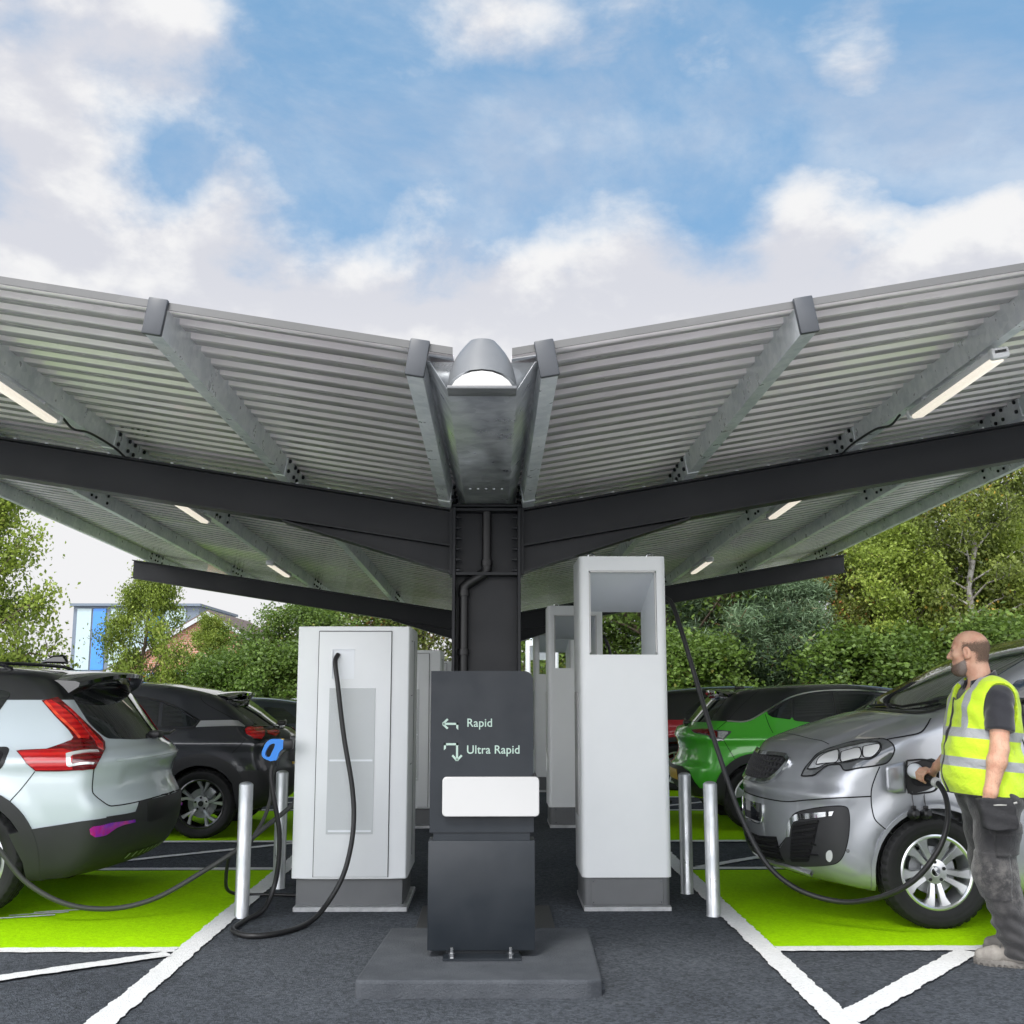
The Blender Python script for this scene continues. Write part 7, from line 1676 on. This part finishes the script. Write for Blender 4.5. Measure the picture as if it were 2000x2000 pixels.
shell('eyebrow', lambda q: 0.003, lambda q: ell(np.stack([q[:, 0], np.abs(q[:, 1]), q[:, 2]], 1), (0.082, 0.034, 0.029), (0.02, 0.019, 0.005)), 'hair_crop', lo_h, hi_h, 0.004, 0.003)
def beard_region(q):
    a = np.abs(q[:, 1]); jaw = q[:, 2] - (-0.034 - 0.42 * np.clip(q[:, 0] - 0.015, 0, 0.06) + 0.35 * np.clip(q[:, 0] - 0.08, 0, 1) * 0); back = 0.000 - q[:, 0] + 0.0
    side = np.minimum(np.maximum(q[:, 2] - 0.012, np.abs(q[:, 0] - 0.014) - 0.011), 9)      # sideburn
    mo = np.maximum(np.abs(q[:, 2] + 0.041) - 0.008, np.maximum(a - 0.034, 0.05 - q[:, 0]))     # moustache
    lips = np.maximum(np.abs(q[:, 2] + 0.060) - 0.011, np.maximum(a - 0.021, 0.08 - q[:, 0]))
    m_ = np.minimum(np.maximum(jaw, back), mo); m_ = np.minimum(m_, np.maximum(side, 0.05 - a)); return np.maximum(m_, -lips)
shell('beard', lambda q: 0.004 + 0.008 * sstep(-q[:, 2], 0.06, 0.105) + 0.0016 * np.sin(q[:, 0] * 310) * np.sin(q[:, 2] * 270 + q[:, 1] * 190), beard_region, 'beard_hair', lo_h - 0.02, hi_h, 0.0045, 0.02, False)
b = MB()
for s in (-1, 1):
    pq = HC + HM @ np.array((0.0905, s * 0.033, 0.011)); b.lathe([(0, 0.0), (0.0052, 0.0), (0.0052, -0.004), (0, -0.004)], 14, Matrix.Translation(tuple(pq)) @ Vector(tuple(fx)).to_track_quat('Z', 'Y').to_matrix().to_4x4())
b.done('iris', 'plastic_black', man, None)
# ---- polo shirt: sleeves, body and collar
def torso(p):
    t_ = smin(cap2(p, (0.045, -0.075, 1.35), (0.045, 0.075, 1.35), 0.135, 0.135), cap2(p, (0.005, -0.035, 1.09), (0.005, 0.035, 1.09), 0.165, 0.165), 0.16)
    t_ = smin(t_, cap2(p, (0.045, -0.165, 1.418), (0.045, 0.165, 1.418), 0.064, 0.064), 0.07)
    return smin(t_, cap2(p, (0.035, -0.04, 0.92), (0.035, 0.04, 0.92), 0.150, 0.150), 0.12)
def sleeve(p, a, e, s):
    a, e = np.array(a), np.array(e); d = (e - a) / np.linalg.norm(e - a); c_ = cap2(p, a, a + d * 0.25, 0.070, 0.076) + wr(p, 48, 0.0035, s)
    return smax(c_, (p - a) @ d - 0.185, 0.008)
def shirt_F(p):
    f = smin(smin(torso(p) + wr(p, 26, 0.003), sleeve(p, LS, LE, 0.3), 0.035), sleeve(p, RS_, RE, 1.2), 0.035)
    f = np.maximum(f, 0.90 - p[:, 2]); nk = np.array((0.03, 0.005, 1.50))
    return smax(f, -(np.linalg.norm((p - nk) * np.array((1, 1, 0.9)), axis=1) - 0.082), 0.01)
addm('polo_navy', (0.009, 0.0095, 0.014), 0.85, var=(60, 0.5, (0.015, 0.016, 0.022)), bump=(500, 0.35, 0.001), sheen=0.3)
sh_ = sdf_obj('polo_shirt', shirt_F, (-0.25, -0.40, 0.86), (0.32, 0.45, 1.56), 0.009, 'polo_navy', man)
b = MB(); rows = []
for i in range(33):
    a = -150 + 300 * i / 32; ca, sa = math.cos(R(a)), math.sin(R(a)); cx, cy = 0.036 + 0.074 * ca, 0.003 + 0.074 * sa
    zt_ = 1.535 + 0.034 * ca; z0_ = 1.478 + 0.030 * ca
    rows.append([(cx - 0.004 * ca, cy - 0.004 * sa, zt_ - 0.02), (cx, cy, zt_), (cx + 0.010 * ca, cy + 0.010 * sa, zt_ + 0.001), (cx + 0.026 * ca, cy + 0.026 * sa, z0_ - 0.006), (cx + 0.020 * ca, cy + 0.020 * sa, z0_ - 0.008)])
for i in range(32): b.faces(rows[i] + rows[i + 1], [(k, k + 1, 6 + k, 5 + k) for k in range(4)])
co = b.done('collar', 'polo_navy', sh_, 60); co.modifiers.new('t', 'SOLIDIFY').thickness = 0.003
# ---- high-visibility vest
def vest_F(p):
    f = torso(p) - 0.029 - 0.016 * sstep(1.15 - p[:, 2], 0.0, 0.28) + wr(p, 15, 0.010, 0.8) + wr(p, 36, 0.004, 2.0)
    f = np.maximum(f, -(torso(p) - 0.004))
    hem = 0.885 - 0.05 * (p[:, 0]) - p[:, 2]; f = np.maximum(f, hem)
    for s in (-1, 1):
        ho = ell(p, (0.035, s * 0.262, 1.335), (0.098, 0.105, 0.165)); f = np.maximum(f, -ho)
    nk = ell(p, (-0.03, 0.0, 1.50), (0.12, 0.095, 0.13)); f = np.maximum(f, -nk)
    f = np.maximum(f, -(np.linalg.norm(p - np.array((0.045, 0.0, 1.52)), axis=1) - 0.105))
    gap = np.maximum(np.abs(p[:, 1] - 0.03) - 0.004, p[:, 0] + 0.05)
    return np.maximum(f, -gap)
def vest_mat():
    m = mat('hi_vis', (0.58, 0.80, 0.02), 0.6, sheen=0.2); t = NT(m.node_tree); b = t.n['Principled BSDF']; P = t.node('ShaderNodeTexCoord').outputs['Object']; sp = t.node('ShaderNodeSeparateXYZ', inp={0: P}); x, y, z = sp.outputs
    zt = t.math('ADD', z, t.math('MULTIPLY', x, 0.10)); band = None
    def near(v, c, w): return t.math('LESS_THAN', t.math('ABSOLUTE', t.math('SUBTRACT', v, c)), w)
    b1 = near(zt, 1.215, 0.026); b2 = near(zt, 1.055, 0.026)
    # braces over each shoulder down to the upper band
    ay = t.math('ABSOLUTE', y); v1 = t.math('MULTIPLY', near(ay, 0.118, 0.024), t.math('GREATER_THAN', zt, 1.2))
    band = t.math('MAXIMUM', t.math('MAXIMUM', b1, b2), v1)
    piping = t.math('MULTIPLY', near(y, 0.03, 0.016), t.math('LESS_THAN', x, 0.0))
    hem = t.math('LESS_THAN', t.math('ADD', z, t.math('MULTIPLY', x, 0.05)), 0.893)
    c = t.mix(band, (0.50, 0.70, 0.012), (0.30, 0.315, 0.33)); c = t.mix(t.math('MAXIMUM', piping, hem), c, (0.015, 0.015, 0.018)); t.l.new(c, b.inputs['Base Color'])
    t.l.new(t.math('SUBTRACT', 0.65, t.math('MULTIPLY', band, 0.25)), b.inputs['Roughness'])
    h = t.math('ADD', t.math('MULTIPLY', t.noise(P, 700, 2, 0.5), 0.2), t.noise(P, 28, 4, 0.55, 0.6)); t.l.new(t.node('ShaderNodeBump', inp={'Height': h, 'Strength': 0.6, 'Distance': 0.016}).outputs[0], b.inputs['Normal']); M['hi_vis'] = m
vest_mat(); sdf_obj('vest', vest_F, (-0.30, -0.36, 0.84), (0.36, 0.36, 1.54), 0.0072, 'hi_vis', man, rl=0, smooth=50)
# ---- work trousers
LHIP, LK, LA = (0.045, -0.095, 0.90), (0.005, -0.10, 0.49), (0.105, -0.105, 0.11); RHIP, RK, RA = (0.05, 0.10, 0.90), (0.08, 0.13, 0.49), (0.26, 0.165, 0.11)
def trouser_F(p):
    f = cap2(p, (0.035, -0.06, 0.93), (0.035, 0.06, 0.93), 0.150, 0.150)
    l = chain(p, [LHIP, LK, LA], [0.130, 0.100, 0.088], 0.05); r = chain(p, [RHIP, RK, RA], [0.130, 0.100, 0.088], 0.05)
    f = smin(f, smin(l, r, 0.015), 0.06)
    lo_ = sstep(0.42 - p[:, 2], 0.0, 0.3)
    f = f + wr(p, 22, 0.007, 0.4) + wr(p, 46, 0.0045 , 1.9) * (0.5 + lo_) + 0.007 * lo_ * np.sin(p[:, 2] * 85 + 2.2 * np.sin(p[:, 0] * 18 + p[:, 1] * 9))
    # knee pad patch and cargo pocket stand a little proud of the left leg
    kp = np.maximum(np.maximum(np.abs(p[:, 2] - 0.475) - 0.125, np.abs(p[:, 0] + 0.04) - 0.085), p[:, 1] + 0.02); f = f - 0.007 * sstep(-kp, 0.0, 0.006)
    cp = np.maximum(np.maximum(np.abs(p[:, 2] - 0.665) - 0.085, np.abs(p[:, 0] - 0.05) - 0.085), p[:, 1] + 0.12); f = f - 0.013 * sstep(-cp, 0.0, 0.006)
    fl_ = np.maximum(np.maximum(np.abs(p[:, 2] - 0.725) - 0.030, np.abs(p[:, 0] - 0.045) - 0.095), p[:, 1] + 0.12); f = f - 0.008 * sstep(-fl_, 0.0, 0.004)
    f = np.maximum(f, p[:, 2] - 0.98); return smax(f, 0.045 - p[:, 2], 0.01)
def trouser_mat():
    m = mat('work_trousers', (0.03, 0.03, 0.032), 0.85, sheen=0.25); t = NT(m.node_tree); b = t.n['Principled BSDF']; P = t.node('ShaderNodeTexCoord').outputs['Object']; sp = t.node('ShaderNodeSeparateXYZ', inp={0: P}); x, y, z = sp.outputs
    base = t.mix(t.rng(t.noise(P, 5, 5, 0.6), 0.3, 0.7), (0.012, 0.012, 0.014), (0.034, 0.033, 0.034))
    dust = t.math('MULTIPLY', t.math('MULTIPLY', t.rng(t.noise(P, 16, 8, 0.72), 0.42, 0.68), t.math('MULTIPLY', t.rng(z, 0.22, 0.40), t.rng(z, 0.62, 0.5))), t.rng(y, 0.0, -0.06))
    c = t.mix(dust, base, (0.105, 0.10, 0.094))
    pk = t.math('MULTIPLY', t.math('LESS_THAN', t.math('ABSOLUTE', t.math('SUBTRACT', z, 0.655)), 0.078), t.math('MULTIPLY', t.math('LESS_THAN', t.math('ABSOLUTE', t.math('SUBTRACT', x, 0.05)), 0.084), t.math('LESS_THAN', y, -0.13)))
    c = t.mix(t.math('MULTIPLY', pk, 0.75), c, (0.012, 0.012, 0.013)); t.l.new(c, b.inputs['Base Color'])
    h = t.math('ADD', t.math('MULTIPLY', t.noise(P, 600, 2, 0.5), 0.25), t.noise(P, 34, 6, 0.62, 0.8)); t.l.new(t.node('ShaderNodeBump', inp={'Height': h, 'Strength': 0.5, 'Distance': 0.012}).outputs[0], b.inputs['Normal']); M['work_trousers'] = m
trouser_mat(); tr_ = sdf_obj('trousers', trouser_F, (-0.22, -0.32, 0.02), (0.40, 0.34, 1.0), 0.0085, 'work_trousers', man)
addm('trouser_piping', (0.30, 0.30, 0.28), 0.8); addm('pocket_cloth', (0.020, 0.020, 0.022), 0.85, bump=(40, 0.5, 0.01))
# holster pocket hanging at the hip, with the left hand in it
def hol_F(p):
    f = np.maximum(np.abs((p - np.array((-0.02, -0.272, 0.80))) @ np.array((0.12, 0.98, 0.12))) - 0.030, np.abs(p[:, 2] - 0.81) - 0.082); f = smax(f, np.abs(p[:, 0] + 0.035 - 0.18 * (0.8 - p[:, 2])) - 0.088 + 0.1 * np.clip(0.79 - p[:, 2], 0, 1), 0.02)
    return f + wr(p, 40, 0.004, 0.5)
hp = sdf_obj('holster_pocket', hol_F, (-0.2, -0.36, 0.70), (0.14, -0.17, 0.93), 0.007, 'pocket_cloth', tr_)
b = MB(); b.tube([(-0.115, -0.288, 0.868), (-0.06, -0.302, 0.858), (0.0, -0.310, 0.860), (0.05, -0.314, 0.872)], 0.0055, 6); b.done('pocket_piping', 'trouser_piping', hp)
# ---- boots
addm('boot_suede', (0.26, 0.245, 0.22), 0.85, var=(14, 1.0, (0.17, 0.155, 0.14)), bump=(60, 0.5, 0.004)); addm('boot_sole', (0.12, 0.11, 0.10), 0.9, var=(25, 0.8, (0.20, 0.19, 0.175)))
def boot(ank, toe, lab):
    a = np.array((ank[0], ank[1], 0.0)); d = np.array((toe[0] - ank[0], toe[1] - ank[1], 0.0)); d[2] = 0; L = np.linalg.norm(d); d /= L; s_ = np.array((-d[1], d[0], 0))
    def loc(p): q = p - np.array((a[0], a[1], 0)); return np.stack([q @ d, q @ s_, p[:, 2]], 1)
    def F(p):
        q = loc(p); f = chain(q, [(-0.045, 0, 0.055), (0.05, 0, 0.066), (0.13, 0.006, 0.050), (0.185, 0.004, 0.044)], [0.045, 0.042, 0.042, 0.037], 0.03)
        f = smin(f, cap2(q, (0.0, 0, 0.06), (-0.01, 0, 0.17), 0.048, 0.056), 0.05); f = f + 0.003 * np.sin(q[:, 0] * 90) * sstep(q[:, 0], 0.06, 0.1) * sstep(0.15 - q[:, 0], 0, 0.03)
        return np.maximum(smax(f, 0.028 - p[:, 2], 0.008), p[:, 2] - 0.165)
    def S(p):
        q = loc(p); f = chain(q * np.array((1, 1, 0)), [(-0.05, 0, 0), (0.05, 0, 0), (0.13, 0.005, 0), (0.185, 0.003, 0)], [0.046, 0.043, 0.051, 0.044], 0.04)
        tread = 0.006 * (np.sin(q[:, 0] * 210) > 0) * (p[:, 2] < 0.012)
        return np.maximum(np.maximum(f + tread, p[:, 2] - 0.036), 0.001 - p[:, 2])
    lo = (min(a[0], toe[0]) - 0.13, min(a[1], toe[1]) - 0.13, -0.01); hi = (max(a[0], toe[0]) + 0.13, max(a[1], toe[1]) + 0.13, 0.2)
    o = sdf_obj('boot', F, lo, hi, 0.007, 'boot_suede', man, 10); sdf_obj('sole', S, lo, hi, 0.006, 'boot_sole', o, 10, 0, 40)
    b = MB()
    for k in range(4):
        x_ = 0.045 + 0.022 * k; z_ = 0.112 - 0.006 * k; P_ = [np.array((a[0], a[1], 0)) + d * x_ + s_ * v_ + np.array((0, 0, z_ - 2.2 * v_ * v_)) for v_ in (-0.03, -0.01, 0.01, 0.03)]; b.tube([tuple(q) for q in P_], 0.0035, 6)
    b.done('laces', 'plinth_grey', o)
boot((0.100, -0.105), (-0.075, -0.015), 'left'); boot((0.27, 0.17), (0.11, 0.27), 'right')
